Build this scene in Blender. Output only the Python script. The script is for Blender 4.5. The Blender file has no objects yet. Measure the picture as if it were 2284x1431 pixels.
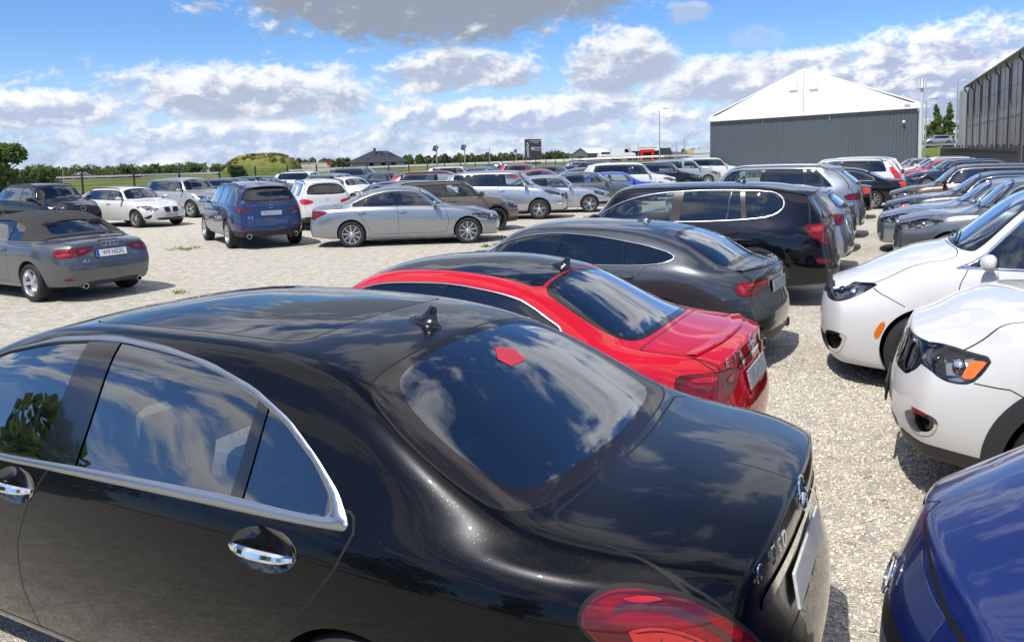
import bpy, bmesh, math, random
import numpy as np
from mathutils import Vector, Matrix, Euler

# ------------------------------------------------------------------ camera, light, exposure
SC = bpy.context.scene
CO = SC.collection
R = math.radians
CAMH = 2.09
cam_d = bpy.data.cameras.new('camera')
cam = bpy.data.objects.new('camera', cam_d); CO.objects.link(cam)
F_PX, PITCH, ROLL, CY = 1764.0, 0.111, -0.028, 550.0
cam_d.sensor_fit = 'HORIZONTAL'; cam_d.sensor_width = 36.0
cam_d.lens = 36.0 * F_PX / 2284.0
cam_d.shift_y = -(715.5 - CY) / 2284.0
cam_d.clip_start = 0.05; cam_d.clip_end = 6000
_cm = Matrix.Rotation(math.pi/2 - PITCH, 4, 'X') @ Matrix.Rotation(ROLL, 4, 'Z')
cam.matrix_world = Matrix.Translation((0, 0, CAMH)) @ _cm
SC.camera = cam

SUN_EL, SUN_AZ = 58.0, -143.0      # elevation; azimuth of the sun seen from above, degrees clockwise from the view axis (+Y)
sv = Vector((math.cos(R(SUN_EL))*math.sin(R(SUN_AZ)), math.cos(R(SUN_EL))*math.cos(R(SUN_AZ)), math.sin(R(SUN_EL))))
sun_d = bpy.data.lights.new('sun', 'SUN'); sun_d.energy = 3.6; sun_d.angle = R(0.53); sun_d.color = (1, .95, .87)
sun = bpy.data.objects.new('sun', sun_d); CO.objects.link(sun)
sun.rotation_euler = (-sv).to_track_quat('-Z', 'Y').to_euler()
SC.view_settings.view_transform = 'Standard'; SC.view_settings.look = 'None'
SC.view_settings.exposure = 0.36; SC.view_settings.gamma = 1
SC.cycles.use_denoising = True
SC.cycles.max_bounces = 8; SC.cycles.transparent_max_bounces = 14; SC.cycles.glossy_bounces = 5
SC.cycles.diffuse_bounces = 3; SC.cycles.caustics_reflective = False; SC.cycles.caustics_refractive = False
SC.cycles.sample_clamp_indirect = 6

# ------------------------------------------------------------------ node helper
class NT:
    def __init__(s, tree): s.t = tree; tree.nodes.clear()
    def n(s, typ, **kw):
        nd = s.t.nodes.new(typ)
        for k, v in kw.items():
            if k[0] == '_': setattr(nd, k[1:], v)
        for k, v in kw.items():
            if k[0] != '_':
                key = int(k[1:]) if k[0] == 'i' and k[1:].isdigit() else k.replace('__', ' ')
                sock = nd.inputs[key]
                if hasattr(v, 'links') or isinstance(v, bpy.types.NodeSocket): s.t.links.new(v, sock)
                else: sock.default_value = v
        return nd
    def m(s, op, a, b=None, c=None, clamp=False):
        nd = s.t.nodes.new('ShaderNodeMath'); nd.operation = op; nd.use_clamp = clamp
        for i, v in enumerate((a, b, c)):
            if v is None: continue
            if isinstance(v, bpy.types.NodeSocket): s.t.links.new(v, nd.inputs[i])
            else: nd.inputs[i].default_value = v
        return nd.outputs[0]
    def mix(s, f, a, b):
        nd = s.t.nodes.new('ShaderNodeMix'); nd.data_type = 'RGBA'
        for i, v in ((0, f), (6, a), (7, b)):
            if isinstance(v, bpy.types.NodeSocket): s.t.links.new(v, nd.inputs[i])
            else: nd.inputs[i].default_value = v if i == 0 else (*v[:3], 1)
        return nd.outputs[2]
    def ramp(s, f, stops, interp='LINEAR'):
        nd = s.t.nodes.new('ShaderNodeValToRGB'); cr = nd.color_ramp; cr.interpolation = interp
        while len(cr.elements) < len(stops): cr.elements.new(0.5)
        for e, (p, c) in zip(cr.elements, stops):
            e.position = p; e.color = (c, c, c, 1) if isinstance(c, (int, float)) else (*c[:3], 1)
        s.t.links.new(f, nd.inputs[0]); return nd.outputs[0]
    def sm(s, x, lo, hi):
        nd = s.t.nodes.new('ShaderNodeMapRange'); nd.interpolation_type = 'SMOOTHSTEP'
        s.t.links.new(x, nd.inputs[0]); nd.inputs[1].default_value = lo; nd.inputs[2].default_value = hi
        return nd.outputs[0]
    def link(s, a, b): s.t.links.new(a, b)

MATS = {}
def mat(name):
    m = bpy.data.materials.new(name); m.use_nodes = True; MATS[name] = m
    return m, NT(m.node_tree)
def pbr(name, col, rough=.5, metal=0., coat=0., spec=.5, coat_r=.03, noise=None, bump=None, alpha=None, emis=None):
    if name in MATS: return MATS[name]
    m, t = mat(name)
    b = t.n('ShaderNodeBsdfPrincipled', Base__Color=(*col, 1), Roughness=rough, Metallic=metal)
    b.inputs['Coat Weight'].default_value = coat; b.inputs['Coat Roughness'].default_value = coat_r
    b.inputs['Specular IOR Level'].default_value = spec
    if emis: b.inputs['Emission Color'].default_value = (*emis[:3], 1); b.inputs['Emission Strength'].default_value = emis[3]
    tc = None
    if noise or bump: tc = t.n('ShaderNodeTexCoord').outputs['Object']
    if noise:
        sc, amt = noise
        nz = t.n('ShaderNodeTexNoise', Vector=tc, Scale=sc, Detail=6.0, Roughness=.65).outputs[0]
        f = t.m('MULTIPLY_ADD', nz, amt*2, 1-amt)
        vm = t.n('ShaderNodeVectorMath', _operation='SCALE', i0=(*col,), Scale=f)
        t.link(vm.outputs[0], b.inputs['Base Color'])
    if bump:
        sc, st, di = bump
        nz = t.n('ShaderNodeTexNoise', Vector=tc, Scale=sc, Detail=4.0).outputs[0]
        bp = t.n('ShaderNodeBump', Height=nz, Strength=st, Distance=di)
        t.link(bp.outputs[0], b.inputs['Normal'])
    o = t.n('ShaderNodeOutputMaterial'); t.link(b.outputs[0], o.inputs[0])
    return m
def paint(name, col, metal=.0, rough=.35, flake=0., dust=.0, spec=.5, coat_ior=1.55):
    """two-coat car paint with a little dust on the upward faces"""
    name = 'paint_' + name
    if name in MATS: return MATS[name]
    m, t = mat(name)
    tc = t.n('ShaderNodeTexCoord').outputs['Object']
    b = t.n('ShaderNodeBsdfPrincipled', Base__Color=(*col, 1), Roughness=rough, Metallic=metal)
    b.inputs['Specular IOR Level'].default_value = spec if metal else 0.
    b.inputs['Coat Weight'].default_value = 1.; b.inputs['Coat Roughness'].default_value = .018
    b.inputs['Coat IOR'].default_value = coat_ior
    base = (*col, 1)
    if flake:
        vo = t.n('ShaderNodeTexVoronoi', Vector=tc, Scale=900.)
        rr = t.n('ShaderNodeSeparateColor', Color=vo.outputs['Color'])
        base = t.mix(t.m('MULTIPLY', rr.outputs[0], flake), base, tuple(min(1, c*3+.02) for c in col))
    if dust:
        n1 = t.n('ShaderNodeTexNoise', Vector=tc, Scale=3.5, Detail=8., Roughness=.7).outputs[0]
        sp = t.n('ShaderNodeTexVoronoi', Vector=tc, Scale=38.)
        spots = t.m('LESS_THAN', sp.outputs['Distance'], t.m('MULTIPLY', t.sm(n1, .38, .72), .048))
        sp2 = t.n('ShaderNodeTexVoronoi', Vector=tc, Scale=130.)
        spots2 = t.m('LESS_THAN', sp2.outputs['Distance'], t.m('MULTIPLY', t.sm(n1, .30, .64), .11))
        nz = t.n('ShaderNodeNewGeometry').outputs['Normal']
        up = t.n('ShaderNodeSeparateXYZ', Vector=nz).outputs[2]
        upf = t.sm(up, -.1, .9)
        film = t.m('MULTIPLY', t.m('MULTIPLY', t.sm(n1, .35, .8), upf), dust*.022)
        allf = t.m('MAXIMUM', film, t.m('MULTIPLY', t.m('MULTIPLY', t.m('ADD', spots, t.m('MULTIPLY', spots2, .5)), dust), t.m('MULTIPLY_ADD', upf, .8, .2)), clamp=True)
        base = t.mix(allf, base, (.46, .43, .38))
        cw = t.m('SUBTRACT', 1., t.m('MULTIPLY', allf, .8), clamp=True)
        t.link(cw, b.inputs['Coat Weight'])
        cr = t.m('MULTIPLY_ADD', t.m('MULTIPLY', t.sm(n1, .3, .8), upf), .02*dust, .008)
        t.link(cr, b.inputs['Coat Roughness'])
    if not isinstance(base, tuple): t.link(base, b.inputs['Base Color'])
    o = t.n('ShaderNodeOutputMaterial'); t.link(b.outputs[0], o.inputs[0])
    return m
def glass(name, tint, refl=1.0, ior=1.52):
    """thin car glass: tinted see-through plus mirror reflection by angle"""
    name = 'glass_' + name
    if name in MATS: return MATS[name]
    m, t = mat(name)
    fr = t.n('ShaderNodeFresnel', IOR=ior).outputs[0]
    f = t.m('MULTIPLY', fr, refl*2.3, clamp=True)
    f = t.m('MINIMUM', f, .97)
    tr = t.n('ShaderNodeBsdfTransparent', Color=(*tint, 1)).outputs[0]
    gl = t.n('ShaderNodeBsdfGlossy', Roughness=.012, Color=(.96, .98, 1, 1)).outputs[0]
    mx = t.n('ShaderNodeMixShader', i0=f, i1=tr, i2=gl)
    o = t.n('ShaderNodeOutputMaterial'); t.link(mx.outputs[0], o.inputs[0])
    return m

# ------------------------------------------------------------------ object helpers
def tag(o, label=None, cat=None, group=None, kind=None):
    if label: o['label'] = label
    if cat: o['category'] = cat
    if group: o['group'] = group
    if kind: o['kind'] = kind
    return o
def empty(name, loc=(0, 0, 0), rz=0, parent=None):
    o = bpy.data.objects.new(name, None); CO.objects.link(o)
    o.location = loc; o.rotation_euler = (0, 0, rz); o.empty_display_size = .2
    if parent: o.parent = parent
    return o
def mesh_obj(name, V, F, m, parent=None, N=None, smooth=True, mats=None, midx=None):
    me = bpy.data.meshes.new(name)
    me.from_pydata([tuple(v) for v in V], [], [tuple(f) for f in F])
    if mats:
        for x in mats: me.materials.append(x)
        if midx is not None: me.polygons.foreach_set('material_index', np.asarray(midx, np.int32))
    elif m: me.materials.append(m)
    if smooth: me.polygons.foreach_set('use_smooth', np.ones(len(me.polygons), bool))
    me.update()
    if N is not None: me.normals_split_custom_set_from_vertices([tuple(n) for n in N])
    o = bpy.data.objects.new(name, me); CO.objects.link(o)
    if parent: o.parent = parent
    return o
class MB:
    """collects simple solids into ONE mesh"""
    def __init__(s): s.V = []; s.F = []; s.M = []; s.cur = 0
    def add(s, V, F):
        b = len(s.V); s.V += [tuple(v) for v in V]; s.F += [tuple(i+b for i in f) for f in F]; s.M += [s.cur]*len(F)
        return s
    def box(s, c, d, rz=0., rx=0., ry=0.):
        hx, hy, hz = d[0]/2, d[1]/2, d[2]/2
        E = Euler((rx, ry, rz)).to_matrix()
        P = [E @ Vector((x*hx, y*hy, z*hz)) + Vector(c) for z in (-1, 1) for y in (-1, 1) for x in (-1, 1)]
        return s.add(P, [(0, 2, 3, 1), (4, 5, 7, 6), (0, 1, 5, 4), (2, 6, 7, 3), (0, 4, 6, 2), (1, 3, 7, 5)])
    def rbox(s, c, d, r, rz=0., rx=0., ry=0., n=2):
        bm = bmesh.new(); bmesh.ops.create_cube(bm, size=1)
        for v in bm.verts: v.co = Vector((v.co.x*d[0], v.co.y*d[1], v.co.z*d[2]))
        bmesh.ops.bevel(bm, geom=list(bm.edges), offset=min(r, min(d)*.49), segments=n, affect='EDGES', profile=.5)
        E = Euler((rx, ry, rz)).to_matrix()
        bm.verts.index_update()
        V = [E @ v.co + Vector(c) for v in bm.verts]; F = [[v.index for v in f.verts] for f in bm.faces]
        bm.free(); return s.add(V, F)
    def tube(s, pts, r, n=8, cap=True, closed=False):
        P = [Vector(p) for p in pts]; V = []; F = []
        rr = r if hasattr(r, '__len__') else [r]*len(P)
        up = Vector((0, 0, 1)); L = len(P)
        for i, p in enumerate(P):
            if closed: d = (P[(i+1) % L]-P[i-1]).normalized()
            else: d = (P[min(i+1, L-1)]-P[max(i-1, 0)]).normalized()
            a = d.cross(up)
            if a.length < .05: a = d.cross(Vector((1, 0, 0)))
            a.normalize(); b = a.cross(d)
            for k in range(n):
                t = 2*math.pi*k/n; V.append(p + (a*math.cos(t)+b*math.sin(t))*rr[i])
        for i in range(L if closed else L-1):
            for k in range(n):
                F.append((i*n+k, i*n+(k+1) % n, ((i+1) % L)*n+(k+1) % n, ((i+1) % L)*n+k))
        if cap and not closed: F.append(tuple(range(n))[::-1]); F.append(tuple((L-1)*n+k for k in range(n)))
        return s.add(V, F)
    def lathe(s, prof, n=32, axis='z', c=(0, 0, 0), closed=False):
        V = []; F = []; k = len(prof)
        for i in range(n):
            a = 2*math.pi*i/n
            for r, h in prof:
                p = (r*math.cos(a), r*math.sin(a), h)
                if axis == 'y': p = (r*math.cos(a), h, r*math.sin(a))
                if axis == 'x': p = (h, r*math.cos(a), r*math.sin(a))
                V.append((p[0]+c[0], p[1]+c[1], p[2]+c[2]))
        for i in range(n):
            j = (i+1) % n
            for q in range(k if closed else k-1):
                F.append((i*k+q, j*k+q, j*k+(q+1) % k, i*k+(q+1) % k))
        return s.add(V, F)
    def prism(s, poly, h0, h1, axis='z'):
        """extrude a 2-D outline between two heights"""
        n = len(poly)
        def P(p, h): return {'z': (p[0], p[1], h), 'y': (p[0], h, p[1]), 'x': (h, p[0], p[1])}[axis]
        V = [P(p, h0) for p in poly]+[P(p, h1) for p in poly]
        F = [tuple(range(n))[::-1], tuple(range(n, 2*n))]+[(i, (i+1) % n, n+(i+1) % n, n+i) for i in range(n)]
        return s.add(V, F)
    def ball(s, c, r, n=12, m=8):
        rx, ry, rz = r if hasattr(r, '__len__') else (r, r, r)
        V = []; F = []
        for i in range(m+1):
            a = math.pi*i/m
            for k in range(n):
                b = 2*math.pi*k/n
                V.append((c[0]+rx*math.sin(a)*math.cos(b), c[1]+ry*math.sin(a)*math.sin(b), c[2]+rz*math.cos(a)))
        for i in range(m):
            for k in range(n): F.append((i*n+k, (i+1)*n+k, (i+1)*n+(k+1) % n, i*n+(k+1) % n))
        return s.add(V, F)
    def build(s, name, m, parent=None, smooth=False, mats=None):
        o = mesh_obj(name, s.V, s.F, m, parent, smooth=smooth, mats=mats, midx=s.M if mats else None)
        if smooth:
            try:
                o.data.set_sharp_from_angle(angle=R(38))
            except Exception: pass
        return o
FONT = bpy.data.fonts[0] if bpy.data.fonts else None
def text_obj(name, s, size, m, parent, loc, rot, depth=.002, align='CENTER', xs=1., shear=0., sp=1.):
    cu = bpy.data.curves.new(name, 'FONT'); cu.body = s; cu.size = size; cu.extrude = depth
    cu.align_x = align; cu.align_y = 'CENTER'; cu.shear = shear; cu.space_character = sp
    o = bpy.data.objects.new(name, cu); CO.objects.link(o)
    dg = bpy.context.evaluated_depsgraph_get()
    me = bpy.data.meshes.new_from_object(o.evaluated_get(dg))
    bpy.data.objects.remove(o); bpy.data.curves.remove(cu)
    me.materials.clear(); me.materials.append(m)
    q = bpy.data.objects.new(name, me); CO.objects.link(q)
    q.parent = parent; q.location = loc; q.rotation_euler = rot; q.scale = (xs, 1, 1)
    return q
def copy_tree(o, parent=None):
    c = o.copy(); CO.objects.link(c); c.parent = parent
    for ch in o.children: copy_tree(ch, c)
    return c
# ------------------------------------------------------------------ sky with cumulus
def build_world():
    w = bpy.data.worlds.new('World'); SC.world = w; w.use_nodes = True
    t = NT(w.node_tree)
    sky = t.n('ShaderNodeTexSky', _sky_type='NISHITA', _sun_disc=False, _sun_elevation=R(SUN_EL), _sun_rotation=R(SUN_AZ),
              _air_density=1.0, _dust_density=.35, _ozone_density=2.2, _altitude=100.)
    d = t.n('ShaderNodeTexCoord').outputs['Generated']
    sx = t.n('ShaderNodeSeparateXYZ', Vector=d)
    az = t.m('ARCTAN2', sx.outputs[0], sx.outputs[1])
    el = t.m('ARCSINE', sx.outputs[2])
    elp = t.m('MAXIMUM', el, 0.0)
    # noise space shrinking towards the horizon
    dz = t.m('ADD', t.m('MAXIMUM', sx.outputs[2], 0.), .10)
    px = t.m('DIVIDE', sx.outputs[0], dz); py = t.m('DIVIDE', sx.outputs[1], dz)
    pv = t.n('ShaderNodeCombineXYZ', X=px, Y=py, Z=0.).outputs[0]
    # billow noise in angle space for the low clouds
    lv = t.n('ShaderNodeCombineXYZ', X=t.m('MULTIPLY', az, 13.), Y=t.m('MULTIPLY', el, 21.), Z=3.7).outputs[0]
    wv = t.n('ShaderNodeTexNoise', Vector=lv, Scale=1.4, Detail=2.).outputs['Color']
    lw = t.n('ShaderNodeVectorMath', _operation='MULTIPLY_ADD', i0=wv, i1=(.30, .30, .0), i2=lv).outputs[0]
    nz = t.n('ShaderNodeTexNoise', Vector=lw, Scale=1.25, Detail=9., Roughness=.58).outputs[0]
    lv2 = t.n('ShaderNodeVectorMath', _operation='ADD', i0=lw, i1=(-.10, .16, .0)).outputs[0]
    nzs = t.n('ShaderNodeTexNoise', Vector=lv2, Scale=1.25, Detail=6., Roughness=.56).outputs[0]
    nfine = t.n('ShaderNodeTexNoise', Vector=lw, Scale=3.1, Detail=8., Roughness=.6).outputs[0]
    bill = t.n('ShaderNodeTexNoise', Vector=lw, Scale=4.2, Detail=4., Roughness=.5).outputs[0]
    puff = t.m('SUBTRACT', .22, t.m('MULTIPLY', t.m('ABSOLUTE', t.m('SUBTRACT', bill, .5)), 1.8))   # rounded billows
    nn = t.m('ADD', t.m('SUBTRACT', nz, .5), t.m('MULTIPLY', puff, .42))
    relief = t.m('ADD', t.m('SUBTRACT', nz, nzs), t.m('MULTIPLY', t.m('SUBTRACT', .1, puff), -.22))     # >0 where the cloud faces the light
    base = t.n('ShaderNodeVectorMath', _operation='MULTIPLY', i0=sky.outputs[0], i1=(.62, .88, 1.24)).outputs[0]
    # slight milky band at the horizon
    hz = t.m('MULTIPLY', t.sm(el, .16, -.01), .6)
    col = t.mix(hz, base, (5.2, 6.5, 8.4))
    # high cumulus overhead and behind (seen in the paintwork)
    n_hi = t.n('ShaderNodeTexNoise', Vector=pv, Scale=1.55, Detail=8., Roughness=.58).outputs[0]
    pv2 = t.n('ShaderNodeVectorMath', _operation='ADD', i0=pv, i1=(.07, .03, 0.)).outputs[0]
    n_hi2 = t.n('ShaderNodeTexNoise', Vector=pv2, Scale=1.55, Detail=5., Roughness=.58).outputs[0]
    hi_zone = t.sm(el, .20, .34)
    a_hi = t.m('MULTIPLY', t.sm(n_hi, .47, .55), hi_zone)
    s_hi = t.m('ADD', t.sm(n_hi, .50, .70), t.m('MULTIPLY', t.m('SUBTRACT', n_hi2, n_hi), 2.5), clamp=True)
    c_hi = t.mix(s_hi, (8.6, 8.8, 9.2), (3.0, 3.25, 3.8))
    col = t.mix(t.m('MULTIPLY', a_hi, .96), col, c_hi)
    # horizon bank of small clouds
    bank = t.m('ADD', t.m('ADD', t.m('MULTIPLY', t.m('SUBTRACT', nfine, .5), 2.2), t.m('MULTIPLY', nn, .8)), t.m('SUBTRACT', .56, t.m('MULTIPLY', el, 6.2)))
    a_b = t.m('MULTIPLY', t.sm(bank, .0, .45), t.sm(el, .14, .085))
    s_b = t.m('ADD', t.m('MULTIPLY_ADD', relief, -2.6, .62), t.m('MULTIPLY', t.m('SUBTRACT', .5, nfine), 2.2), clamp=True)
    c_b = t.mix(s_b, (7.5, 7.8, 8.4), (3.4, 4.2, 5.9))
    col = t.mix(t.m('MULTIPLY', a_b, .9), col, c_b)
    H = lambda x: 352-.028*(x-1142)
    def cloud(x0, x1, y0, y1, lit, dark, body=.5, rough=1.9, top=.62, dens=1., soft=.55, core=.34):
        """one cumulus given by the part of the sky it fills; flat base, billowing top"""
        nonlocal col
        cx = (x0+x1)/2; yb = y1-(y1-y0)*(1-top)
        a0 = math.atan((cx-1142)/F_PX); wa = (x1-x0)/2/F_PX
        e0 = (H(cx)-yb)/F_PX; eu = (yb-y0)/F_PX; ed = (y1-yb)/F_PX
        da = t.m('DIVIDE', t.m('SUBTRACT', az, a0), wa)
        de = t.m('SUBTRACT', el, e0)
        den = t.m('ADD', t.m('DIVIDE', t.m('MAXIMUM', de, 0.), eu), t.m('DIVIDE', t.m('MAXIMUM', t.m('MULTIPLY', de, -1.), 0.), ed))
        q = t.m('ADD', t.m('POWER', t.m('ABSOLUTE', da), 2.6), t.m('POWER', den, 2.2))
        D = t.m('ADD', t.m('SUBTRACT', .80, q), t.m('MULTIPLY', nn, rough))
        al = t.m('MULTIPLY', t.sm(D, -.06, soft), dens)
        rel = t.m('DIVIDE', de, eu+ed)                        # height inside the cloud
        sh = t.m('ADD', t.m('MULTIPLY', rel, -.85), t.m('ADD', t.m('MULTIPLY', relief, -3.4), t.m('ADD', body, t.m('MULTIPLY', t.m('MINIMUM', D, 1.), core))), clamp=True)
        cc = t.mix(t.sm(sh, .12, .88), lit, dark)
        col = t.mix(al, col, cc)
    W_, G_ = (7.5, 7.7, 8.1), (3.7, 4.25, 5.5)
    cloud(-200, 290, 222, 305, (8.4, 8.5, 8.7), (3.9, 4.5, 6.0), .42)
    cloud(860, 1600, 205, 300, (8.2, 8.4, 8.8), (3.8, 4.5, 6.1), .45)
    cloud(300, 720, 262, 340, (7.8, 8.1, 8.7), (3.9, 4.7, 6.4), .45)
    cloud(1350, 2080, 120, 240, W_, (3.9, 4.5, 5.9), .42)
    cloud(1800, 2700, 70, 330, (8.7, 8.8, 9.1), (3.5, 4.1, 5.7), .56, 1.7)
    cloud(240, 900, 135, 285, W_, G_, .42)
    cloud(830, 1240, 108, 218, W_, G_, .48)
    cloud(1255, 1545, 60, 215, W_, G_, .45)
    cloud(430, 1530, -300, 128, (7.6, 7.9, 8.4), (2.45, 2.85, 3.6), .30, 1.7, .55, 1., .45, .95)
    cloud(-60, 120, -10, 45, (6., 6.6, 7.6), (5, 5.6, 6.8), .4, 3.2, .62, .45, .9)
    cloud(1480, 1590, 20, 75, (5.0, 5.6, 6.8), (4.0, 4.6, 6.0), .6, 3.2, .62, .7, .9)
    cloud(1620, 1760, 70, 130, (5, 5.6, 6.8), (4.2, 5., 6.6), .6, 3.4, .62, .5, .9)
    bg = t.n('ShaderNodeBackground', Color=col, Strength=.10)
    o = t.n('ShaderNodeOutputWorld'); t.link(bg.outputs[0], o.inputs[0])
build_world()
# ------------------------------------------------------------------ car body builder
def pchip(tab, x):
    """monotone cubic through a table of (position, value)"""
    x = np.asarray(x, float)
    if not hasattr(tab, '__len__'): return np.full(x.shape, float(tab))
    X = np.array([p[0] for p in tab], float); Y = np.array([p[1] for p in tab], float)
    if len(X) == 1: return np.full(x.shape, Y[0])
    h = np.diff(X); d = np.diff(Y)/h; m = np.zeros(len(X))
    for i in range(1, len(X)-1):
        if d[i-1]*d[i] > 0:
            w1 = 2*h[i]+h[i-1]; w2 = h[i]+2*h[i-1]
            m[i] = (w1+w2)/(w1/d[i-1]+w2/d[i])
    m[0], m[-1] = d[0], d[-1]
    xc = np.clip(x, X[0], X[-1]); k = np.clip(np.searchsorted(X, xc, side='right')-1, 0, len(h)-1)
    t = (xc-X[k])/h[k]
    return ((2*t**3-3*t**2+1)*Y[k]+(t**3-2*t**2+t)*h[k]*m[k]+(-2*t**3+3*t**2)*Y[k+1]+(t**3-t**2)*h[k]*m[k+1])
def nspline(P, T, ts):
    """natural cubic through points P (k,2) at params T, sampled at ts"""
    k = len(T); h = np.diff(T); A = np.zeros((k, k)); B = np.zeros((k, 2))
    A[0, 0] = A[-1, -1] = 1
    for i in range(1, k-1):
        A[i, i-1] = h[i-1]; A[i, i] = 2*(h[i-1]+h[i]); A[i, i+1] = h[i]
        B[i] = 6*((P[i+1]-P[i])/h[i]-(P[i]-P[i-1])/h[i-1])
    M = np.linalg.solve(A, B)
    j = np.clip(np.searchsorted(T, ts, side='right')-1, 0, k-2); t0 = T[j]; hh = h[j][:, None]
    a = (T[j+1]-ts)[:, None]; b = (ts-t0)[:, None]
    return (M[j]*a**3+M[j+1]*b**3)/(6*hh)+(P[j]/hh-M[j]*hh/6)*a+(P[j+1]/hh-M[j+1]*hh/6)*b
def chaikin(p, n=2):
    p = [tuple(q) for q in p]
    for _ in range(n):
        o = []
        for i in range(len(p)):
            a, b = p[i], p[(i+1) % len(p)]
            o += [(a[0]*.75+b[0]*.25, a[1]*.75+b[1]*.25), (a[0]*.25+b[0]*.75, a[1]*.25+b[1]*.75)]
        p = o
    return p
def psdf(Q, poly):
    """signed distance of points Q (n,2) to a polygon, negative inside"""
    A = np.asarray(poly, float); lo = A.min(0)-.12; hi = A.max(0)+.12
    out = np.ones(len(Q)); s = np.all((Q > lo) & (Q < hi), axis=1)
    q = Q[s]
    if not len(q): return out
    d = np.full(len(q), 1e9); ins = np.zeros(len(q), bool)
    for i in range(len(A)):
        a, b = A[i], A[(i+1) % len(A)]; e = b-a; L2 = max((e*e).sum(), 1e-12)
        t = np.clip(((q-a)@e)/L2, 0, 1); r = q-a-t[:, None]*e
        d = np.minimum(d, (r*r).sum(1))
        c = (a[1] > q[:, 1]) != (b[1] > q[:, 1])
        with np.errstate(all='ignore'):
            xi = (b[0]-a[0])*(q[:, 1]-a[1])/(b[1]-a[1] if b[1] != a[1] else 1e-12)+a[0]
        ins ^= c & (q[:, 0] < xi)
    out[s] = np.where(ins, -1, 1)*np.sqrt(d)
    return out

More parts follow.
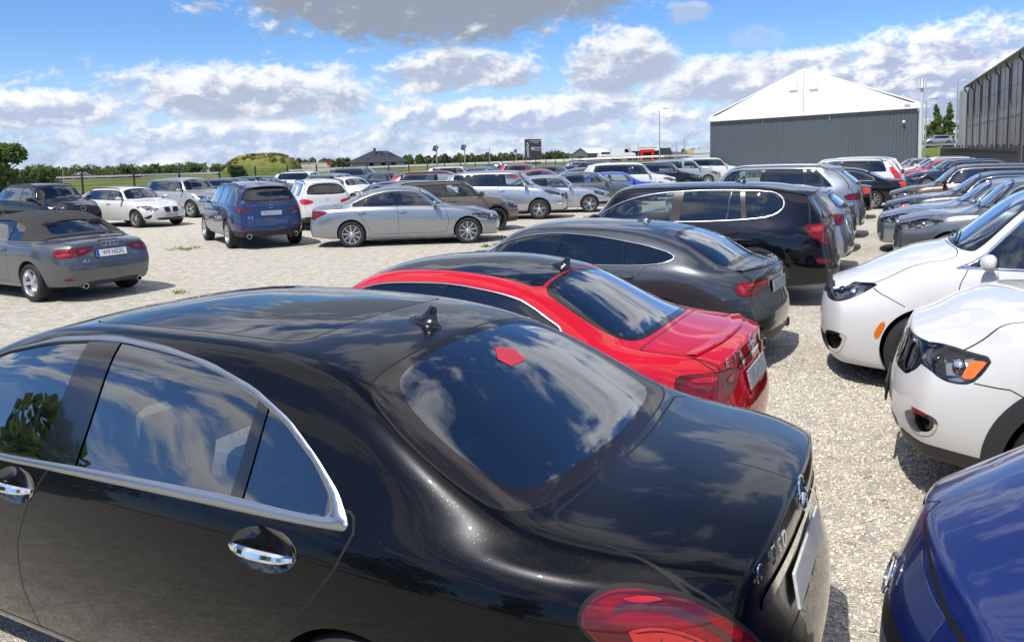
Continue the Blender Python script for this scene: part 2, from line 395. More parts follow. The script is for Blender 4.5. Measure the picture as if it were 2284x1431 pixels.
NT_, NS_ = 5, 11      # cage samples: half top, side
class Skin:
    def __init__(s, P):
        s.P = P; L = P['L']; step = P.get('step', .09)
        ends = [0, .035, .085, .15]
        n = int(round((L-.4)/step))
        U = np.array(ends+list(np.linspace(.22, L-.22, n))+[L-e for e in ends[::-1]])
        g = lambda k: pchip(P[k], U)
        zc, zr, yr, zb, yb, yw = g('zc'), g('zr'), g('yr'), g('zb'), g('yb'), g('yw')
        zw, zs = g('zw'), g('zs')
        for _ in range(P.get('smooth', 1)):
            for a in (zc, zr, yr, zb, yb, yw): a[2:-2] = .25*a[1:-3]+.5*a[2:-2]+.25*a[3:-1]
        sh = P.get('sh', (.045, .07)); bow = P.get('bow', .012)
        tuck = P.get('tuck', (.03, .07)); zl = zs+(zw-zs)*.42
        rows = []
        for i in range(len(U)):
            dz = zc[i]-zr[i]; gap = zr[i]-zb[i]
            K = np.array([(0, zc[i]), (.55*yr[i], zc[i]-dz*.24), (.87*yr[i], zc[i]-dz*.68), (yr[i], zr[i]),
                          ((yr[i]+yb[i])/2+bow*min(1, gap/.3), (zr[i]+zb[i])/2), (yb[i], zb[i]),
                          (yb[i]+(yw[i]-yb[i])*P.get('shf', .62), zb[i]-(zb[i]-zw[i])*P.get('shz', .2)), (yw[i], zw[i]), (yw[i]-tuck[0], zl[i]), (yw[i]-tuck[1], zs[i])])
            T = np.concatenate([[0], np.cumsum(np.maximum(np.sqrt((np.diff(K, axis=0)**2).sum(1)), .004)**.75)])
            cnt = [2, 2, 1, 2, 2, 1, 2, 2, 2]
            ts = [T[0]]
            for q, c in enumerate(cnt): ts += [T[q]+(T[q+1]-T[q])*(w+1)/c for w in range(c)]
            S = nspline(K, T, np.array(ts))
            S[0, 0] = 0
            bot = [(S[-1, 0]*(1-(w+1)/NT_), zs[i]-.015) for w in range(NT_)]
            rows.append(np.vstack([S, bot]))
        H = NT_+NS_+NT_
        kn = [0, .5, 1, 1.5, 2, 3, 3.5, 4, 4.5, 5, 6, 6.5, 7, 7.5, 8, 8.5, 9]
        kv = kn+[9+(w+1)/NT_ for w in range(NT_)]
        M = len(rows); ring = 2*H
        V = []; KV = []
        for i in range(M):
            r = rows[i]
            for j in range(ring):
                y, z = (r[j] if j <= H else r[ring-j]); y = y if j <= H else -y
                V.append((U[i], y, z)); KV.append(kv[j] if j <= H else kv[ring-j])
        Fq = []
        for i in range(M-1):
            for j in range(ring):
                k = (j+1) % ring
                Fq.append((i*ring+j, i*ring+k, (i+1)*ring+k, (i+1)*ring+j))
        for end, i in ((0, 0), (1, M-1)):     # box caps
            ids = {}
            for c in range(2*NT_+1):          # columns from +y rail over the top to -y rail
                j = NT_-c
                ids[(0, c)] = i*ring+(j % ring)
                ids[(NS_, c)] = i*ring+((NT_+NS_)+c) % ring
            for rr in range(NS_+1):
                ids[(rr, 0)] = i*ring+(NT_+rr); ids[(rr, 2*NT_)] = i*ring+(ring-NT_-rr) % ring
            for rr in range(1, NS_):
                for c in range(1, 2*NT_):
                    t = rr/NS_; top = V[ids[(0, c)]]; bo = V[ids[(NS_, c)]]
                    l = V[ids[(rr, 0)]]; q = V[ids[(rr, 2*NT_)]]; sx = c/(2*NT_)
                    l0, q0, l1, q1 = V[ids[(0, 0)]], V[ids[(0, 2*NT_)]], V[ids[(NS_, 0)]], V[ids[(NS_, 2*NT_)]]
                    p = [(1-t)*top[a]+t*bo[a]+(1-sx)*l[a]+sx*q[a]-((1-t)*((1-sx)*l0[a]+sx*q0[a])+t*((1-sx)*l1[a]+sx*q1[a])) for a in range(3)]
                    zside = l[2]+(top[2]-l0[2])*max(0, 1-t*1.6)
                    p[2] = zside
                    ids[(rr, c)] = len(V); V.append(tuple(p)); KV.append(KV[ids[(rr, 0)]])
            for rr in range(NS_):
                for c in range(2*NT_):
                    f = (ids[(rr, c)], ids[(rr, c+1)], ids[(rr+1, c+1)], ids[(rr+1, c)])
                    Fq.append(f if end == 0 else f[::-1])
        V = np.array(V); Y = P['W']
        for key, end in (('rear', 0), ('front', 1)):
            A, p, D, prof = P[key]
            d = V[:, 0] if end == 0 else L-V[:, 0]
            w = np.clip(1-d/D, 0, 1); w = w*w*(3-2*w)
            off = A*np.clip(np.abs(V[:, 1])/Y, 0, 1)**p+pchip(prof, V[:, 2])
            V[:, 0] += (1 if end == 0 else -1)*w*off
        # subdivide
        me = bpy.data.meshes.new('cage'); me.from_pydata([tuple(v) for v in V], [], Fq)
        at = me.attributes.new('kv', 'FLOAT', 'POINT'); at.data.foreach_set('value', np.array(KV, np.float32))
        o = bpy.data.objects.new('cage', me); CO.objects.link(o)
        md = o.modifiers.new('s', 'SUBSURF'); md.levels = P.get('sub', 2); md.render_levels = md.levels
        dg = bpy.context.evaluated_depsgraph_get(); ev = o.evaluated_get(dg); em = ev.to_mesh()
        nv = len(em.vertices); a = np.zeros(nv*3, np.float32); em.vertices.foreach_get('co', a); s.V = a.reshape(-1, 3).astype(float)
        em.vertices.foreach_get('normal', a); s.N = a.reshape(-1, 3).astype(float)
        k = np.zeros(nv, np.float32); em.attributes['kv'].data.foreach_get('value', k); s.K = k.astype(float)
        s.F = [tuple(p.vertices) for p in em.polygons]
        ev.to_mesh_clear(); bpy.data.objects.remove(o); bpy.data.meshes.remove(me)
        # outward check
        f = s.F[len(s.F)//3]; 
        cen = s.V.mean(0); tst = ((s.V-cen)*s.N).sum(1).mean()
        if tst < 0: s.N = -s.N; s.F = [f[::-1] for f in s.F]
        s.lab = ['body']*len(s.F)
    # -- queries
    def top(s, u, y):
        """height of the upper skin near (u, y)"""
        m = np.where(s.N[:, 2] > .15)[0]; d = (s.V[m, 0]-u)**2+(s.V[m, 1]-y)**2
        k = np.argsort(d)[:4]; w = 1/(d[k]+1e-6); i = m[k]
        return float((s.V[i, 2]*w).sum()/w.sum()), (s.N[i]*w[:, None]).sum(0)/w.sum()
    def side(s, u, z, sg=1):
        m = np.where((s.N[:, 1]*sg > .3))[0]; d = (s.V[m, 0]-u)**2+(s.V[m, 2]-z)**2
        k = np.argsort(d)[:4]; w = 1/(d[k]+1e-6); i = m[k]
        return float((s.V[i, 1]*w).sum()/w.sum()), (s.N[i]*w[:, None]).sum(0)/w.sum()
    def endx(s, y, z, end):
        sg = -1 if end == 0 else 1
        m = np.where((s.N[:, 0]*sg > .2))[0]; d = (s.V[m, 1]-y)**2+(s.V[m, 2]-z)**2
        k = np.argsort(d)[:4]; w = 1/(d[k]+1e-6); i = m[k]
        return float((s.V[i, 0]*w).sum()/w.sum()), (s.N[i]*w[:, None]).sum(0)/w.sum()
    # -- cutting
    def cut(s, f, new, frm, facefilter=None):
        f = np.where(np.abs(f) < 2e-4, 2e-4, f)
        lens = np.fromiter((len(x) for x in s.F), int, len(s.F)); flat = np.fromiter((i for x in s.F for i in x), int, lens.sum())
        st = np.concatenate([[0], np.cumsum(lens)[:-1]]); mn = np.minimum.reduceat(f[flat], st); mx = np.maximum.reduceat(f[flat], st)
        ok = np.fromiter((l in frm for l in s.lab), bool, len(s.lab)) & (mn < 0)
        if facefilter is not None:
            val, op, thr = facefilter
            av = np.add.reduceat(val[flat], st)/lens
            ok &= (av > thr) if op == '>' else (av < thr)
        nV, nN, nK, cache = [], [], [], {}
        base = len(s.V); addF, addL = [], []
        for i in np.where(ok)[0]:
            if mx[i] < 0: s.lab[i] = new; continue
            face = s.F[i]; A, B = [], []
            n = len(face)
            for q in range(n):
                a, b = face[q], face[(q+1) % n]; fa, fb = f[a], f[b]
                (A if fa < 0 else B).append(a)
                if (fa < 0) != (fb < 0):
                    key = (a, b) if a < b else (b, a)
                    if key not in cache:
                        t = f[key[0]]/(f[key[0]]-f[key[1]])
                        cache[key] = base+len(nV)
                        nV.append(s.V[key[0]]*(1-t)+s.V[key[1]]*t); nn = s.N[key[0]]*(1-t)+s.N[key[1]]*t
                        nN.append(nn/max(np.linalg.norm(nn), 1e-9)); nK.append(s.K[key[0]]*(1-t)+s.K[key[1]]*t)
                    A.append(cache[key]); B.append(cache[key])
            s.F[i] = tuple(B); 
            if len(A) > 2: addF.append(tuple(A)); addL.append(new)
        if nV: s.V = np.vstack([s.V, nV]); s.N = np.vstack([s.N, nN]); s.K = np.concatenate([s.K, nK])
        s.F += addF; s.lab += addL
        bad = [i for i in range(len(s.F)) if len(s.F[i]) < 3]
        for i in bad[::-1]: del s.F[i]; del s.lab[i]
        return s
    def field(s, view, poly, side=0, rnd=2, tc=None, ymin=None):
        """distance field of an outline drawn in a view (s side, t top, r rear, f front) and the field that clips it"""
        V = s.V; poly = chaikin(poly, rnd) if rnd else poly
        L = s.P['L']; ay = np.abs(V[:, 1]); zb = pchip(s.P['zb'], V[:, 0])
        if view == 's':
            Q = V[:, [0, 2]]; clip = np.where(V[:, 2] > zb-.05, (2.9-s.K)*.1, -1.); clip = np.maximum(clip, .3-ay)
            if ymin: clip = np.maximum(clip, (ymin-np.abs(s.N[:, 1]))*.3)
        elif view in 'tT': Q = np.stack([V[:, 0], ay if view == 't' else V[:, 1]], 1); clip = zb-.1-V[:, 2]
        elif view in 'rR': Q = np.stack([ay if view == 'r' else V[:, 1], V[:, 2]], 1); clip = V[:, 0]-(s.P.get('rcut', .75) if tc is None else tc)
        elif view == 'c': Q = np.stack([L-V[:, 0]+ay, V[:, 2]], 1); clip = np.maximum(L-V[:, 0]-1.3, (s.N[:, 2]-.86)*.3)      # round the front corner
        elif view == 'k': Q = np.stack([V[:, 0]+ay, V[:, 2]], 1); clip = np.maximum(V[:, 0]-1.2, (s.N[:, 2]-.86)*.3)        # round the rear corner
        else: Q = np.stack([ay if view == 'f' else V[:, 1], V[:, 2]], 1); clip = L-(s.P.get('fcut', .8) if tc is None else tc)-V[:, 0]
        if ymin and view in 'rRfF': clip = np.maximum(clip, (ymin-np.abs(s.N[:, 0]))*.3)
        d = psdf(Q, poly)
        if side: clip = np.maximum(clip, .02-V[:, 1]*side)
        return d, clip
    def region(s, new, frm, view, poly, gap=0, gaplab='gap', rnd=2, side=0, grow=0., tc=None, ymin=None):
        if isinstance(frm, str): frm = (frm,)
        fk = dict(view=view, poly=poly, side=side, rnd=rnd, tc=tc, ymin=ymin)
        d, c = s.field(**fk); s.cut(np.maximum(d-grow, c), new, frm)
        if gap:
            d, c = s.field(**fk); s.cut(np.maximum(d-grow-gap/2, c), '_o', tuple(frm)+(new,))
            d, c = s.field(**fk); s.cut(-(d-grow+gap/2), gaplab, ('_o',))
            s.lab = [new if l == '_o' else l for l in s.lab]
        return s
    def thin(s, fn, w, new, frm):
        """mark a band of half width w along the zero line of fn()"""
        for lab in frm:
            s.cut(fn(), '_t', (lab,)); s.lab = [lab if l == '_t' else l for l in s.lab]
            s.cut(np.abs(fn())-w, new, (lab,))
        return s
    def line(s, view, pts, w, new, frm):
        A = np.asarray(pts, float)
        def fn():
            d, c = s.field(view, [tuple(p) for p in A]+[(p[0], p[1]+.12) for p in A[::-1]], 0, 0)
            Q = np.stack([(s.P['L']-s.V[:, 0] if view == 'c' else s.V[:, 0])+np.abs(s.V[:, 1]), s.V[:, 2]], 1) if view in 'ck' else s.V[:, [0, 2]]
            m = np.full(len(Q), 9.)
            for a, b in zip(A, A[1:]):
                e = b-a; t = np.clip(((Q-a)@e)/(e@e), 0, 1); r = Q-a-t[:, None]*e; m = np.minimum(m, np.sqrt((r*r).sum(1)))
            return np.maximum(np.where(d < 0, -m, m), np.where(c > 0, 1., -9.))
        return s.thin(fn, w, new, frm)
    def circle(s, new, frm, uc, zc, r, ymin=.45):
        V = s.V; d = np.sqrt((V[:, 0]-uc)**2+(V[:, 2]-zc)**2)-r
        d[np.abs(V[:, 1]) < ymin] = np.maximum(d[np.abs(V[:, 1]) < ymin], .2)
        return s.cut(d, new, frm)
    def half(s, new, frm, fn):
        return s.cut(fn(s.V), new, frm)
    # -- output
    def emit(s, root, label, name, m, offset=0., sides=False, flip=False, pieces=False):
        idx = [i for i, l in enumerate(s.lab) if l == label]
        if not idx: return []
        groups = {0: idx}
        if sides:
            cy = {i: np.mean([s.V[v][1] for v in s.F[i]]) for i in idx}
            groups = {1: [i for i in idx if cy[i] > 0], -1: [i for i in idx if cy[i] <= 0]}
        out = []
        if pieces:
            par = {}
            def find(x):
                while par.setdefault(x, x) != x: par[x] = par[par[x]]; x = par[x]
                return x
            for i in idx:
                f = s.F[i]
                for v in f[1:]: par[find(v)] = find(f[0])
            comp = {}
            for i in idx: comp.setdefault(find(s.F[i][0]), []).append(i)
            groups = {k: v for k, v in enumerate(sorted(comp.values(), key=len, reverse=True)) if len(v) > 3}
        for sg, ids in groups.items():
            if not ids: continue
            used = sorted({v for i in ids for v in s.F[i]}); mp = {v: k for k, v in enumerate(used)}
            N = s.N[used]; V = s.V[used]+N*offset
            if label == 'trim' and getattr(s, 'trim_polys', None):
                Q = s.V[used][:, [0, 2]]; po, pi = s.trim_polys; pi = np.array(pi); e = .002
                do, di = psdf(Q, po), psdf(Q, pi)-s.trim_grow
                gx = (psdf(Q+[e, 0], po)-psdf(Q-[e, 0], po))/(2*e); gz = (psdf(Q+[0, e], po)-psdf(Q-[0, e], po))/(2*e)
                sgn = np.clip((do+di)/(np.abs(do)+np.abs(di)+1e-6), -1, 1)
                N = N+.75*sgn[:, None]*np.stack([np.clip(gx, -1, 1), 0*gx, np.clip(gz, -1, 1)], 1); N /= np.linalg.norm(N, axis=1)[:, None]
            V = V-np.array([s.P['L']/2, 0, 0])
            Fs = [tuple(mp[v] for v in s.F[i]) for i in ids]
            if flip: Fs = [f[::-1] for f in Fs]; N = -N
            o = mesh_obj(name, V, Fs, m, root, N=N); o['_s'] = sg
            out.append(o)
        return out

# ------------------------------------------------------------------ shared car materials
M = {}
M['black'] = pbr('black_plastic', (.012, .012, .013), .45, bump=(260, .15, .002))
M['liner'] = pbr('wheel_arch_felt', (.008, .008, .008), .9)
M['gap'] = pbr('panel_gap', (.002, .002, .002), .7)
M['gloss_black'] = pbr('gloss_black_trim', (.004, .004, .005), .12, coat=1.)
M['chrome'] = pbr('chrome', (.82, .83, .85), .07, metal=1.)
M['satin'] = pbr('satin_aluminium_trim', (.40, .41, .43), .27, metal=1.)
M['rubber'] = pbr('tyre_rubber', (.016, .016, .017), .72, bump=(90, .25, .004))
M['alloy'] = pbr('alloy_rim', (.60, .61, .63), .28, metal=.85)
M['alloy_dark'] = pbr('dark_alloy_rim', (.03, .03, .034), .3, metal=.6)
M['disc'] = pbr('brake_disc', (.18, .17, .16), .4, metal=.9)
M['cabin'] = pbr('dark_cabin_trim', (.022, .022, .024), .75)
M['cabin_light'] = pbr('beige_cabin_trim', (.42, .39, .34), .8)
M['seat'] = pbr('black_leather', (.02, .02, .022), .5, bump=(60, .2, .004))
M['seat_beige'] = pbr('beige_leather', (.48, .43, .35), .5, bump=(60, .2, .004))
M['cladding'] = pbr('grey_black_cladding', (.03, .03, .032), .55, bump=(300, .2, .002))
M['amber'] = pbr('amber_lens', (.75, .16, .01), .12, coat=1.)
def lens_mat(name, c0, c1):
    m, t = mat(name); tc = t.n('ShaderNodeTexCoord').outputs['Object']
    z = t.n('ShaderNodeSeparateXYZ', Vector=tc).outputs[2]
    nz = t.n('ShaderNodeTexNoise', Vector=t.n('ShaderNodeVectorMath', _operation='MULTIPLY', i0=tc, i1=(4., 4., 14.)).outputs[0], Scale=1.3, Detail=2.).outputs[0]
    fine = t.m('MULTIPLY_ADD', t.m('SINE', t.m('MULTIPLY', z, 420.)), .10, .9)
    c = t.mix(t.sm(nz, .38, .62), c0, c1); c = t.n('ShaderNodeVectorMath', _operation='SCALE', i0=c, Scale=fine).outputs[0]
    b = t.n('ShaderNodeBsdfPrincipled', Base__Color=c, Roughness=.3); b.inputs['Coat Weight'].default_value = 1.; b.inputs['Coat Roughness'].default_value = .015; b.inputs['Specular IOR Level'].default_value = .1
    o = t.n('ShaderNodeOutputMaterial'); t.link(b.outputs[0], o.inputs[0]); return m
M['red_lens'] = lens_mat('red_lens', (.085, .002, .005), (.25, .004, .009))
M['dark_red_lens'] = pbr('dark_red_lens', (.07, .004, .007), .1, coat=1.)
M['bright_red'] = pbr('bright_red_light_bar', (.42, .007, .007), .2, coat=1., noise=(55, .45))
M['plate'] = pbr('worn_white_plate', (.62, .63, .63), .35, noise=(45, .35))
def scribble_mat():
    m, t = mat('smeared_plate'); tc = t.n('ShaderNodeTexCoord').outputs['Object']
    mp = t.n('ShaderNodeVectorMath', _operation='MULTIPLY', i0=tc, i1=(1., 34., 22.)).outputs[0]
    n1 = t.n('ShaderNodeTexNoise', Vector=mp, Scale=1., Detail=5., Roughness=.75, Distortion=2.5).outputs[0]
    c = t.ramp(n1, [(.36, (.05, .055, .07)), (.5, (.30, .32, .36)), (.62, (.62, .64, .66))])
    b = t.n('ShaderNodeBsdfPrincipled', Base__Color=c, Roughness=.4); o = t.n('ShaderNodeOutputMaterial'); t.link(b.outputs[0], o.inputs[0]); return m
M['plate_scribble'] = scribble_mat()
M['lamp_glass'] = glass('clear_lamp_lens', (.93, .94, .95), .55)
M['glass'] = glass('clear_car', (.62, .69, .67))
M['glass_mid'] = glass('mid_tint', (.30, .35, .36))
M['glass_dark'] = glass('dark_tint', (.035, .04, .045))
M['glass_black'] = pbr('black_roof_glass', (.003, .003, .004), .015, spec=.42)
M['frit'] = pbr('black_glass_border', (.016, .012, .012), .02, spec=.42)
M['reflector'] = pbr('lamp_reflector', (.75, .76, .78), .16, metal=1.)
def lamp_house_mat():
    m, t = mat('lamp_housing'); tc = t.n('ShaderNodeTexCoord').outputs['Object']
    mp = t.n('ShaderNodeVectorMath', _operation='MULTIPLY', i0=tc, i1=(10., 13., 22.)).outputs[0]
    vo = t.n('ShaderNodeTexVoronoi', Vector=mp, Scale=1.); sc = t.n('ShaderNodeSeparateColor', Color=vo.outputs['Color'])
    c = t.ramp(sc.outputs[0], [(0, (.04, .04, .043)), (.25, (.16, .16, .17)), (.42, (.5, .51, .53)), (.68, (.88, .89, .9))], 'CONSTANT')
    b = t.n('ShaderNodeBsdfPrincipled', Base__Color=c, Metallic=.85, Roughness=.28)
    bp = t.n('ShaderNodeBump', Height=sc.outputs[1], Strength=.6, Distance=.03); t.link(bp.outputs[0], b.inputs['Normal'])
    o = t.n('ShaderNodeOutputMaterial'); t.link(b.outputs[0], o.inputs[0]); return m
M['lamp_house'] = lamp_house_mat()

# ------------------------------------------------------------------ wheels
WHEELS = {}
def wheel_meshes(r=.34, rim=.235, w=.235, n=10, kind='single', m='alloy', dark=False):
    key = (r, rim, w, n, kind, m)
    if key in WHEELS: return WHEELS[key]
    # y axis = axle, +y outside; outer tyre face at y = w/2
    h = w/2; sw = r-rim
    prof = [(rim-.005, -h+.02), (rim+.01, -h+.005), (rim+sw*.45, -h-.004), (rim+sw*.8, -h+.006), (r-.006, -h+.028)]
    ng = 4
    for g in range(ng):
        a = -h+.04+(w-.08)*g/(ng); b = -h+.04+(w-.08)*(g+1)/ng
        prof += [(r, a+.006), (r, b-.006), (r-.008, b-.004), (r-.008, b+.004)]
    prof = prof[:-2]+[(r, h-.04), (r-.006, h-.028), (rim+sw*.8, h-.006), (rim+sw*.45, h+.004), (rim+.01, h-.005), (rim-.005, h-.02)]
    b = MB(); b.lathe(prof, 56, 'y')
    ty = b.build('tyre', M['rubber'], smooth=True)
    b = MB()
    b.lathe([(rim-.004, h-.018), (rim-.006, h-.006), (rim-.014, h-.006), (rim-.022, h-.018), (rim-.032, h-.06), (rim-.034, -h+.02)], 48, 'y')
    ri = rim-.018
    cone = -.012
    def spoke(a, w0, w1, r0, r1, y0, y1, th=.03):
        P = []
        ca, sa = math.cos(a), math.sin(a)
        for (rr, hw, yy) in ((r0, w0, y0), ((r0+r1)/2, (w0+w1)/2*.88, (y0+y1)/2+.006), (r1, w1, y1)):
            for sgn, dy in ((-1, -th), (-.72, 0), (.72, 0), (1, -th)):
                P.append((rr*ca-sgn*hw*sa, yy+dy, rr*sa+sgn*hw*ca))
        Fs = []
        for i in range(2):
            for k in range(3): Fs.append((i*4+k, (i+1)*4+k, (i+1)*4+k+1, i*4+k+1))
        b.add(P, Fs)
    yo = h-.016
    for k in range(n):
        a = 2*math.pi*k/n+math.pi/2
        if kind == 'single': spoke(a, .030 if n < 8 else .020, .026 if n < 8 else .017, .05, ri, yo+cone-.012, yo)
        elif kind == 'fat': spoke(a, .040, .034, .05, ri, yo+cone-.012, yo)
        elif kind == 'double':
            for d in (-.13, .13): spoke(a+d*(5/n), .014, .013, .05, ri, yo+cone-.012, yo)
        elif kind == 'vee':
            for d in (-1, 1):
                p0 = (.055, a); spoke(a+d*.19*(5/n), .016, .020, .06, ri, yo+cone-.014, yo)
    b.lathe([(.001, yo-.004), (.028, yo-.005), (.034, yo-.012), (.062, yo-.018), (.068, yo-.06)], 24, 'y')
    ri_o = b.build('rim', M[m], smooth=True)
    b = MB(); b.lathe([(.05, -.01), (rim-.05, -.01), (rim-.05, .01), (.05, .01)], 32, 'y', closed=True)
    b.lathe([(rim-.036, -h+.02), (.05, -h+.03)], 32, 'y')
    di = b.build('brake_disc', M['disc'], smooth=False)
    res = (ty.data, ri_o.data, di.data)
    for o in (ty, ri_o, di): bpy.data.objects.remove(o)
    WHEELS[key] = res
    return res
def add_wheels(root, P):
    L = P['L']; r = P['wr']; args = P.get('wheel', {})
    wm = wheel_meshes(r=r, **args)
    for u in (P['ur'], P['ur']+P['wb']):
        for sg in (1, -1):
            if P.get('one_side') and sg != P['one_side'] : pass
            e = empty('wheel', (u-L/2, sg*(P['track']), r), 0, root)
            steer = P.get('steer', 0) if u > L/2 else 0
            e.rotation_euler = (0, random.uniform(0, 1.2) if P.get('spin') is None else P['spin'], (0 if sg > 0 else math.pi)+steer)
            for me, nm in zip(wm, ('tyre', 'rim', 'brake_disc')):
                o = bpy.data.objects.new(nm, me); CO.objects.link(o); o.parent = e

def arch_liner(root, sk, uc, zc, r, sg, paintm):
    """fold the arch edge inwards and close the wheel well"""
    V = sk.V; L = sk.P['L']
    used = {v for i, f in enumerate(sk.F) if sk.lab[i] in ('body', 'cladding', 'front_door', 'rear_door', 'front_bumper', 'rear_bumper') for v in f}
    ids = [v for v in used if abs(math.hypot(V[v][0]-uc, V[v][2]-zc)-r) < .002 and V[v][1]*sg > .4]
    if len(ids) < 6: return
    ang = lambda v: (math.atan2(V[v][2]-zc, V[v][0]-uc)+math.pi/2) % (2*math.pi)
    ids.sort(key=ang)
    pts = []; last = -9
    for v in ids:
        if ang(v)-last > .02: pts.append(V[v]); last = ang(v)
    rows = []; 
    def lerp_in(p, dy, k): return (uc+(p[0]-uc)*k-L/2, p[1]-sg*dy, zc+(p[2]-zc)*k)
    A = [(p[0]-L/2, p[1], p[2]) for p in pts]; Bq = [lerp_in(p, .035, .985) for p in pts]; C = [lerp_in(p, .04, 1.03) for p in pts]
    D = [(c[0], sg*.42, c[2]) for c in C]
    n = len(pts)
    b = MB(); b.cur = 0
    b.add(A+Bq, [(i, i+1, n+i+1, n+i) for i in range(n-1)])
    b.cur = 1
    b.add(Bq+C, [(i, i+1, n+i+1, n+i) for i in range(n-1)])
    b.add(C+D, [(i, i+1, n+i+1, n+i) for i in range(n-1)])
    b.add(D+[(uc-L/2, sg*.42, zc)], [(i, i+1, n) for i in range(n-1)])
    b.build('wheel_arch', None, root, smooth=True, mats=[paintm, M['liner']])

def seat_set(root, P, m='seat', rear=True):
    L = P['L']; H = P['H']; hz = P.get('seat_z', H-.62)
    w = P['W']*.42
    uf = P.get('u_seat', L*.52); ur = P.get('u_seat2', L*.345)
    for u, sgs in ((uf, (1, -1)), (ur, (1, -1)) if rear else (uf, ())):
        for sg in sgs:
            b = MB()
            b.rbox((u-L/2+.02, sg*w, hz-.32), (.50, .48, .18), .06)
            b.rbox((u-L/2-.27, sg*w, hz-.02), (.15, .46, .62), .07, ry=-.28)
            b.rbox((u-L/2-.40, sg*w, hz+.40), (.10, .25, .17), .045, ry=-.2)
            b.build('seat', M[m], root, smooth=True)
    b = MB(); ud = P.get('u_dash', L*.70)
    b.rbox((ud-L/2, 0, hz-.06), (.42, P['W']*1.5, .26), .1)
    b.rbox((ud-L/2-.10, P['W']*.42, hz+.06), (.18, .4, .12), .05)
    b.build('dashboard', M['cabin'], root, smooth=True)
    b = MB(); pts = []
    for k in range(24):
        a = 2*math.pi*k/24; pts.append((ud-L/2-.36+.06*math.sin(a), P['W']*.42+.185*math.cos(a), hz+.02+.175*math.sin(a)))
    b.tube(pts, .016, 6, closed=True)
    b.rbox((ud-L/2-.34, P['W']*.42, hz+.01), (.05, .16, .10), .03)
    b.box((ud-L/2-.34, P['W']*.42, hz+.01), (.02, .34, .03))
    b.build('steering_wheel', M['cabin'], root, smooth=True)

def door_handle(root, sk, u, z, sg, m, ln=.23, slope=0., recess=True, thick=1.):
    y, n = sk.side(u, z, sg); L = sk.P['L']
    b = MB(); pts = []; rr = []
    for k in range(9):
        t = k/8-.5; q = 1-(2*t)**2
        pts.append((u-L/2+t*ln, y+sg*(.010+.022*q**.6), z+slope*t*ln)); rr.append((.008+.010*q**.5)*thick)
    b.tube(pts, rr, 8)
    o = b.build('door_handle', m, root, smooth=True)
    if recess:
        b = MB(); ring = []
        for k in range(20):
            a = 2*math.pi*k/20
            uu = u+math.cos(a)*ln*.52; zz = z+.002+math.sin(a)*ln*.24+slope*math.cos(a)*ln*.5
            yy, nn = sk.side(uu, zz, sg)
            ring.append((uu-L/2, yy+sg*.0025, zz))
        c = (u-L/2, y-sg*.022, z)
        mid = [tuple(np.array(p)*.62+np.array(c)*.38-np.array((0, sg*.008, 0))) for p in ring]
        V = ring+mid+[c]; n_ = 20
        b.add(V, [(k, (k+1) % n_, n_+(k+1) % n_, n_+k) for k in range(n_)]+[(n_+k, n_+(k+1) % n_, 2*n_) for k in range(n_)])
        b.build('handle_recess', M['gloss_black'] if recess is True else recess, root, smooth=True)
    return o

def mirror(root, P, sk, m, u, z, sg, size=1.):
    L = P['L']; y0, _ = sk.side(u, z, sg)
    b = MB(); bm = bmesh.new(); bmesh.ops.create_icosphere(bm, subdivisions=3, radius=1)
    y = y0+sg*.17*size
    for v in bm.verts:
        x, yy, zz = v.co
        x = x*.075 if x > 0 else x*.045                 # blunt glass side to the rear
        v.co = Vector((u-L/2+x*size, y+yy*.115*size, z+.075+(abs(zz)**.75*math.copysign(1, zz))*.068*size))
    bm.verts.index_update()
    b.add([v.co for v in bm.verts], [[v.index for v in f.verts] for f in bm.faces]); bm.free()
    o = b.build('wing_mirror', m, root, smooth=True)
    a = MB(); a.tube([(u-L/2, y0-sg*.02, z+.02), (u-L/2, y-sg*.05, z+.045)], [.03, .022], 8)
    a.build('mirror_arm', M['black'], o, smooth=True)
    g = MB(); ring = [(u-L/2-.047*size, y+.1*size*math.cos(t), z+.075+.055*size*math.sin(t)) for t in np.linspace(0, 2*math.pi, 20, endpoint=False)]
    g.add(ring+[(u-L/2-.047*size, y, z+.075)], [(k, (k+1) % 20, 20) for k in range(20)])
    g.build('mirror_glass', M['chrome'], o)

def fin_antenna(root, sk, u, m, y=0., s=1.):
    z, n = sk.top(u, y); L = sk.P['L']
    b = MB(); rows = []
    # shark fin: foot ellipse lofted to a thin raked blade
    sl = -n[0]/max(n[2], .2)
    for t, ln, wd, back in ((0, .082, .034, 0), (.14, .076, .031, .002), (.26, .060, .022, .008), (.36, .040, .012, .022), (.6, .029, .0075, .032), (.9, .020, .005, .042), (1., .012, .003, .046)):
        for k in range(16):
            a = 2*math.pi*k/16
            xx = ln*s*math.cos(a)-back*s
            rows.append((u-L/2+xx, y+wd*s*math.sin(a), z-.003+xx*sl+t*.082*s))
    F = [(i*16+k, i*16+(k+1) % 16, (i+1)*16+(k+1) % 16, (i+1)*16+k) for i in range(6) for k in range(16)]+[tuple(6*16+k for k in range(16))]
    b.add(rows, F); return b.build('roof_antenna', m, root, smooth=True)

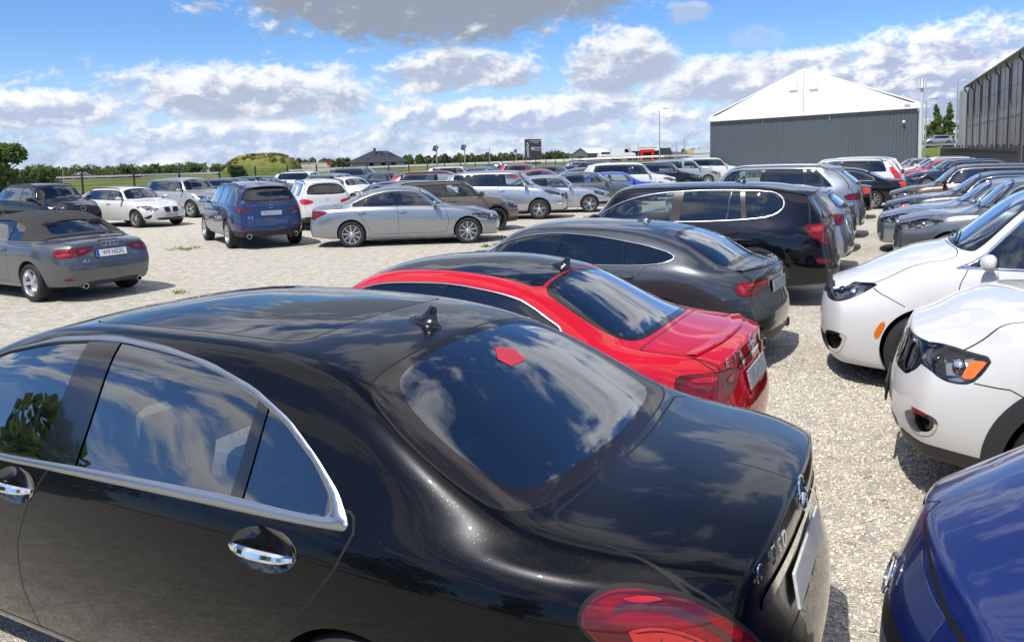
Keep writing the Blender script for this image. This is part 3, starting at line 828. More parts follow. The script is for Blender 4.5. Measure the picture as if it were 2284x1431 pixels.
def patch_on(sk, pts, view, off=.003):
    """lay a small flat outline onto the skin; returns 3-D points"""
    out = []
    for a, b_ in pts:
        if view == 'r': x, n = sk.endx(a, b_, 0); p = np.array((x, a, b_))
        elif view == 'f': x, n = sk.endx(a, b_, 1); p = np.array((x, a, b_))
        elif view == 's': y, n = sk.side(a, b_, 1); p = np.array((a, y, b_))
        elif view == 'S': y, n = sk.side(a, b_, -1); p = np.array((a, y, b_))
        else: z, n = sk.top(a, b_); p = np.array((a, b_, z))
        n = n/np.linalg.norm(n); p = p+n*off
        out.append((p[0]-sk.P['L']/2, p[1], p[2]))
    return out
def ribbon(root, sk, line, view, wid, thick, m, name, closed=False, n=10):
    """raised bar following the skin"""
    pts = patch_on(sk, line, view, thick*.3)
    b = MB(); b.tube(pts, wid, n, closed=closed); return b.build(name, m, root, smooth=True)
def plate(root, sk, end, z, m, w=.52, h=.115, y=0., text=None, off=.012, tilt=None):
    x, n = sk.endx(y, z, end); L = sk.P['L']; sg = -1 if end == 0 else 1
    n = n/np.linalg.norm(n); tl = math.asin(max(-1, min(1, n[2]))) if tilt is None else tilt
    e = MB(); e.rbox((0, 0, 0), (.012, w, h), .004)
    o = e.build('number_plate', m, root)
    o.location = (x-L/2+sg*off, y, z); o.rotation_euler = (0, -sg*tl, 0)
    return o
# ------------------------------------------------------------------ ground
STONES = [(0, (.33, .32, .30)), (.12, (.53, .50, .44)), (.3, (.68, .635, .54)), (.55, (.74, .695, .595)), (.8, (.66, .595, .47)), (.91, (.60, .45, .26)), (.94, (.47, .45, .44)), (1, (.80, .76, .67))]
def gravel_mat():
    m, t = mat('pale_gravel')
    tc = t.n('ShaderNodeTexCoord').outputs['Object']
    big = t.n('ShaderNodeTexNoise', Vector=tc, Scale=.22, Detail=5.).outputs[0]
    mid = t.n('ShaderNodeTexNoise', Vector=tc, Scale=1.7, Detail=4.).outputs[0]
    warp = t.n('ShaderNodeTexNoise', Vector=tc, Scale=26., Detail=2.).outputs['Color']
    wv = t.n('ShaderNodeVectorMath', _operation='MULTIPLY_ADD', i0=warp, i1=(.03, .03, .03), i2=tc).outputs[0]
    v1 = t.n('ShaderNodeTexVoronoi', Vector=wv, Scale=72., Randomness=1.)
    v2 = t.n('ShaderNodeTexVoronoi', Vector=wv, Scale=72., _feature='DISTANCE_TO_EDGE')
    v3 = t.n('ShaderNodeTexVoronoi', Vector=wv, Scale=150.)
    s1 = t.n('ShaderNodeSeparateColor', Color=v1.outputs['Color'])
    stone = t.ramp(s1.outputs[0], STONES)
    s3 = t.n('ShaderNodeSeparateColor', Color=v3.outputs['Color'])
    fines = t.ramp(s3.outputs[0], [(0, (.40, .37, .31)), (.5, (.60, .555, .46)), (1, (.71, .66, .56))])
    c = t.mix(t.m('MULTIPLY', t.m('LESS_THAN', s1.outputs[1], .3), 1.), stone, fines)
    c = t.mix(t.m('MULTIPLY', t.sm(big, .35, .68), .30), c, (.64, .58, .47))
    c = t.mix(t.m('MULTIPLY', t.sm(mid, .50, .75), .30), c, (.46, .43, .37))
    sp = t.n('ShaderNodeTexNoise', Vector=tc, Scale=5.5, Detail=7., Roughness=.9).outputs[0]
    c = t.n('ShaderNodeVectorMath', _operation='SCALE', i0=c, Scale=t.m('MULTIPLY_ADD', t.sm(sp, .36, .64), .55, .70)).outputs[0]
    b = t.n('ShaderNodeBsdfPrincipled', Base__Color=c, Roughness=.95); b.inputs['Specular IOR Level'].default_value = .1
    tilt = t.m('MULTIPLY', s1.outputs[2], .5)
    hgt = t.m('ADD', t.m('MULTIPLY', t.m('MINIMUM', v2.outputs[0], .25), 2.6), t.m('ADD', tilt, t.m('MULTIPLY', s3.outputs[1], .12)))
    bp = t.n('ShaderNodeBump', Height=hgt, Strength=.8, Distance=.012)
    t.link(bp.outputs[0], b.inputs['Normal'])
    o = t.n('ShaderNodeOutputMaterial'); t.link(b.outputs[0], o.inputs[0])
    return m
GR = gravel_mat()
rng = np.random.RandomState(7); random.seed(5)
FA = np.array([-22.5, 41.8]); FD = np.array([math.cos(R(65)), math.sin(R(65))])
def fence_pt(k): return FA+FD*3.2*k
a_, b_ = fence_pt(-12), fence_pt(26)
g = mesh_obj('gravel_yard', [(-60, -30, 0), (75, -30, 0), (75, 80, 0), (40, 104, 0), (b_[0], b_[1], 0), (a_[0], a_[1], 0), (-60, a_[1]-20, 0)], [(0, 1, 2, 3, 4, 5, 6)], GR, smooth=False)
tag(g, 'pale crushed stone gravel yard the cars stand on', 'gravel yard', kind='structure')
def field_mat():
    m, t = mat('dry_meadow'); tc = t.n('ShaderNodeTexCoord').outputs['Object']
    n1 = t.n('ShaderNodeTexNoise', Vector=tc, Scale=.05, Detail=8., Roughness=.65).outputs[0]
    n2 = t.n('ShaderNodeTexNoise', Vector=tc, Scale=2.2, Detail=6., Roughness=.7).outputs[0]
    c = t.ramp(t.m('ADD', t.m('MULTIPLY', n1, .7), t.m('MULTIPLY', n2, .3)), [(.3, (.05, .085, .02)), (.5, (.13, .15, .045)), (.7, (.26, .22, .09))])
    b = t.n('ShaderNodeBsdfPrincipled', Base__Color=c, Roughness=1.); b.inputs['Specular IOR Level'].default_value = .05
    o = t.n('ShaderNodeOutputMaterial'); t.link(b.outputs[0], o.inputs[0]); return m
FIELD = field_mat()
g = mesh_obj('ground', [(-4000, -4000, -.04), (4000, -4000, -.04), (4000, 4000, -.04), (-4000, 4000, -.04)], [(0, 1, 2, 3)], FIELD, smooth=False)
tag(g, 'dry green and yellow meadow reaching to the horizon', 'meadow', kind='structure')
# loose stones lying in the near part of the aisle
def loose_gravel():
    N = 70000
    P = np.stack([rng.uniform(.7, 5.2, N), rng.uniform(1.6, 11.0, N)], 1)
    keep = rng.rand(N) < np.clip(1.25-(P[:, 1]-2)*.10, .25, 1)*np.clip((P[:, 0]-.7)/1.0, 0, 1)*np.clip((11-P[:, 1])/3, 0, 1)*np.clip((5.2-P[:, 0])/1.2, 0, 1); P = P[keep]; N = len(P)
    t = (1+5**.5)/2
    ico = np.array([(-1, t, 0), (1, t, 0), (-1, -t, 0), (1, -t, 0), (0, -1, t), (0, 1, t), (0, -1, -t), (0, 1, -t), (t, 0, -1), (t, 0, 1), (-t, 0, -1), (-t, 0, 1)])/1.9
    fc = np.array([(0, 11, 5), (0, 5, 1), (0, 1, 7), (0, 7, 10), (0, 10, 11), (1, 5, 9), (5, 11, 4), (11, 10, 2), (10, 7, 6), (7, 1, 8), (3, 9, 4), (3, 4, 2), (3, 2, 6), (3, 6, 8), (3, 8, 9), (4, 9, 5), (2, 4, 11), (6, 2, 10), (8, 6, 7), (9, 8, 1)])
    s = np.clip(rng.lognormal(math.log(.0078), .30, N), .0045, .016)
    V = ico[None]*(1+rng.uniform(-.42, .36, (N, 12, 1)))*(s[:, None, None]*np.stack([rng.uniform(.8, 1.5, N), rng.uniform(.7, 1.1, N), rng.uniform(.45, .8, N)], 1)[:, None, :])
    a = rng.uniform(0, 6.28, N); tl = rng.uniform(-.5, .5, N)
    x = V[..., 0]*np.cos(tl)[:, None]-V[..., 2]*np.sin(tl)[:, None]; z = V[..., 0]*np.sin(tl)[:, None]+V[..., 2]*np.cos(tl)[:, None]; y = V[..., 1]
    X = x*np.cos(a)[:, None]-y*np.sin(a)[:, None]+P[:, :1]; Y = x*np.sin(a)[:, None]+y*np.cos(a)[:, None]+P[:, 1:]
    W_ = np.stack([X, Y, z+s[:, None]*.3], 2).reshape(-1, 3)
    F = (fc[None]+12*np.arange(N)[:, None, None]).reshape(-1, 3)
    me = bpy.data.meshes.new('loose_gravel'); me.vertices.add(len(W_)); me.vertices.foreach_set('co', W_.ravel().astype(np.float32))
    me.loops.add(F.size); me.loops.foreach_set('vertex_index', F.ravel().astype(np.int32))
    me.polygons.add(len(F)); me.polygons.foreach_set('loop_start', np.arange(0, F.size, 3, dtype=np.int32)); me.update(calc_edges=True)
    at = me.attributes.new('shade', 'FLOAT', 'POINT'); at.data.foreach_set('value', np.repeat(rng.rand(N), 12).astype(np.float32))
    m, t2 = mat('gravel_stone'); f = t2.n('ShaderNodeAttribute', _attribute_name='shade').outputs['Fac']
    tc = t2.n('ShaderNodeTexCoord').outputs['Object']; nz = t2.n('ShaderNodeTexNoise', Vector=tc, Scale=90., Detail=3.).outputs[0]
    c = t2.ramp(f, STONES); vm = t2.n('ShaderNodeVectorMath', _operation='SCALE', i0=c, Scale=t2.m('MULTIPLY_ADD', nz, .4, .85))
    b = t2.n('ShaderNodeBsdfPrincipled', Base__Color=vm.outputs[0], Roughness=.95); b.inputs['Specular IOR Level'].default_value = .1
    o = t2.n('ShaderNodeOutputMaterial'); t2.link(b.outputs[0], o.inputs[0])
    me.materials.append(m); o = bpy.data.objects.new('loose_gravel', me); CO.objects.link(o)
    tag(o, 'loose crushed stones lying in the aisle between the car rows', 'gravel', kind='stuff')
loose_gravel()
# ------------------------------------------------------------------ vegetation
def leaf_mat(name, c0, c1):
    m, t = mat(name); f = t.n('ShaderNodeAttribute', _attribute_name='shade').outputs['Fac']
    c = t.mix(f, c0, c1)
    d = t.n('ShaderNodeBsdfPrincipled', Base__Color=c, Roughness=.6); d.inputs['Specular IOR Level'].default_value = .25
    tr = t.n('ShaderNodeBsdfTranslucent', Color=c)
    mx = t.n('ShaderNodeMixShader', i0=.4, i1=d.outputs[0], i2=tr.outputs[0])
    o = t.n('ShaderNodeOutputMaterial'); t.link(mx.outputs[0], o.inputs[0]); return m
LEAF = [leaf_mat('leaf_mid_green', (.07, .12, .03), (.18, .25, .075)), leaf_mat('leaf_olive', (.08, .11, .04), (.20, .23, .10)), leaf_mat('leaf_dark', (.05, .09, .03), (.12, .18, .065))]
BARK = pbr('bark', (.10, .075, .055), .9, noise=(9, .4))
def leaves(name, m, parent, centers, radii, n, size, aspect=1.6, hang=.0):
    """leaf-sized faces scattered through lumps of a crown"""
    C = np.array(centers, float); Rr = np.array(radii, float); w = Rr.prod(1) if Rr.ndim == 2 else Rr**3
    k = rng.choice(len(C), n, p=w/w.sum())
    d = rng.normal(size=(n, 3)); d /= np.linalg.norm(d, axis=1)[:, None]
    rad = rng.uniform(.35, 1., n)**.5
    P = C[k]+d*rad[:, None]*(Rr[k] if Rr.ndim == 2 else Rr[k][:, None])
    nn = d*.6+rng.normal(size=(n, 3))*.7+np.array([0, 0, .35]); nn /= np.linalg.norm(nn, axis=1)[:, None]
    t = np.cross(nn, rng.normal(size=(n, 3))); t /= np.linalg.norm(t, axis=1)[:, None]; b = np.cross(nn, t)
    s = size*rng.uniform(.6, 1.4, n)[:, None]
    V = np.stack([P-t*s*aspect*.5, P+b*s*.42, P+t*s*aspect*.5, P-b*s*.42], 1).reshape(-1, 3)
    F = np.arange(4*n).reshape(-1, 4)
    me = bpy.data.meshes.new(name); me.vertices.add(4*n); me.vertices.foreach_set('co', V.ravel().astype(np.float32))
    me.loops.add(4*n); me.loops.foreach_set('vertex_index', F.ravel().astype(np.int32)); me.polygons.add(n); me.polygons.foreach_set('loop_start', np.arange(0, 4*n, 4, dtype=np.int32)); me.update(calc_edges=True)
    lump = rng.rand(len(C))
    at = me.attributes.new('shade', 'FLOAT', 'POINT'); at.data.foreach_set('value', np.repeat(np.clip(lump[k]*.6+rng.rand(n)*.4, 0, 1), 4).astype(np.float32))
    me.materials.append(m); o = bpy.data.objects.new(name, me); CO.objects.link(o); o.parent = parent; return o
def tree(name, label, cat, loc, h, r, n, size, li=0, group=None, slim=False, low=.25):
    root = empty(name, loc); tag(root, label, cat, group)
    b = MB(); lean = rng.uniform(-.05, .05, 2)
    b.tube([(0, 0, -.1), (lean[0]*h*.3, lean[1]*h*.3, h*.35), (lean[0]*h*.5, lean[1]*h*.5, h*.8)], [h*.028, h*.02, h*.006], 7)
    for k in range(5 if not slim else 3):
        a = rng.uniform(0, 6.28); z = h*rng.uniform(.25, .6)
        b.tube([(lean[0]*z, lean[1]*z, z), (math.cos(a)*r*.6, math.sin(a)*r*.6, z+h*.22)], [h*.011, h*.003], 5)
    b.build('trunk', BARK, root, smooth=True)
    cs, rs = [], []
    m = 16 if not slim else 14
    for k in range(m):
        a = rng.uniform(0, 6.28)
        if slim:
            z = h*(.14+.84*k/m); q = r*(1-abs(k/m-.35)*1.15)*.62; cs.append((math.cos(a)*q*.35, math.sin(a)*q*.35, z)); rs.append((q*.8, q*.8, h*.075))
        else:
            z = h*rng.uniform(low, .86); q = r*math.sqrt(max(.05, 1-((z/h-.5)/.52)**2)); d = q*rng.uniform(.2, .8); s = r*rng.uniform(.26, .46); cs.append((math.cos(a)*d, math.sin(a)*d, z)); rs.append((s, s, s*.8))
    leaves('crown', LEAF[li], root, cs, rs, n, size); return root
tree('leafy_tree', 'big bushy green tree cut by the left picture edge', 'tree', (-25.6, 40.0, 0), 3.9, 1.8, 8000, .15, 0, low=.12)
tree('leafy_tree', 'smaller shrub-like tree at the foot of the big left tree', 'tree', (-27.6, 46.5, 0), 2.5, 1.6, 2600, .15, 0, low=.1)
for x, y, h, r in ((-17., -9., 7.5, 3.2), (-21., 1., 6.5, 3.), (-13., -17., 8., 3.4), (-26., 9., 6., 3.)): tree('leafy_tree', 'broad garden tree standing behind the viewer', 'tree', (x, y, 0), h, r, 2500, .3, 2, 'trees behind the viewer', low=.08)
GT = 'trees along the far road'
HOR = lambda x: 352-.028*(x-1142)
def wx(px, D): return (px-1142)/F_PX*D
for i, (px, D, h, r) in enumerate([(110, 190, 3.4, 4.2), (150, 200, 3.0, 4.4), (195, 195, 4.0, 3.6), (232, 205, 3.3, 4.4), (262, 200, 3.2, 3.2), (296, 190, 4.4, 3.4), (330, 230, 3.0, 3.6), (362, 240, 4.2, 4.0), (395, 240, 3.6, 4.4), (425, 250, 4.6, 4.2), (452, 250, 4.2, 3.6), (500, 215, 3.4, 3.2)]):
    tree('far_tree', 'low green tree clump in the line far behind the left fence', 'tree', (wx(px, D), D, 0), h*.72, r, 1200, .42, i % 2, GT, low=.1)
for i, (px, h) in enumerate([(528, 4.2), (542, 3.6)]): tree('bunker_tree', ['dark round tree at the left foot of the grassy mound', 'second dark tree tucked against the grassy mound'][i], 'tree', (wx(px, 146), 146, 0), h*.62, 1.15, 900, .25, 2)
for px, h, lab in ((2087, 10.0, 'left poplar beside the tall white mast'), (2115, 10.4, 'right poplar close to the grey hall ladder')):
    tree('poplar', lab, 'tree', (wx(px, 150), 150, 0), h, 2.1, 3200, .34, 0, 'pair of poplars', slim=True)
tree('poplar', 'small poplar top rising behind the apartment block', 'tree', (wx(2072, 190), 190, 0), 7.5, 1.6, 900, .4, 2, slim=True)
def wood(name, label, x0, x1, D, h0, h1, n, li):
    cs, rs = [], []
    for k in range(int((x1-x0)/F_PX*D/2.2)):
        x = wx(x0, D)+k*2.2+rng.uniform(-.8, .8); h = rng.uniform(h0, h1)
        cs.append((x, D+rng.uniform(-4, 4), h*.55)); rs.append((1.7, 1.7, h*.5))
    o = leaves(name, LEAF[li], None, cs, rs, n, .8); tag(o, label, 'wood', kind='stuff')
wood('far_wood', 'even strip of young pines on the skyline right of the tiled house', 900, 1290, 420, 3.6, 5.6, 9000, 1)
wood('far_wood', 'pale distant trees between the mound and the tiled house', 640, 800, 380, 3.6, 5.2, 4000, 1)
wood('far_wood', 'distant hedge line behind the left road', -80, 560, 400, 2.2, 4.0, 9000, 1)
wood('far_wood', 'distant trees behind the red fronted showroom', 1290, 1620, 520, 3.4, 5.6, 4000, 2)
wood('far_wood', 'distant tree strip between hall and mast', 2030, 2150, 420, 4., 8., 2500, 1)
# weeds on the gravel
WEED = leaf_mat('weed_leaf', (.16, .22, .06), (.32, .38, .12))
def weed(x, y, r, n, lab):
    o = leaves('weed', WEED, None, [(x+rng.uniform(-r, r), y+rng.uniform(-r*.5, r*.5), .03) for _ in range(9)], [(r*.35, r*.3, .03)]*9, n, .026, 2.8); tag(o, lab, 'weed', 'weeds growing in the gravel', kind='stuff')
for x, y, r, n, lab in ((-8.55, 20.2, .5, 150, 'flat weed patch left of the blue car rear wheel'), (-9.9, 18.9, .4, 80, 'weed tuft between the grey convertible and the blue car'), (-5.55, 13.05, .12, 30, 'weed at the shadow tip of the grey convertible'), (-.4, 18.9, .3, 130, 'weed under the nose of the silver saloon'), (-.1, 20.8, .35, 160, 'weed clump before the bronze crossover wheel'), (2.9, 27.4, .35, 160, 'tall weed by the silver coupe front wheel')):
    weed(x, y, r, n, lab)
def mound():
    n, m = 40, 14; V = []; F = []
    for i in range(n+1):
        u = i/n*2-1
        for j in range(m+1):
            v = j/m*2-1
            q = max(0, 1-abs(u)**3.2)**.55*max(0, 1-abs(v)**3)**.6
            z = 4.15*q*(1+.05*math.sin(u*9)+.04*math.sin(v*7+u*5))
            V.append((u*6.9, v*6, z-.05))
    for i in range(n):
        for j in range(m): F.append((i*(m+1)+j, (i+1)*(m+1)+j, (i+1)*(m+1)+j+1, i*(m+1)+j+1))
    mm, t = mat('mound_grass'); tc = t.n('ShaderNodeTexCoord').outputs['Object']
    nz = t.n('ShaderNodeTexNoise', Vector=tc, Scale=.7, Detail=8., Roughness=.7).outputs[0]
    z = t.n('ShaderNodeSeparateXYZ', Vector=tc).outputs[2]
    c = t.ramp(t.m('ADD', t.m('MULTIPLY', nz, .8), t.m('MULTIPLY', z, .06)), [(.3, (.08, .13, .03)), (.5, (.15, .19, .05)), (.62, (.24, .21, .075)), (.78, (.28, .21, .10))])
    b = t.n('ShaderNodeBsdfPrincipled', Base__Color=c, Roughness=1.); b.inputs['Specular IOR Level'].default_value = .05
    bp = t.n('ShaderNodeBump', Height=nz, Strength=1., Distance=.5); t.link(bp.outputs[0], b.inputs['Normal'])
    o = t.n('ShaderNodeOutputMaterial'); t.link(b.outputs[0], o.inputs[0])
    o = mesh_obj('grass_hill', V, F, mm); o.location = (wx(597, 152), 152, 0); tag(o, 'grass covered old bunker mound left of the tiled house', 'mound', kind='structure')
    cs = [(rng.uniform(-6, 6), rng.uniform(-4.5, 2), 0) for _ in range(70)]; cc = []
    for x, y, _ in cs:
        q = max(0, 1-abs(x/6.9)**3.2)**.55*max(0, 1-abs(y/6)**3)**.6; cc.append((x+wx(597, 152), y+152, 4.1*q+.05))
    w = leaves('tall_grass', leaf_mat('mound_tufts', (.13, .16, .04), (.34, .29, .12)), None, cc, [(.5, .5, .22)]*70, 2500, .22, 3.); tag(w, 'tall grass tufts on the bunker mound', 'grass', kind='stuff')
mound()
# tall dry grass strip behind the fence
cc = []
for k in range(170):
    p = fence_pt(rng.uniform(-6, 8))+np.array([-rng.uniform(1, 9), rng.uniform(0, 4)]); cc.append((p[0], p[1], .15))
w = leaves('tall_grass', leaf_mat('dry_grass', (.16, .17, .05), (.36, .31, .12)), None, cc, [(1.2, 1.2, .35)]*170, 9000, .22, 3.2); tag(w, 'tall yellow green grass behind the left fence', 'grass', kind='stuff')
# ------------------------------------------------------------------ fences, road, buildings
STEEL = pbr('anthracite_steel', (.025, .027, .03), .5)
GALV = pbr('galvanised_steel', (.42, .43, .44), .45, metal=.6)
WHITE = pbr('white_paint', (.78, .78, .77), .5); CONC = pbr('pale_concrete', (.50, .48, .45), .9, noise=(.8, .25))
def mesh_fence(k0, k1, label):
    root = empty('mesh_fence', (*fence_pt(k0), 0), R(65)); tag(root, label, 'fence')
    for k in range(k1-k0+1):
        b = MB(); b.box((k*3.2, 0, 1.0), (.07, .07, 2.05)); b.box((k*3.2, 0, 2.04), (.08, .08, .03)); b.build('post', STEEL, root)
    for k in range(k1-k0):
        b = MB()
        for j in range(1, 32): b.box((k*3.2+j*.1, 0, .95), (.006, .006, 1.8))
        for z in (.08, .5, .9, 1.3, 1.7, 1.85): b.box((k*3.2+1.6, .006, z), (3.1, .008, .014))
        b.build('wire_panel', STEEL, root)
mesh_fence(-4, 24, 'anthracite wire mesh fence with square posts along the far edge of the yard')
def strip(name, label, cat, pts, half, zoff, m, kind='structure'):
    V = []; F = []
    for i, p in enumerate(pts):
        a = np.array(pts[max(i-1, 0)][:2]); b_ = np.array(pts[min(i+1, len(pts)-1)][:2]); d = b_-a; d = d/np.linalg.norm(d); n = np.array([-d[1], d[0]])
        for s, dz in ((half+4.5, -9), (half, 0), (-half, 0), (-half-4.5, -9)):
            z = p[2]+zoff if dz == 0 else min(0, p[2]+zoff)-.05
            V.append((p[0]-n[0]*s, p[1]-n[1]*s, z))
    for i in range(len(pts)-1):
        for k in range(3): F.append((i*4+k, i*4+k+1, (i+1)*4+k+1, (i+1)*4+k))
    o = mesh_obj(name, V, F, None, smooth=False, mats=[FIELD, m], midx=[0, 1, 0]*(len(pts)-1)); tag(o, label, cat, kind=kind); return o
RP = [(-170, 176, .25), (-110, 168, .25), (-70, 160, .3), (-40, 152, .5), (-15, 144, .8), (5, 136, 1.0), (25, 130, 1.25), (45, 127, 1.5), (70, 125, 1.9), (100, 124, 2.4), (150, 124, 2.8)]
ASPH = pbr('asphalt', (.16, .16, .165), .9, noise=(.6, .2))
strip('road', 'grey main road on a low embankment behind the yard', 'road', RP, 5.0, 0, ASPH)
def guardrail(off, label, step=4.):
    root = empty('guardrail', (0, 0, 0)); tag(root, label, 'guardrail')
    P = [np.array(p) for p in RP]; pts = []
    for a, b in zip(P, P[1:]):
        n = int(np.linalg.norm(b-a)/step)
        d = (b-a)/np.linalg.norm(b-a); nn = np.array([-d[1], d[0], 0])
        for k in range(n): pts.append(a+(b-a)*k/n+nn*off)
    b = MB()
    prof = [(-.03, .42), (.04, .50), (-.02, .58), (.04, .66), (-.03, .74)]
    V = []
    for p in pts: V += [(p[0], p[1]+y, p[2]+z) for y, z in prof]
    b.add(V, [(i*5+k, (i+1)*5+k, (i+1)*5+k+1, i*5+k+1) for i in range(len(pts)-1) for k in range(4)]); b.build('rail', GALV, root)
    for i in range(0, len(pts), 1):
        if i > 99: break
        q = MB(); p = pts[i]; q.box((p[0], p[1]+.08, p[2]+.3), (.1, .06, .9)); q.build('post', GALV, root)
guardrail(-5.2, 'galvanised guardrail on the near edge of the main road'); guardrail(4.6, 'galvanised guardrail on the far edge of the main road')
def corrugated(name, m, parent, x0, x1, z0, z1f, y, pitch=.25, dep=.035, back=False):
    """ribbed sheet wall in the local xz plane, top edge given by z1f(x)"""
    V = []; n = int((x1-x0)/pitch)
    for k in range(n):
        for f, d in ((0, 0), (.12, dep), (.5, dep), (.62, 0)):
            x = x0+(k+f)*(x1-x0)/n; V += [(x, y-d, z0), (x, y-d, z1f(x))]
    V += [(x1, y, z0), (x1, y, z1f(x1))]
    F = [(2*i, 2*i+2, 2*i+3, 2*i+1) for i in range(len(V)//2-1)]
    return mesh_obj(name, V, F, m, parent, smooth=False)
def storage_tent():
    A = np.array([16.65, 66.]); B = np.array([30.35, 59.2]); d = B-A; W = np.linalg.norm(d)
    root = empty('storage_hall', (A[0], A[1], 0), math.atan2(d[1], d[0])); tag(root, 'storage hall with dark ribbed walls and a white membrane gable roof', 'hall')
    wall = pbr('slate_grey_sheet', (.085, .10, .115), .45, noise=(.5, .12)); mem = pbr('white_membrane', (.80, .79, .76), .55, noise=(.35, .04))
    ze = lambda x: 4.74+.32*x/W; za = 8.45; D = 26.; xm = W*.475
    corrugated('front_wall', wall, root, .05, W-.05, 0, lambda x: ze(x)-.02, 0)
    b = MB(); b.box((W/2, .06, .12), (W-.1, .12, .3)); b.build('wall_base', CONC, root)
    for x, s in ((0, -1), (W, 1)):
        o = corrugated('side_wall', wall, root, 0, D, 0, lambda q: 4.8, 0); o.rotation_euler = (0, 0, math.pi/2 if s > 0 else math.pi/2); o.location = (x, 0, 0)
    # membrane gable: fabric sheet with rolled edge and a little belly
    V = []; F = []; n = 28
    for i in range(n+1):
        x = -.12+(W+.24)*i/n; lo = ze(min(max(x, 0), W))-.10
        t = x/xm if x < xm else (W-x)/(W-xm); hi = max(lo+.42, ze(x)+.10+(za-ze(xm)-.1)*min(1, max(0, t)))
        for j in range(9):
            q = j/8; V.append((x, -.10-.06*math.sin(q*math.pi)*min(1, t*2 if t > 0 else 0), lo+(hi-lo)*q))
    for i in range(n):
        for j in range(8): F.append((i*9+j, (i+1)*9+j, (i+1)*9+j+1, i*9+j+1))
    mesh_obj('gable_membrane', V, F, mem, root)
    V = [(-.12, -.1, ze(0)+.32), (xm, -.1, za+.0), (W+.12, -.1, ze(W)+.32)]; V += [(x, D, z) for x, y, z in V]
    V += [(x, y, z-.12) for x, y, z in V]
    mesh_obj('roof', V, [(0, 1, 4, 3), (1, 2, 5, 4), (6, 9, 10, 7), (7, 10, 11, 8), (0, 3, 9, 6), (2, 8, 11, 5), (0, 6, 7, 1), (1, 7, 8, 2)], mem, root, smooth=False)
    b = MB(); b.tube([(-.12, -.2, ze(0)-.08), (W+.12, -.2, ze(W)-.08)], .06, 8); b.build('membrane_hem', mem, root, smooth=True)
    b = MB()
    for k in range(13): b.box((xm, -.185, 4.95+k*.27), (.05, .03, .09))
    b.build('lacing', pbr('grey_lacing', (.45, .45, .45), .7), root)
    for sx in (-1, 1):
        b = MB(); b.rbox((xm+sx*.75, -.20, 7.05), (.62, .05, .62), .02); b.build('vent_flap', pbr('off_white_vent', (.76, .75, .71), .6), root)
        b = MB()
        for k in range(4): b.box((xm+sx*.75-.25+k*.17, -.2, 6.66), (.05, .05, .06))
        b.build('vent_ties', pbr('grey_lacing', (.45, .45, .45), .7), root)
    for x in (4.2, 9.2):
        b = MB(); b.box((x, -.1, ze(x)-.28), (.03, .04, .34)); b.box((x, -.14, ze(x)-.5), (.05, .05, .14)); b.build('hanging_lamp', GALV, root)
    b = MB(); b.box((W-.95, -.12, 4.05), (.07, .2, .07)); b.ball((W-.95, -.24, 3.98), .11); b.build('camera', WHITE, root, smooth=True)
    b = MB(); b.rbox((W-.75, -.2, ze(W)+.14), (.38, .03, .18), .01); b.build('maker_plate', pbr('grey_lacing', (.45, .45, .45), .7), root)
storage_tent()
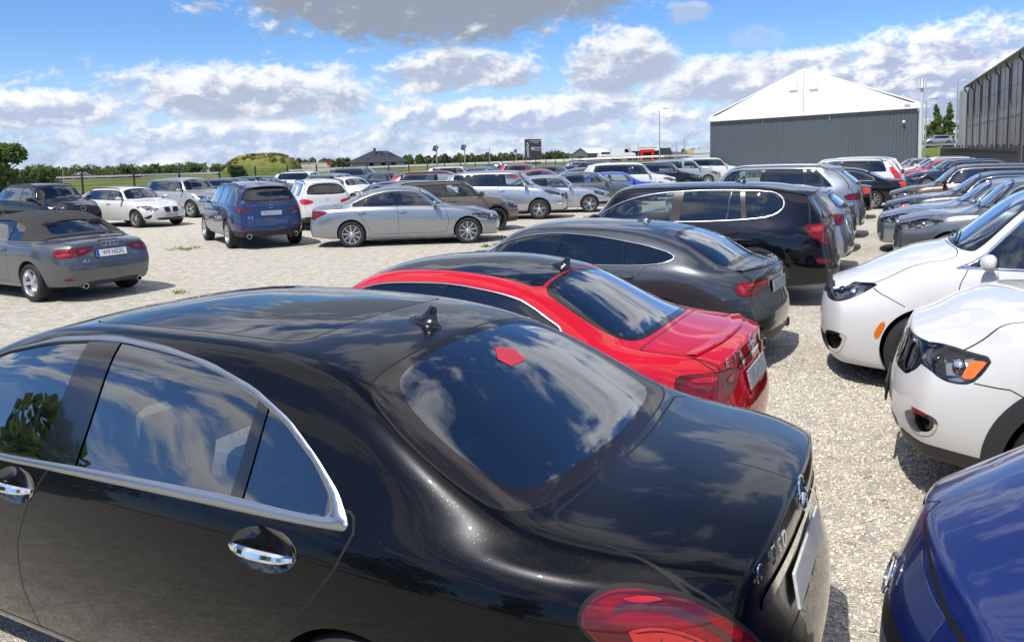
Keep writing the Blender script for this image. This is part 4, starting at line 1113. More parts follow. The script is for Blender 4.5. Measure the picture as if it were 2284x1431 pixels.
def big_hall():
    A = np.array([55.2, 96.]); B = np.array([31.0, 43.0]); d = B-A; W = np.linalg.norm(d)
    root = empty('industrial_hall', (A[0], A[1], 0), math.atan2(d[1], d[0])); tag(root, 'long dark grey industrial hall with black downpipes at the right edge', 'hall')
    pan = pbr('metallic_grey_panel', (.27, .27, .275), .55, metal=.08, noise=(.15, .10)); low = pbr('dark_plinth_panel', (.075, .07, .07), .4, metal=.2); rf = pbr('roof_sheet', (.30, .29, .28), .5)
    H = 9.0; n = 18; pw = W/n
    for k in range(n):
        b = MB(); b.box((pw*(k+.5), .15, 2.0+(H-2)/2), (pw-.03, .3, H-2.0)); b.build('wall_panel', pan, root)
    b = MB(); b.box((W/2, .17, 1.0), (W, .3, 1.97)); b.build('plinth', low, root)
    b = MB()
    for z in (4.4, 6.8): b.box((W/2, -.012, z), (W, .03, .03))
    for k in range(n+1): b.box((pw*k, -.012, H/2), (.06, .03, H))
    b.build('panel_joints', STEEL, root)
    b = MB(); b.box((W/2, .1, H+.10), (W+.6, 1.0, .2)); b.box((W/2, 8, H+1.5), (W+.4, 16., .2), rx=.17); b.build('roof', rf, root)
    b = MB(); b.tube([(-.3, -.42, H+.02), (W+.3, -.42, H+.02)], .12, 8); b.build('gutter', STEEL, root)
    for k in range(0, n+1, 2):
        b = MB(); x = pw*k+.15; b.tube([(x, -.42, H-.05), (x, -.40, H-.35), (x, -.12, H-.75), (x, -.12, .2)], .075, 8); b.build('downpipe', STEEL, root, smooth=True)
        q = MB(); q.box((x+.3, -.06, H/2), (.14, .1, H-.6)); q.build('flashing', pbr('mid_grey_flashing', (.13, .13, .135), .6), root)
    b = MB(); b.box((W/2, 8, H/2), (W-.2, 15.5, H-.3)); b.build('hall_body', pan, root)
    o = empty('hall_annex', (58.6, 104.0, 0), math.atan2(d[1], d[0])); tag(o, 'grey annex with caged roof ladder and white rooftop box behind the hall', 'annex')
    b = MB(); b.box((2.6, 3, 5.3), (5.2, 6, 7.4)); b.build('wall', pbr('light_grey_panel', (.34, .34, .35), .4, metal=.2), o)
    b = MB(); b.box((2.6, 3, .8), (5.24, 6.04, 1.7)); b.build('plinth', low, o)
    b = MB(); b.box((4.5, 6, 10.3), (4.5, 4, 2.6)); b.build('rooftop_box', WHITE, o)
    b = MB(); b.box((4.8, 5.4, 11.9), (2.2, 2, .5)); b.build('rooftop_unit', GALV, o)
    b = MB()
    for s in (0, .5): b.tube([(1.3+s, -.35, 1.8), (1.3+s, -.35, 10.4), (1.3+s, .6, 10.4)], .03, 6)
    for k in range(26): b.tube([(1.3, -.35, 1.9+k*.32), (1.8, -.35, 1.9+k*.32)], .018, 5)
    for k in range(8): b.tube([(1.3, -.35, 3.4+k*.95), (1.25, -.9, 3.4+k*.95), (1.85, -.9, 3.4+k*.95), (1.8, -.35, 3.4+k*.95)], .03, 5)
    b.build('ladder', GALV, o)
big_hall()
def picket_fence():
    A = np.array([25.0, 39.]); B = np.array([46.5, 86.]); d = B-A; W = np.linalg.norm(d)
    root = empty('bar_fence', (A[0], A[1], 0), math.atan2(d[1], d[0])); tag(root, 'dark vertical bar fence between the car row and the grey hall', 'fence')
    for k in range(int(W/2.5)+1):
        b = MB(); b.box((k*2.5, 0, 1.0), (.09, .09, 2.1)); b.ball((k*2.5, 0, 2.1), .06); b.build('post', STEEL, root)
    for k in range(int(W/2.5)):
        b = MB()
        for j in range(1, 17): b.box((k*2.5+j*.147, 0, .98), (.022, .022, 1.85))
        for z in (.15, 1.75): b.box((k*2.5+1.25, 0, z), (2.4, .04, .05))
        b.build('bar_panel', STEEL, root)
picket_fence()
def gable_house():
    D = 220.; cx = wx(850, D); root = empty('bungalow', (cx, D, 0), .12); tag(root, 'bungalow with dark tiled hip roof, chimneys and white walls', 'house')
    b = MB(); b.box((0, 5, 1.05), (14.4, 9, 2.2)); b.build('wall', pbr('cream_render', (.60, .57, .51), .9), root)
    rf = pbr('dark_roof_tile', (.028, .03, .042), .6, noise=(1.5, .3)); V = [(-8.7, -.8, 2.1), (8.7, -.8, 2.1), (8.7, 10.8, 2.1), (-8.7, 10.8, 2.1), (-1.6, 5, 5.3), (2.6, 5, 5.2)]
    V2 = V[:4]; V += [(x, y, z-.22) for x, y, z in V2]
    mesh_obj('roof', V, [(0, 1, 5, 4), (1, 2, 5), (2, 3, 4, 5), (3, 0, 4), (0, 6, 7, 1), (1, 7, 8, 2), (2, 8, 9, 3), (3, 9, 6, 0), (6, 9, 8, 7)], rf, root, smooth=False)
    for x, y, z, h in ((-.9, 3.4, 5.0, 1.9), (1.0, 2.8, 4.3, 1.3), (3.6, 2.4, 3.9, 1.2)):
        b = MB(); b.box((x, y, z), (.7, .7, h)); b.box((x, y, z+h/2), (.85, .85, .12)); b.build('chimney', pbr('chimney_brick', (.07, .06, .06), .8), root)
    b = MB(); b.box((-2.8, 1.2, 3.5), (.9, .06, .9), rx=-.9); b.build('skylight', M['chrome'], root)
    for x in (-1.8, 1.5, 4.2):
        b = MB(); b.box((x, .48, 1.5), (1.2, .1, .75)); b.build('window', M['glass_black'], root)
gable_house()
def low_wall():
    D = 155.; o = MB(); o.box((wx(712, D), D, 1.1), (5.6, .4, 2.3)); o.box((wx(712, D), D-.02, 2.3), (5.8, .5, .1)); q = o.build('low_building', pbr('weathered_render', (.56, .50, .42), .9, noise=(1.2, .5))); tag(q, 'weathered cream outbuilding wall right of the mound', 'outbuilding')
    s = MB(); s.box((wx(743, 154.), 154., 2.05), (.95, .08, .7)); s.box((wx(743, 154.), 154.05, .9), (.08, .08, 1.8)); q = s.build('road_sign', pbr('faded_red_sign', (.30, .03, .03), .6)); tag(q, 'dark red board at the end of the outbuilding wall', 'sign')
low_wall()
def sign_tower():
    D = 150.; cx = wx(1194, D); root = empty('sign_tower', (cx, D, 0)); tag(root, 'black double panel pylon sign with white lettering', 'sign')
    dk = pbr('sign_anthracite', (.035, .036, .04), .5)
    b = MB(); b.box((-.95, .2, 3.0), (1.15, .5, 5.2)); b.build('narrow_panel', pbr('sign_grey', (.055, .056, .062), .5), root)
    b = MB(); b.box((.62, 0, 3.4), (2.0, .55, 4.3)); b.build('wide_panel', dk, root)
    b = MB(); b.box((-.95, .1, .2), (1.15, .6, .7)); b.box((.62, .1, .6), (1.7, .4, 1.3)); b.build('base', pbr('sign_foot', (.20, .20, .21), .6), root)
    wh = pbr('sign_white', (.8, .8, .8), .5)
    text_obj('lettering', 'autoGALA', .62, wh, root, (-.95, -.06, 3.6), (math.pi/2, -math.pi/2, 0), .01)
    text_obj('lettering', 'AUTORYZOWANY', .26, wh, root, (.62, -.29, 5.2), (math.pi/2, 0, 0), .01); text_obj('lettering', 'DEALER', .24, wh, root, (.62, -.29, 4.9), (math.pi/2, 0, 0), .01)
    text_obj('lettering', 'Toyota', .40, wh, root, (.95, -.29, 3.95), (math.pi/2, 0, 0), .01); text_obj('lettering', 'Piaseczno', .27, wh, root, (.95, -.29, 3.5), (math.pi/2, 0, 0), .01)
    b = MB()
    for rx, rz, oz in ((.34, .26, 0), (.12, .25, .02), (.24, .10, .1)): b.tube([(.02+rx*math.cos(t), -.3, 3.8+oz+rz*math.sin(t)) for t in np.linspace(0, 6.283, 20, endpoint=False)], .03, 5, closed=True)
    b.build('emblem', wh, root)
sign_tower()
def far_hall():
    D = 200.; x0, x1 = wx(1283, D), wx(1382, D); root = empty('grey_hall', (x0, D, 0), .0); tag(root, 'low grey hall with white ribbed roof right of the pylon sign', 'hall'); W = x1-x0
    gm = pbr('grey_sheet', (.14, .145, .155), .6); xg = W*.32; ap = W*.17
    V = [(0, 0, 0), (xg, 0, 0), (xg, 0, 2.9), (ap, 0, 4.1), (0, 0, 2.9), (W, 9, 0), (W, 9, 2.9), (W-3, 14, 4.1), (0, 14, 0), (0, 14, 2.9)]
    mesh_obj('wall', V, [(0, 1, 2, 3, 4), (1, 5, 6, 2), (0, 4, 9, 8)], gm, root, smooth=False)
    V = [(-.2, -.2, 2.85), (ap, -.2, 4.2), (xg+.1, -.2, 2.85), (W+.1, 8.8, 2.85), (W-2.6, 10.5, 4.2), (-.2, 14, 2.85)]
    mesh_obj('roof', V, [(2, 3, 4, 1), (0, 1, 4, 5)], pbr('white_roof_sheet', (.78, .76, .72), .6), root, smooth=False)
    b = MB(); b.box((xg*.52, -.05, 1.2), (1.5, .1, 1.7)); b.build('door', M['gap'], root)
far_hall()
def showroom():
    D = 220.; x0, x1 = wx(1410, D), wx(1500, D); W = x1-x0; root = empty('showroom', (x0, D, 0)); tag(root, 'white fasciaed car showroom with a bright red entrance portal', 'showroom')
    b = MB(); b.box((W/2, 5, 2.0), (W, 10, 3.6)); b.build('wall', pbr('showroom_glass', (.05, .06, .07), .15), root)
    b = MB(); b.box((W*.36, -.2, 3.9), (W*.72, 1.0, 1.5)); b.build('fascia', WHITE, root)
    b = MB(); x = W*.40
    b.box((x-1.5, -.5, 1.9), (.8, 1.2, 3.0)); b.box((x+1.5, -.5, 1.9), (.8, 1.2, 3.0)); b.box((x, -.5, 3.1), (3.8, 1.22, .8)); b.build('red_portal', pbr('portal_red', (.62, .015, .01), .5), root)
    text_obj('lettering', 'AUTORYZOWANY SERWIS', .42, pbr('sign_grey', (.055, .056, .062), .5), root, (W*.40, -.72, 3.95), (math.pi/2, 0, 0), .01)
    q = MB(); q.box((W+4, 4, 1.2), (10, 6, 2.6)); q.box((W+1.5, .8, .9), (1.2, .4, 1.6)); q = q.build('side_shed', pbr('shed_grey', (.17, .175, .18), .7)); q.location = (x0, D, 0); tag(q, 'plain grey shed beside the showroom', 'shed')
showroom()
def apartments():
    D = 250.
    for i, (px0, px1, h, lab) in enumerate(((2036, 2081, 10.2, 'white apartment block with arched attic seen past the hall corner'), (2118, 2150, 9.5, 'part of a white apartment block behind the right poplar'), )):
        x0, x1 = wx(px0, D), wx(px1, D); W = x1-x0; root = empty('apartment_block', (x0, D, 0)); tag(root, lab, 'apartment block')
        b = MB(); b.box((W/2, 5, h/2), (W, 10, h)); b.build('wall', pbr('white_render', (.62, .61, .58), .9), root)
        for k in range(2 if i else 3):
            b = MB(); cx = W*(k+.5)/(2 if i else 3); b.prism([(cx+.9*math.cos(t), h-.1+.75*math.sin(t)) for t in np.linspace(0, math.pi, 10)], -.02, 1., 'y'); b.build('attic_arch', pbr('white_render', (.62, .61, .58), .9), root)
        for fl in range(3):
            for k in range(3 if i else 4):
                b = MB(); b.box((W*(k+.5)/(3 if i else 4), -.03, 2.4+fl*2.8), (.95, .1, 1.5)); b.build('window', pbr('window_dark', (.04, .045, .05), .2), root)
apartments()
for px0, px1, D, h, lab in ((430, 482, 330., 3.4, 'long white warehouse far off, left of the mound'), (306, 328, 340., 3.2, 'small white warehouse between far trees'), (1208, 1284, 330., 1.3, 'row of white trailers far off behind the pylon sign'), (1552, 1590, 190., 3.1, 'white trailer roof beside the dark hall corner')):
    b = MB(); W = wx(px1, D)-wx(px0, D); b.box((W/2, 3, h/2), (W, 6, h)); b.box((W*.3, -.02, h*.45), (W*.4, .1, h*.35)); o = b.build('warehouse', pbr('far_white', (.66, .66, .64), .7)); o.location = (wx(px0, D), D, 0); tag(o, lab, 'warehouse')
def pole(px, D, ytop, lab, kind='plain', z0=0., name='street_lamp'):
    x = wx(px, D); h = CAMH+(HOR(px)-ytop)*D/F_PX-z0
    root = empty(name, (x, D, z0)); tag(root, lab, 'lamp' if kind != 'plain' else 'pole')
    b = MB(); b.tube([(0, 0, 0), (0, 0, h*.5), (0, 0, h)], [.10 if D < 130 else .12, .08, .055], 8); b.build('mast', GALV, root, smooth=True)
    if kind == 'lamp':
        b = MB(); b.tube([(0, 0, h-.05), (.25, 0, h+.2), (.8, 0, h+.25)], .04, 6); b.rbox((1.0, 0, h+.24), (.8, .3, .12), .05); b.build('lamp_head', GALV, root)
    if kind == 'solar':
        b = MB(); b.box((-.15, 0, h*.86), (.62, .05, .85), rx=-.6, ry=.3); b.build('solar_panel', pbr('solar_cell', (.03, .04, .07), .2), root)
        b = MB(); b.rbox((.2, 0, h*.98), (.5, .2, .14), .05); b.build('lamp_head', WHITE, root)
pole(1475, 122, 246, 'tall curved street lamp left of the dark hall', 'lamp', 1.2); pole(981, 104, 320, 'solar street lamp with slanted panel, the left one', 'solar'); pole(1043, 108, 318, 'solar street lamp with slanted panel near the sign tower', 'solar')
pole(1098, 150, 328, 'thin pole left of the sign tower', name='pole'); pole(151, 160, 368, 'thin pole standing by the far left trees', name='pole'); pole(1157, 170, 330, 'small solar lamp just left of the sign tower', 'solar'); pole(1428, 200, 315, 'short lamp before the showroom', 'lamp'); pole(1530, 190, 305, 'slim lamp between showroom and dark hall', 'lamp'); pole(1512, 210, 318, 'slim pole beside the yellow sign', name='pole')
pole(2064, 100, 226, 'grey lamp post standing close to the white mast', 'lamp'); pole(2133, 92, 222, 'black lamp post in front of the annex', 'plain', name='pole')
def antenna_mast():
    D = 112.; x = wx(2053, D); h = CAMH+(326-200)*D/F_PX; root = empty('antenna_mast', (x, D, 0)); tag(root, 'tall white tubular antenna mast with a cluster of panels on top', 'mast')
    b = MB(); b.tube([(0, 0, 0), (0, 0, h)], [.28, .20], 12); b.build('tube', pbr('mast_paint', (.62, .63, .64), .5), root, smooth=True)
    for k in range(6):
        a = k*math.pi/3; b = MB(); b.rbox((.42*math.cos(a), .42*math.sin(a), h+.75), (.18, .28, 1.3), .03, rz=a); b.build('antenna_panel', WHITE, root)
    b = MB(); b.tube([(0, 0, h), (0, 0, h+1.5)], .08, 6); b.lathe([(.5, h+.1), (.5, h+.16), (.05, h+.16)], 16); b.lathe([(.46, h+1.3), (.46, h+1.36), (.05, h+1.36)], 16); b.build('head_frame', GALV, root)
antenna_mast()
b = MB(); b.lathe([(.25, -.1), (.55, -.1), (.55, .1), (.25, .1)], 20, 'y', (0, 0, 2.5), closed=True); b.box((0, 0, 1.), (.12, .1, 2.1)); o = b.build('tyre_sign', pbr('sign_yellow', (.75, .42, .02), .5)); o.location = (wx(1540, 180), 180, 0); tag(o, 'round yellow ring sign on a post', 'sign')
def finish(root, sk, P, pm, extra=(), **k):
    """turn the labelled skin into part objects"""
    tr = P.get('trim', M['chrome'])
    gl = P.get('glass', {})
    sk.emit(root, 'body', 'body', pm)
    for lab, nm in (('front_door', 'front_door'), ('rear_door', 'rear_door')):
        P['_' + lab] = sk.emit(root, lab, nm, pm, sides=True)
    sk.emit(root, 'hood', 'hood', pm); sk.emit(root, 'trunk', 'trunk_lid', pm); sk.emit(root, 'tailgate', 'tailgate', pm)
    sk.emit(root, 'flap', 'fuel_flap', pm)
    sk.emit(root, 'front_bumper', 'front_bumper', pm); sk.emit(root, 'rear_bumper', 'rear_bumper', pm)
    sk.emit(root, 'gap', 'panel_gaps', M['gap']); sk.emit(root, 'under', 'underbody', M['black'])
    sk.emit(root, 'trim', 'window_trim', tr, .003); sk.emit(root, 'pillar', 'door_pillar', P.get('pillar_m', M['gloss_black']), .001, pieces=True)
    sk.emit(root, 'rubber', 'window_seal', M['gap'], pieces=True)
    sk.emit(root, 'win_f', 'side_window', gl.get('f', M['glass']), -.004, sides=True)
    sk.emit(root, 'win_r', 'side_window', gl.get('r', M['glass']), -.004, sides=True)
    sk.emit(root, 'win_q', 'quarter_window', gl.get('q', gl.get('r', M['glass'])), -.004, sides=True)
    sk.emit(root, 'windshield', 'windshield', gl.get('w', M['glass'])); sk.emit(root, 'rear_glass', 'rear_window', gl.get('b', M['glass_mid']))
    sk.emit(root, 'frit', 'glass_border', M['frit'], pieces=True)
    sk.emit(root, 'roof', 'roof_panel', P.get('roof_m', M['glass_black']))
    sk.emit(root, 'cladding', 'wheel_arch_cladding', P.get('clad_m', M['cladding']), .004)
    sk.emit(root, 'lower', 'lower_bumper', M['black'], .0); sk.emit(root, 'grille', 'grille', P.get('grille_m', M['black']))
    sk.emit(root, 'chromebar', 'chrome_bar', M['chrome'], .006)
    sk.emit(root, 'tail', 'taillight', P.get('tail_m', M['red_lens']), .004, sides=True)
    sk.emit(root, 'tail_dark', 'taillight_band', M['dark_red_lens'], .005, sides=True)
    sk.emit(root, 'tail_bright', 'taillight_bar', M['bright_red'], .007, sides=True)
    sk.emit(root, 'reflector', 'rear_reflector', M['red_lens'], .004, sides=True)
    sk.emit(root, 'amber', 'side_marker', M['amber'], .005, sides=True)
    sk.emit(root, 'fog', 'fog_lamp', M['gloss_black'], -.02, sides=True); sk.emit(root, 'fogtrim', 'fog_lamp_trim', M['chrome'], .004, sides=True)
    sk.emit(root, 'cowl', 'windshield_cowl', M['black'])
    for lab, nm, m in extra: sk.emit(root, lab, nm, m, .003)
    # headlights: clear lens in front of a recessed housing
    if 'head' in sk.lab:
        a = sk.emit(root, 'head', 'headlight', M['lamp_glass'], .003, sides=True)
        h = sk.emit(root, 'head', 'lamp_housing', M['lamp_house'], -.03, sides=True)
        for o, q in zip(h, a):
            o.parent = q
            v = np.array([p.co for p in o.data.vertices]); c = v.mean(0); sp = v.max(0)-v.min(0); sg = o['_s']
            L2 = P['L']/2
            for f_ in (-.10, .22):
                yy = c[1]+sp[1]*f_; r_ = min(sp[2]*.36, .05)
                near = v[np.argsort(np.abs(v[:, 1]-yy))[:14]].mean(0)
                b = MB(); b.ball((near[0]-.004, near[1], near[2]), (r_*.8, r_, r_), 16, 10)
                b.build('projector_lens', M['gloss_black'] if f_ < 0 else M['reflector'], q, smooth=True)
    # inside of the shell
    if P.get('cabin', True):
        zmin = pchip(P['zb'], sk.V[:, 0])-.3
        keep = [i for i, l in enumerate(sk.lab) if l in ('body', 'front_door', 'rear_door', 'roof', 'pillar', 'trunk', 'tailgate') and all(sk.V[v][2] > zmin[v] for v in sk.F[i]) and 1. < np.mean([sk.V[v][0] for v in sk.F[i]]) < P['L']*.86]
        old = list(sk.lab)
        for i in keep: sk.lab[i] = '_in'
        sk.emit(root, '_in', 'cabin_lining', P.get('lining', M['cabin']), -.03, flip=True)
        sk.lab = old
    for u in (P['ur'], P['ur']+P['wb']):
        for sg in (1, -1): arch_liner(root, sk, u, P['wr']+P.get('arch_dz', .01), P['arch'], sg, P.get('clad_m', M['cladding']) if P.get('clad') else pm)
    add_wheels(root, P)
def place(root, P, pose, z=0.):
    X, Y, a = pose; L = P['L']
    root.location = (X+math.cos(a)*L/2, Y+math.sin(a)*L/2, z); root.rotation_euler = (0, 0, a)
def badge(root, sk, end, y, z, s, size, m, xs=1., shear=0., depth=.0022):
    """raised letters, each seated on the curved panel"""
    sg = -1 if end == 0 else 1; adv = size*.68*xs; mb = MB(); n = len(s)
    for k, ch in enumerate(s):
        if ch == ' ': continue
        yy = y+sg*((k-(n-1)/2)*adv)                            # reading direction seen from outside
        x, nn = sk.endx(yy, z, end); nn = nn/np.linalg.norm(nn)
        cu = bpy.data.curves.new('c', 'FONT'); cu.body = ch; cu.size = size; cu.extrude = depth; cu.align_x = 'CENTER'; cu.align_y = 'CENTER'; cu.shear = shear; cu.offset = size*.004
        o = bpy.data.objects.new('c', cu); CO.objects.link(o)
        me = bpy.data.meshes.new_from_object(o.evaluated_get(bpy.context.evaluated_depsgraph_get())); bpy.data.objects.remove(o); bpy.data.curves.remove(cu)
        zz = Vector(nn); ux = Vector((0, sg, 0)); ux = (ux-zz*ux.dot(zz)).normalized(); uy = zz.cross(ux)
        base = Vector((x-sk.P['L']/2, yy, z))+zz*(depth+.002)
        mb.add([base+ux*v.co.x*xs+uy*v.co.y+zz*v.co.z for v in me.vertices], [tuple(p.vertices) for p in me.polygons]); bpy.data.meshes.remove(me)
    return mb.build('badge', m, root)
def disc_badge(root, sk, end, y, z, r, m, ring=True, name='emblem', star=False):
    x, n = sk.endx(y, z, end); n = n/np.linalg.norm(n); sg = -1 if end == 0 else 1
    b = MB()
    b.tube([(0, r*math.cos(t), r*math.sin(t)) for t in np.linspace(0, 2*math.pi, 24, endpoint=False)], r*.07, 6, closed=True)
    if star:
        for k in range(3):
            t = math.pi/2+k*2*math.pi/3
            b.tube([(0, 0, 0), (0, r*math.cos(t), r*math.sin(t))], [r*.11, r*.03], 6)
    o = b.build(name, m, root, smooth=True)
    o.location = (x-sk.P['L']/2+sg*.008, y, z)
    o.rotation_euler = (0, -sg*math.asin(max(-1, min(1, n[2]))), sg*math.atan2(n[1], abs(n[0])))
    return o

def build_sclass():
    L = 5.25
    P = dict(L=L, W=.945, H=1.49, rcut=.33, step=.085, sub=2, smooth=1,
        zc=[(0, 1.02), (.1, 1.043), (.3, 1.06), (.5, 1.07), (.66, 1.075), (.74, 1.082), (.84, 1.118), (1.0, 1.198), (1.2, 1.302), (1.38, 1.392), (1.55, 1.445), (1.8, 1.475), (2.2, 1.488), (2.7, 1.487), (3.1, 1.457), (3.4, 1.39), (3.7, 1.26), (4.0, 1.09), (4.12, 1.04), (4.3, 1.015), (4.7, .95), (5.05, .87), (5.25, .80)],
        zr=[(0, .985), (.12, 1.012), (.3, 1.025), (.5, 1.035), (.68, 1.05), (.8, 1.075), (.95, 1.14), (1.15, 1.242), (1.38, 1.345), (1.6, 1.405), (1.9, 1.44), (2.3, 1.452), (2.75, 1.448), (3.1, 1.425), (3.4, 1.36), (3.7, 1.235), (3.95, 1.10), (4.15, .99), (4.4, .95), (4.8, .88), (5.25, .77)],
        yr=[(0, .60), (.12, .665), (.3, .70), (.55, .72), (.8, .735), (1.0, .735), (1.2, .70), (1.4, .65), (1.7, .612), (2.2, .60), (2.8, .605), (3.2, .625), (3.6, .68), (4.0, .745), (4.3, .74), (4.8, .68), (5.1, .58), (5.25, .5)],
        zb=[(0, .925), (.2, .955), (.5, .975), (.8, .99), (1.28, 1.0), (2, .985), (2.8, .96), (3.5, .945), (4.1, .92), (4.6, .86), (5.0, .78), (5.25, .70)],
        yb=[(0, .655), (.12, .73), (.3, .79), (.6, .84), (1.0, .868), (1.3, .876), (2.0, .885), (2.8, .89), (3.6, .885), (4.1, .86), (4.6, .82), (5.0, .74), (5.25, .62)],
        yw=[(0, .70), (.12, .79), (.3, .86), (.55, .905), (.9, .935), (1.4, .945), (2.5, .945), (3.8, .945), (4.4, .945), (4.8, .90), (5.05, .82), (5.25, .68)],
        zw=[(0, .60), (1.2, .66), (2.5, .62), (5.25, .55)], zs=[(0, .27), (.4, .24), (1.0, .2), (4.6, .19), (5.25, .2)],
        shf=.55, shz=.2, tuck=(.035, .08), bow=.014,
        rear=(.15, 2.6, .9, [(.2, .07), (.35, .03), (.5, 0), (.62, .012), (.72, .062), (.85, .072), (.95, .075), (1.03, .09)]),
        front=(.30, 2.6, .9, [(.2, .05), (.5, 0), (.75, .06), (.85, .15)]),
        ur=1.235, wb=3.165, wr=.345, arch=.375, track=.815, wheel=dict(r=.345, rim=.245, w=.255, n=5, kind='double'),
        seat_z=.86, u_seat=3.0, u_seat2=1.85, u_dash=3.75)
    P['wheel'].pop('r')
    pm = paint('deep_black', (.0026, .003, .0045), .85, .30, dust=.6, coat_ior=1.30)
    root = empty('parked_car'); P['trim'] = M['satin']
    tag(root, 'black luxury saloon with dusty roof and wide chrome window frames, closest to the viewer', 'car')
    sk = Skin(P)
    B = ('body',)
    sk.half('under', B, lambda V: np.maximum(V[:, 2]-pchip(P['zs'], V[:, 0])-.0, 0)*1+np.where(V[:, 2] < pchip(P['zs'], V[:, 0])+.002, -.01, .01))
    for u in (P['ur'], P['ur']+P['wb']): sk.circle('hole', B, u, P['wr']+.01, P['arch'])
    # glass house from the outlines of the side windows
    dlo = [(1.277, 1.0), (1.30, 1.035), (1.355, 1.091), (1.483, 1.174), (1.641, 1.261), (1.847, 1.337), (2.106, 1.391), (2.403, 1.424), (2.728, 1.436), (3.062, 1.405), (3.42, 1.318), (3.7, 1.195), (3.93, 1.06), (4.02, .985), (4.0, .955), (3.6, .942), (3.097, .948), (2.789, .957), (2.266, .972), (1.805, .983), (1.5, .99)]
    def tight(p): return [q for a, b in zip(p, p[1:]+p[:1]) for q in (a, ((a[0]+b[0])/2, (a[1]+b[1])/2))]
    sk.region('trim', B, 's', tight(dlo), rnd=1)
    gl = [(1.365, 1.025), (1.395, 1.08), (1.485, 1.15), (1.571, 1.196), (1.66, 1.245), (1.811, 1.301), (1.988, 1.348), (2.255, 1.391), (2.638, 1.412), (2.82, 1.408), (3.1, 1.38), (3.4, 1.318), (3.66, 1.19), (3.86, 1.06), (3.93, .99), (3.6, .973), (3.1, .975), (2.878, .984), (2.638, .996), (2.2, 1.012), (1.8, 1.024), (1.55, 1.022)]
    sk.trim_polys = (chaikin(tight(dlo), 1), chaikin(tight(gl), 1)); sk.trim_grow = 0.
    sk.region('win_f', ('trim',), 's', tight(gl), rnd=1, gap=.006, gaplab='rubber')
    sk.region('pillar', ('win_f', 'rubber'), 's', [(2.638, .9), (2.638+.0, 1.0), (2.66, 1.5), (2.845, 1.5), (2.878, .9)], rnd=0)
    sk.region('_p', ('win_f', 'pillar'), 's', [(2.752, .8), (2.74, 1.5), (2.746, 1.5), (2.758, .8)], rnd=0)
    sk.lab = ['gap' if l == '_p' else l for l in sk.lab]
    sk.region('win_r', ('win_f', 'rubber'), 's', [(1.0, .9), (1.0, 1.5), (2.66, 1.5), (2.638, .9)], rnd=0)
    sk.region('pillar', ('win_r', 'rubber'), 's', [(1.739, .9), (1.7585, 1.5), (1.812, 1.5), (1.794, .9)], rnd=0)
    sk.region('win_q', ('win_r',), 's', [(1.0, .9), (1.0, 1.5), (1.76, 1.5), (1.74, .9)], rnd=0)
    # rear glass with black border
    rg = [(.672, 0), (.685, .2), (.712, .46), (.757, .66), (.83, .725), (.983, .732), (1.155, .712), (1.327, .655), (1.40, .60), (1.43, .5), (1.44, .25), (1.44, 0), (1.44, -.1), (.672, -.1)]
    sk.region('frit', B, 't', rg, rnd=1, gap=.007)
    sk.region('rear_glass', ('frit',), 't', [(.735, 0), (.752, .25), (.785, .50), (.84, .615), (1.02, .63), (1.2, .60), (1.33, .53), (1.385, .44), (1.40, .2), (1.40, -.1), (.735, -.1)], rnd=1)
    ws = [(4.05, 0), (4.0, .4), (3.9, .66), (3.6, .635), (3.25, .575), (3.12, .5), (3.08, .2), (3.08, -.1), (4.05, -.1)]
    sk.region('windshield', B, 't', ws, rnd=2, gap=.01)
    # roof glass panels
    rf = [(1.80, 0), (1.80, .40), (1.85, .50), (2.2, .515), (2.8, .515), (3.02, .50), (3.06, .4), (3.06, -.1), (1.80, -.1)]
    sk.region('roof', B, 't', rf, rnd=1, gap=.009)
    for u in (2.53,):
        sk.region('gap', ('roof',), 't', [(u-.005, -.1), (u-.005, .6), (u+.005, .6), (u+.005, -.1)], rnd=0)
    # roof ditch seam down to the rear glass
    sk.region('gap', B, 't', [(1.40, .618), (1.75, .565), (2.3, .545), (3.0, .56), (3.3, .595), (3.3, .604), (3.0, .569), (2.3, .555), (1.75, .575), (1.40, .629)], rnd=0)
    # trunk lid
    tl = [(-.2, 0), (-.2, .70), (.0, .705), (.16, .725), (.45, .69), (.66, .668), (.70, .62), (.68, .46), (.652, .2), (.64, 0), (.64, -.1), (-.2, -.1)]
    sk.region('trunk', B, 't', tl, rnd=0, gap=.009)
    sk.region('trunk', B, 'r', [(0, .69), (.5, .70), (.58, .74), (.66, .86), (.70, .98), (.70, 1.2), (0, 1.2)], rnd=0, gap=.007)
    # taillights wrap round the corner
    tp = [(1.376, .902), (1.339, .942), (1.268, .97), (1.182, .979), (1.078, .975), (.973, .958), (.885, .926), (.804, .887), (.679, .794), (.62, .74), (.70, .69), (1.0, .70), (1.25, .78), (1.334, .856), (1.368, .88)]
    sk.region('tail', ('body', 'trunk', 'gap'), 'k', tp, rnd=2, gap=.011)
    sk.region('tail_bright', ('tail',), 'k', [(1.25, .872), (1.14, .898), (1.0, .882), (.85, .815), (.80, .77), (.92, .775), (1.1, .82)], rnd=2)
    sk.region('tail_bright', ('tail',), 'k', [(1.25, .948), (1.15, .962), (1.05, .955), (1.12, .945)], rnd=2)
    sk.region('tail_dark', ('tail',), 'k', [(1.31, .90), (1.2, .93), (1.06, .925), (.92, .88), (.78, .79), (.76, .80), (.9, .90), (1.05, .945), (1.22, .95)], rnd=1)
    for k, w_ in ((.012, .0022), (.10, .003)):
        sk.thin(lambda: sk.field('k', tp, 0, 2)[0]+k, w_, 'tail_dark', ('tail',))
    led = [(1.25, .872), (1.14, .898), (1.0, .882), (.85, .815), (.80, .77), (.92, .775), (1.1, .82)]
    for k in (.010, .022):
        sk.thin(lambda: sk.field('k', led, 0, 2)[0]+k, .0018, 'tail_dark', ('tail_bright',))
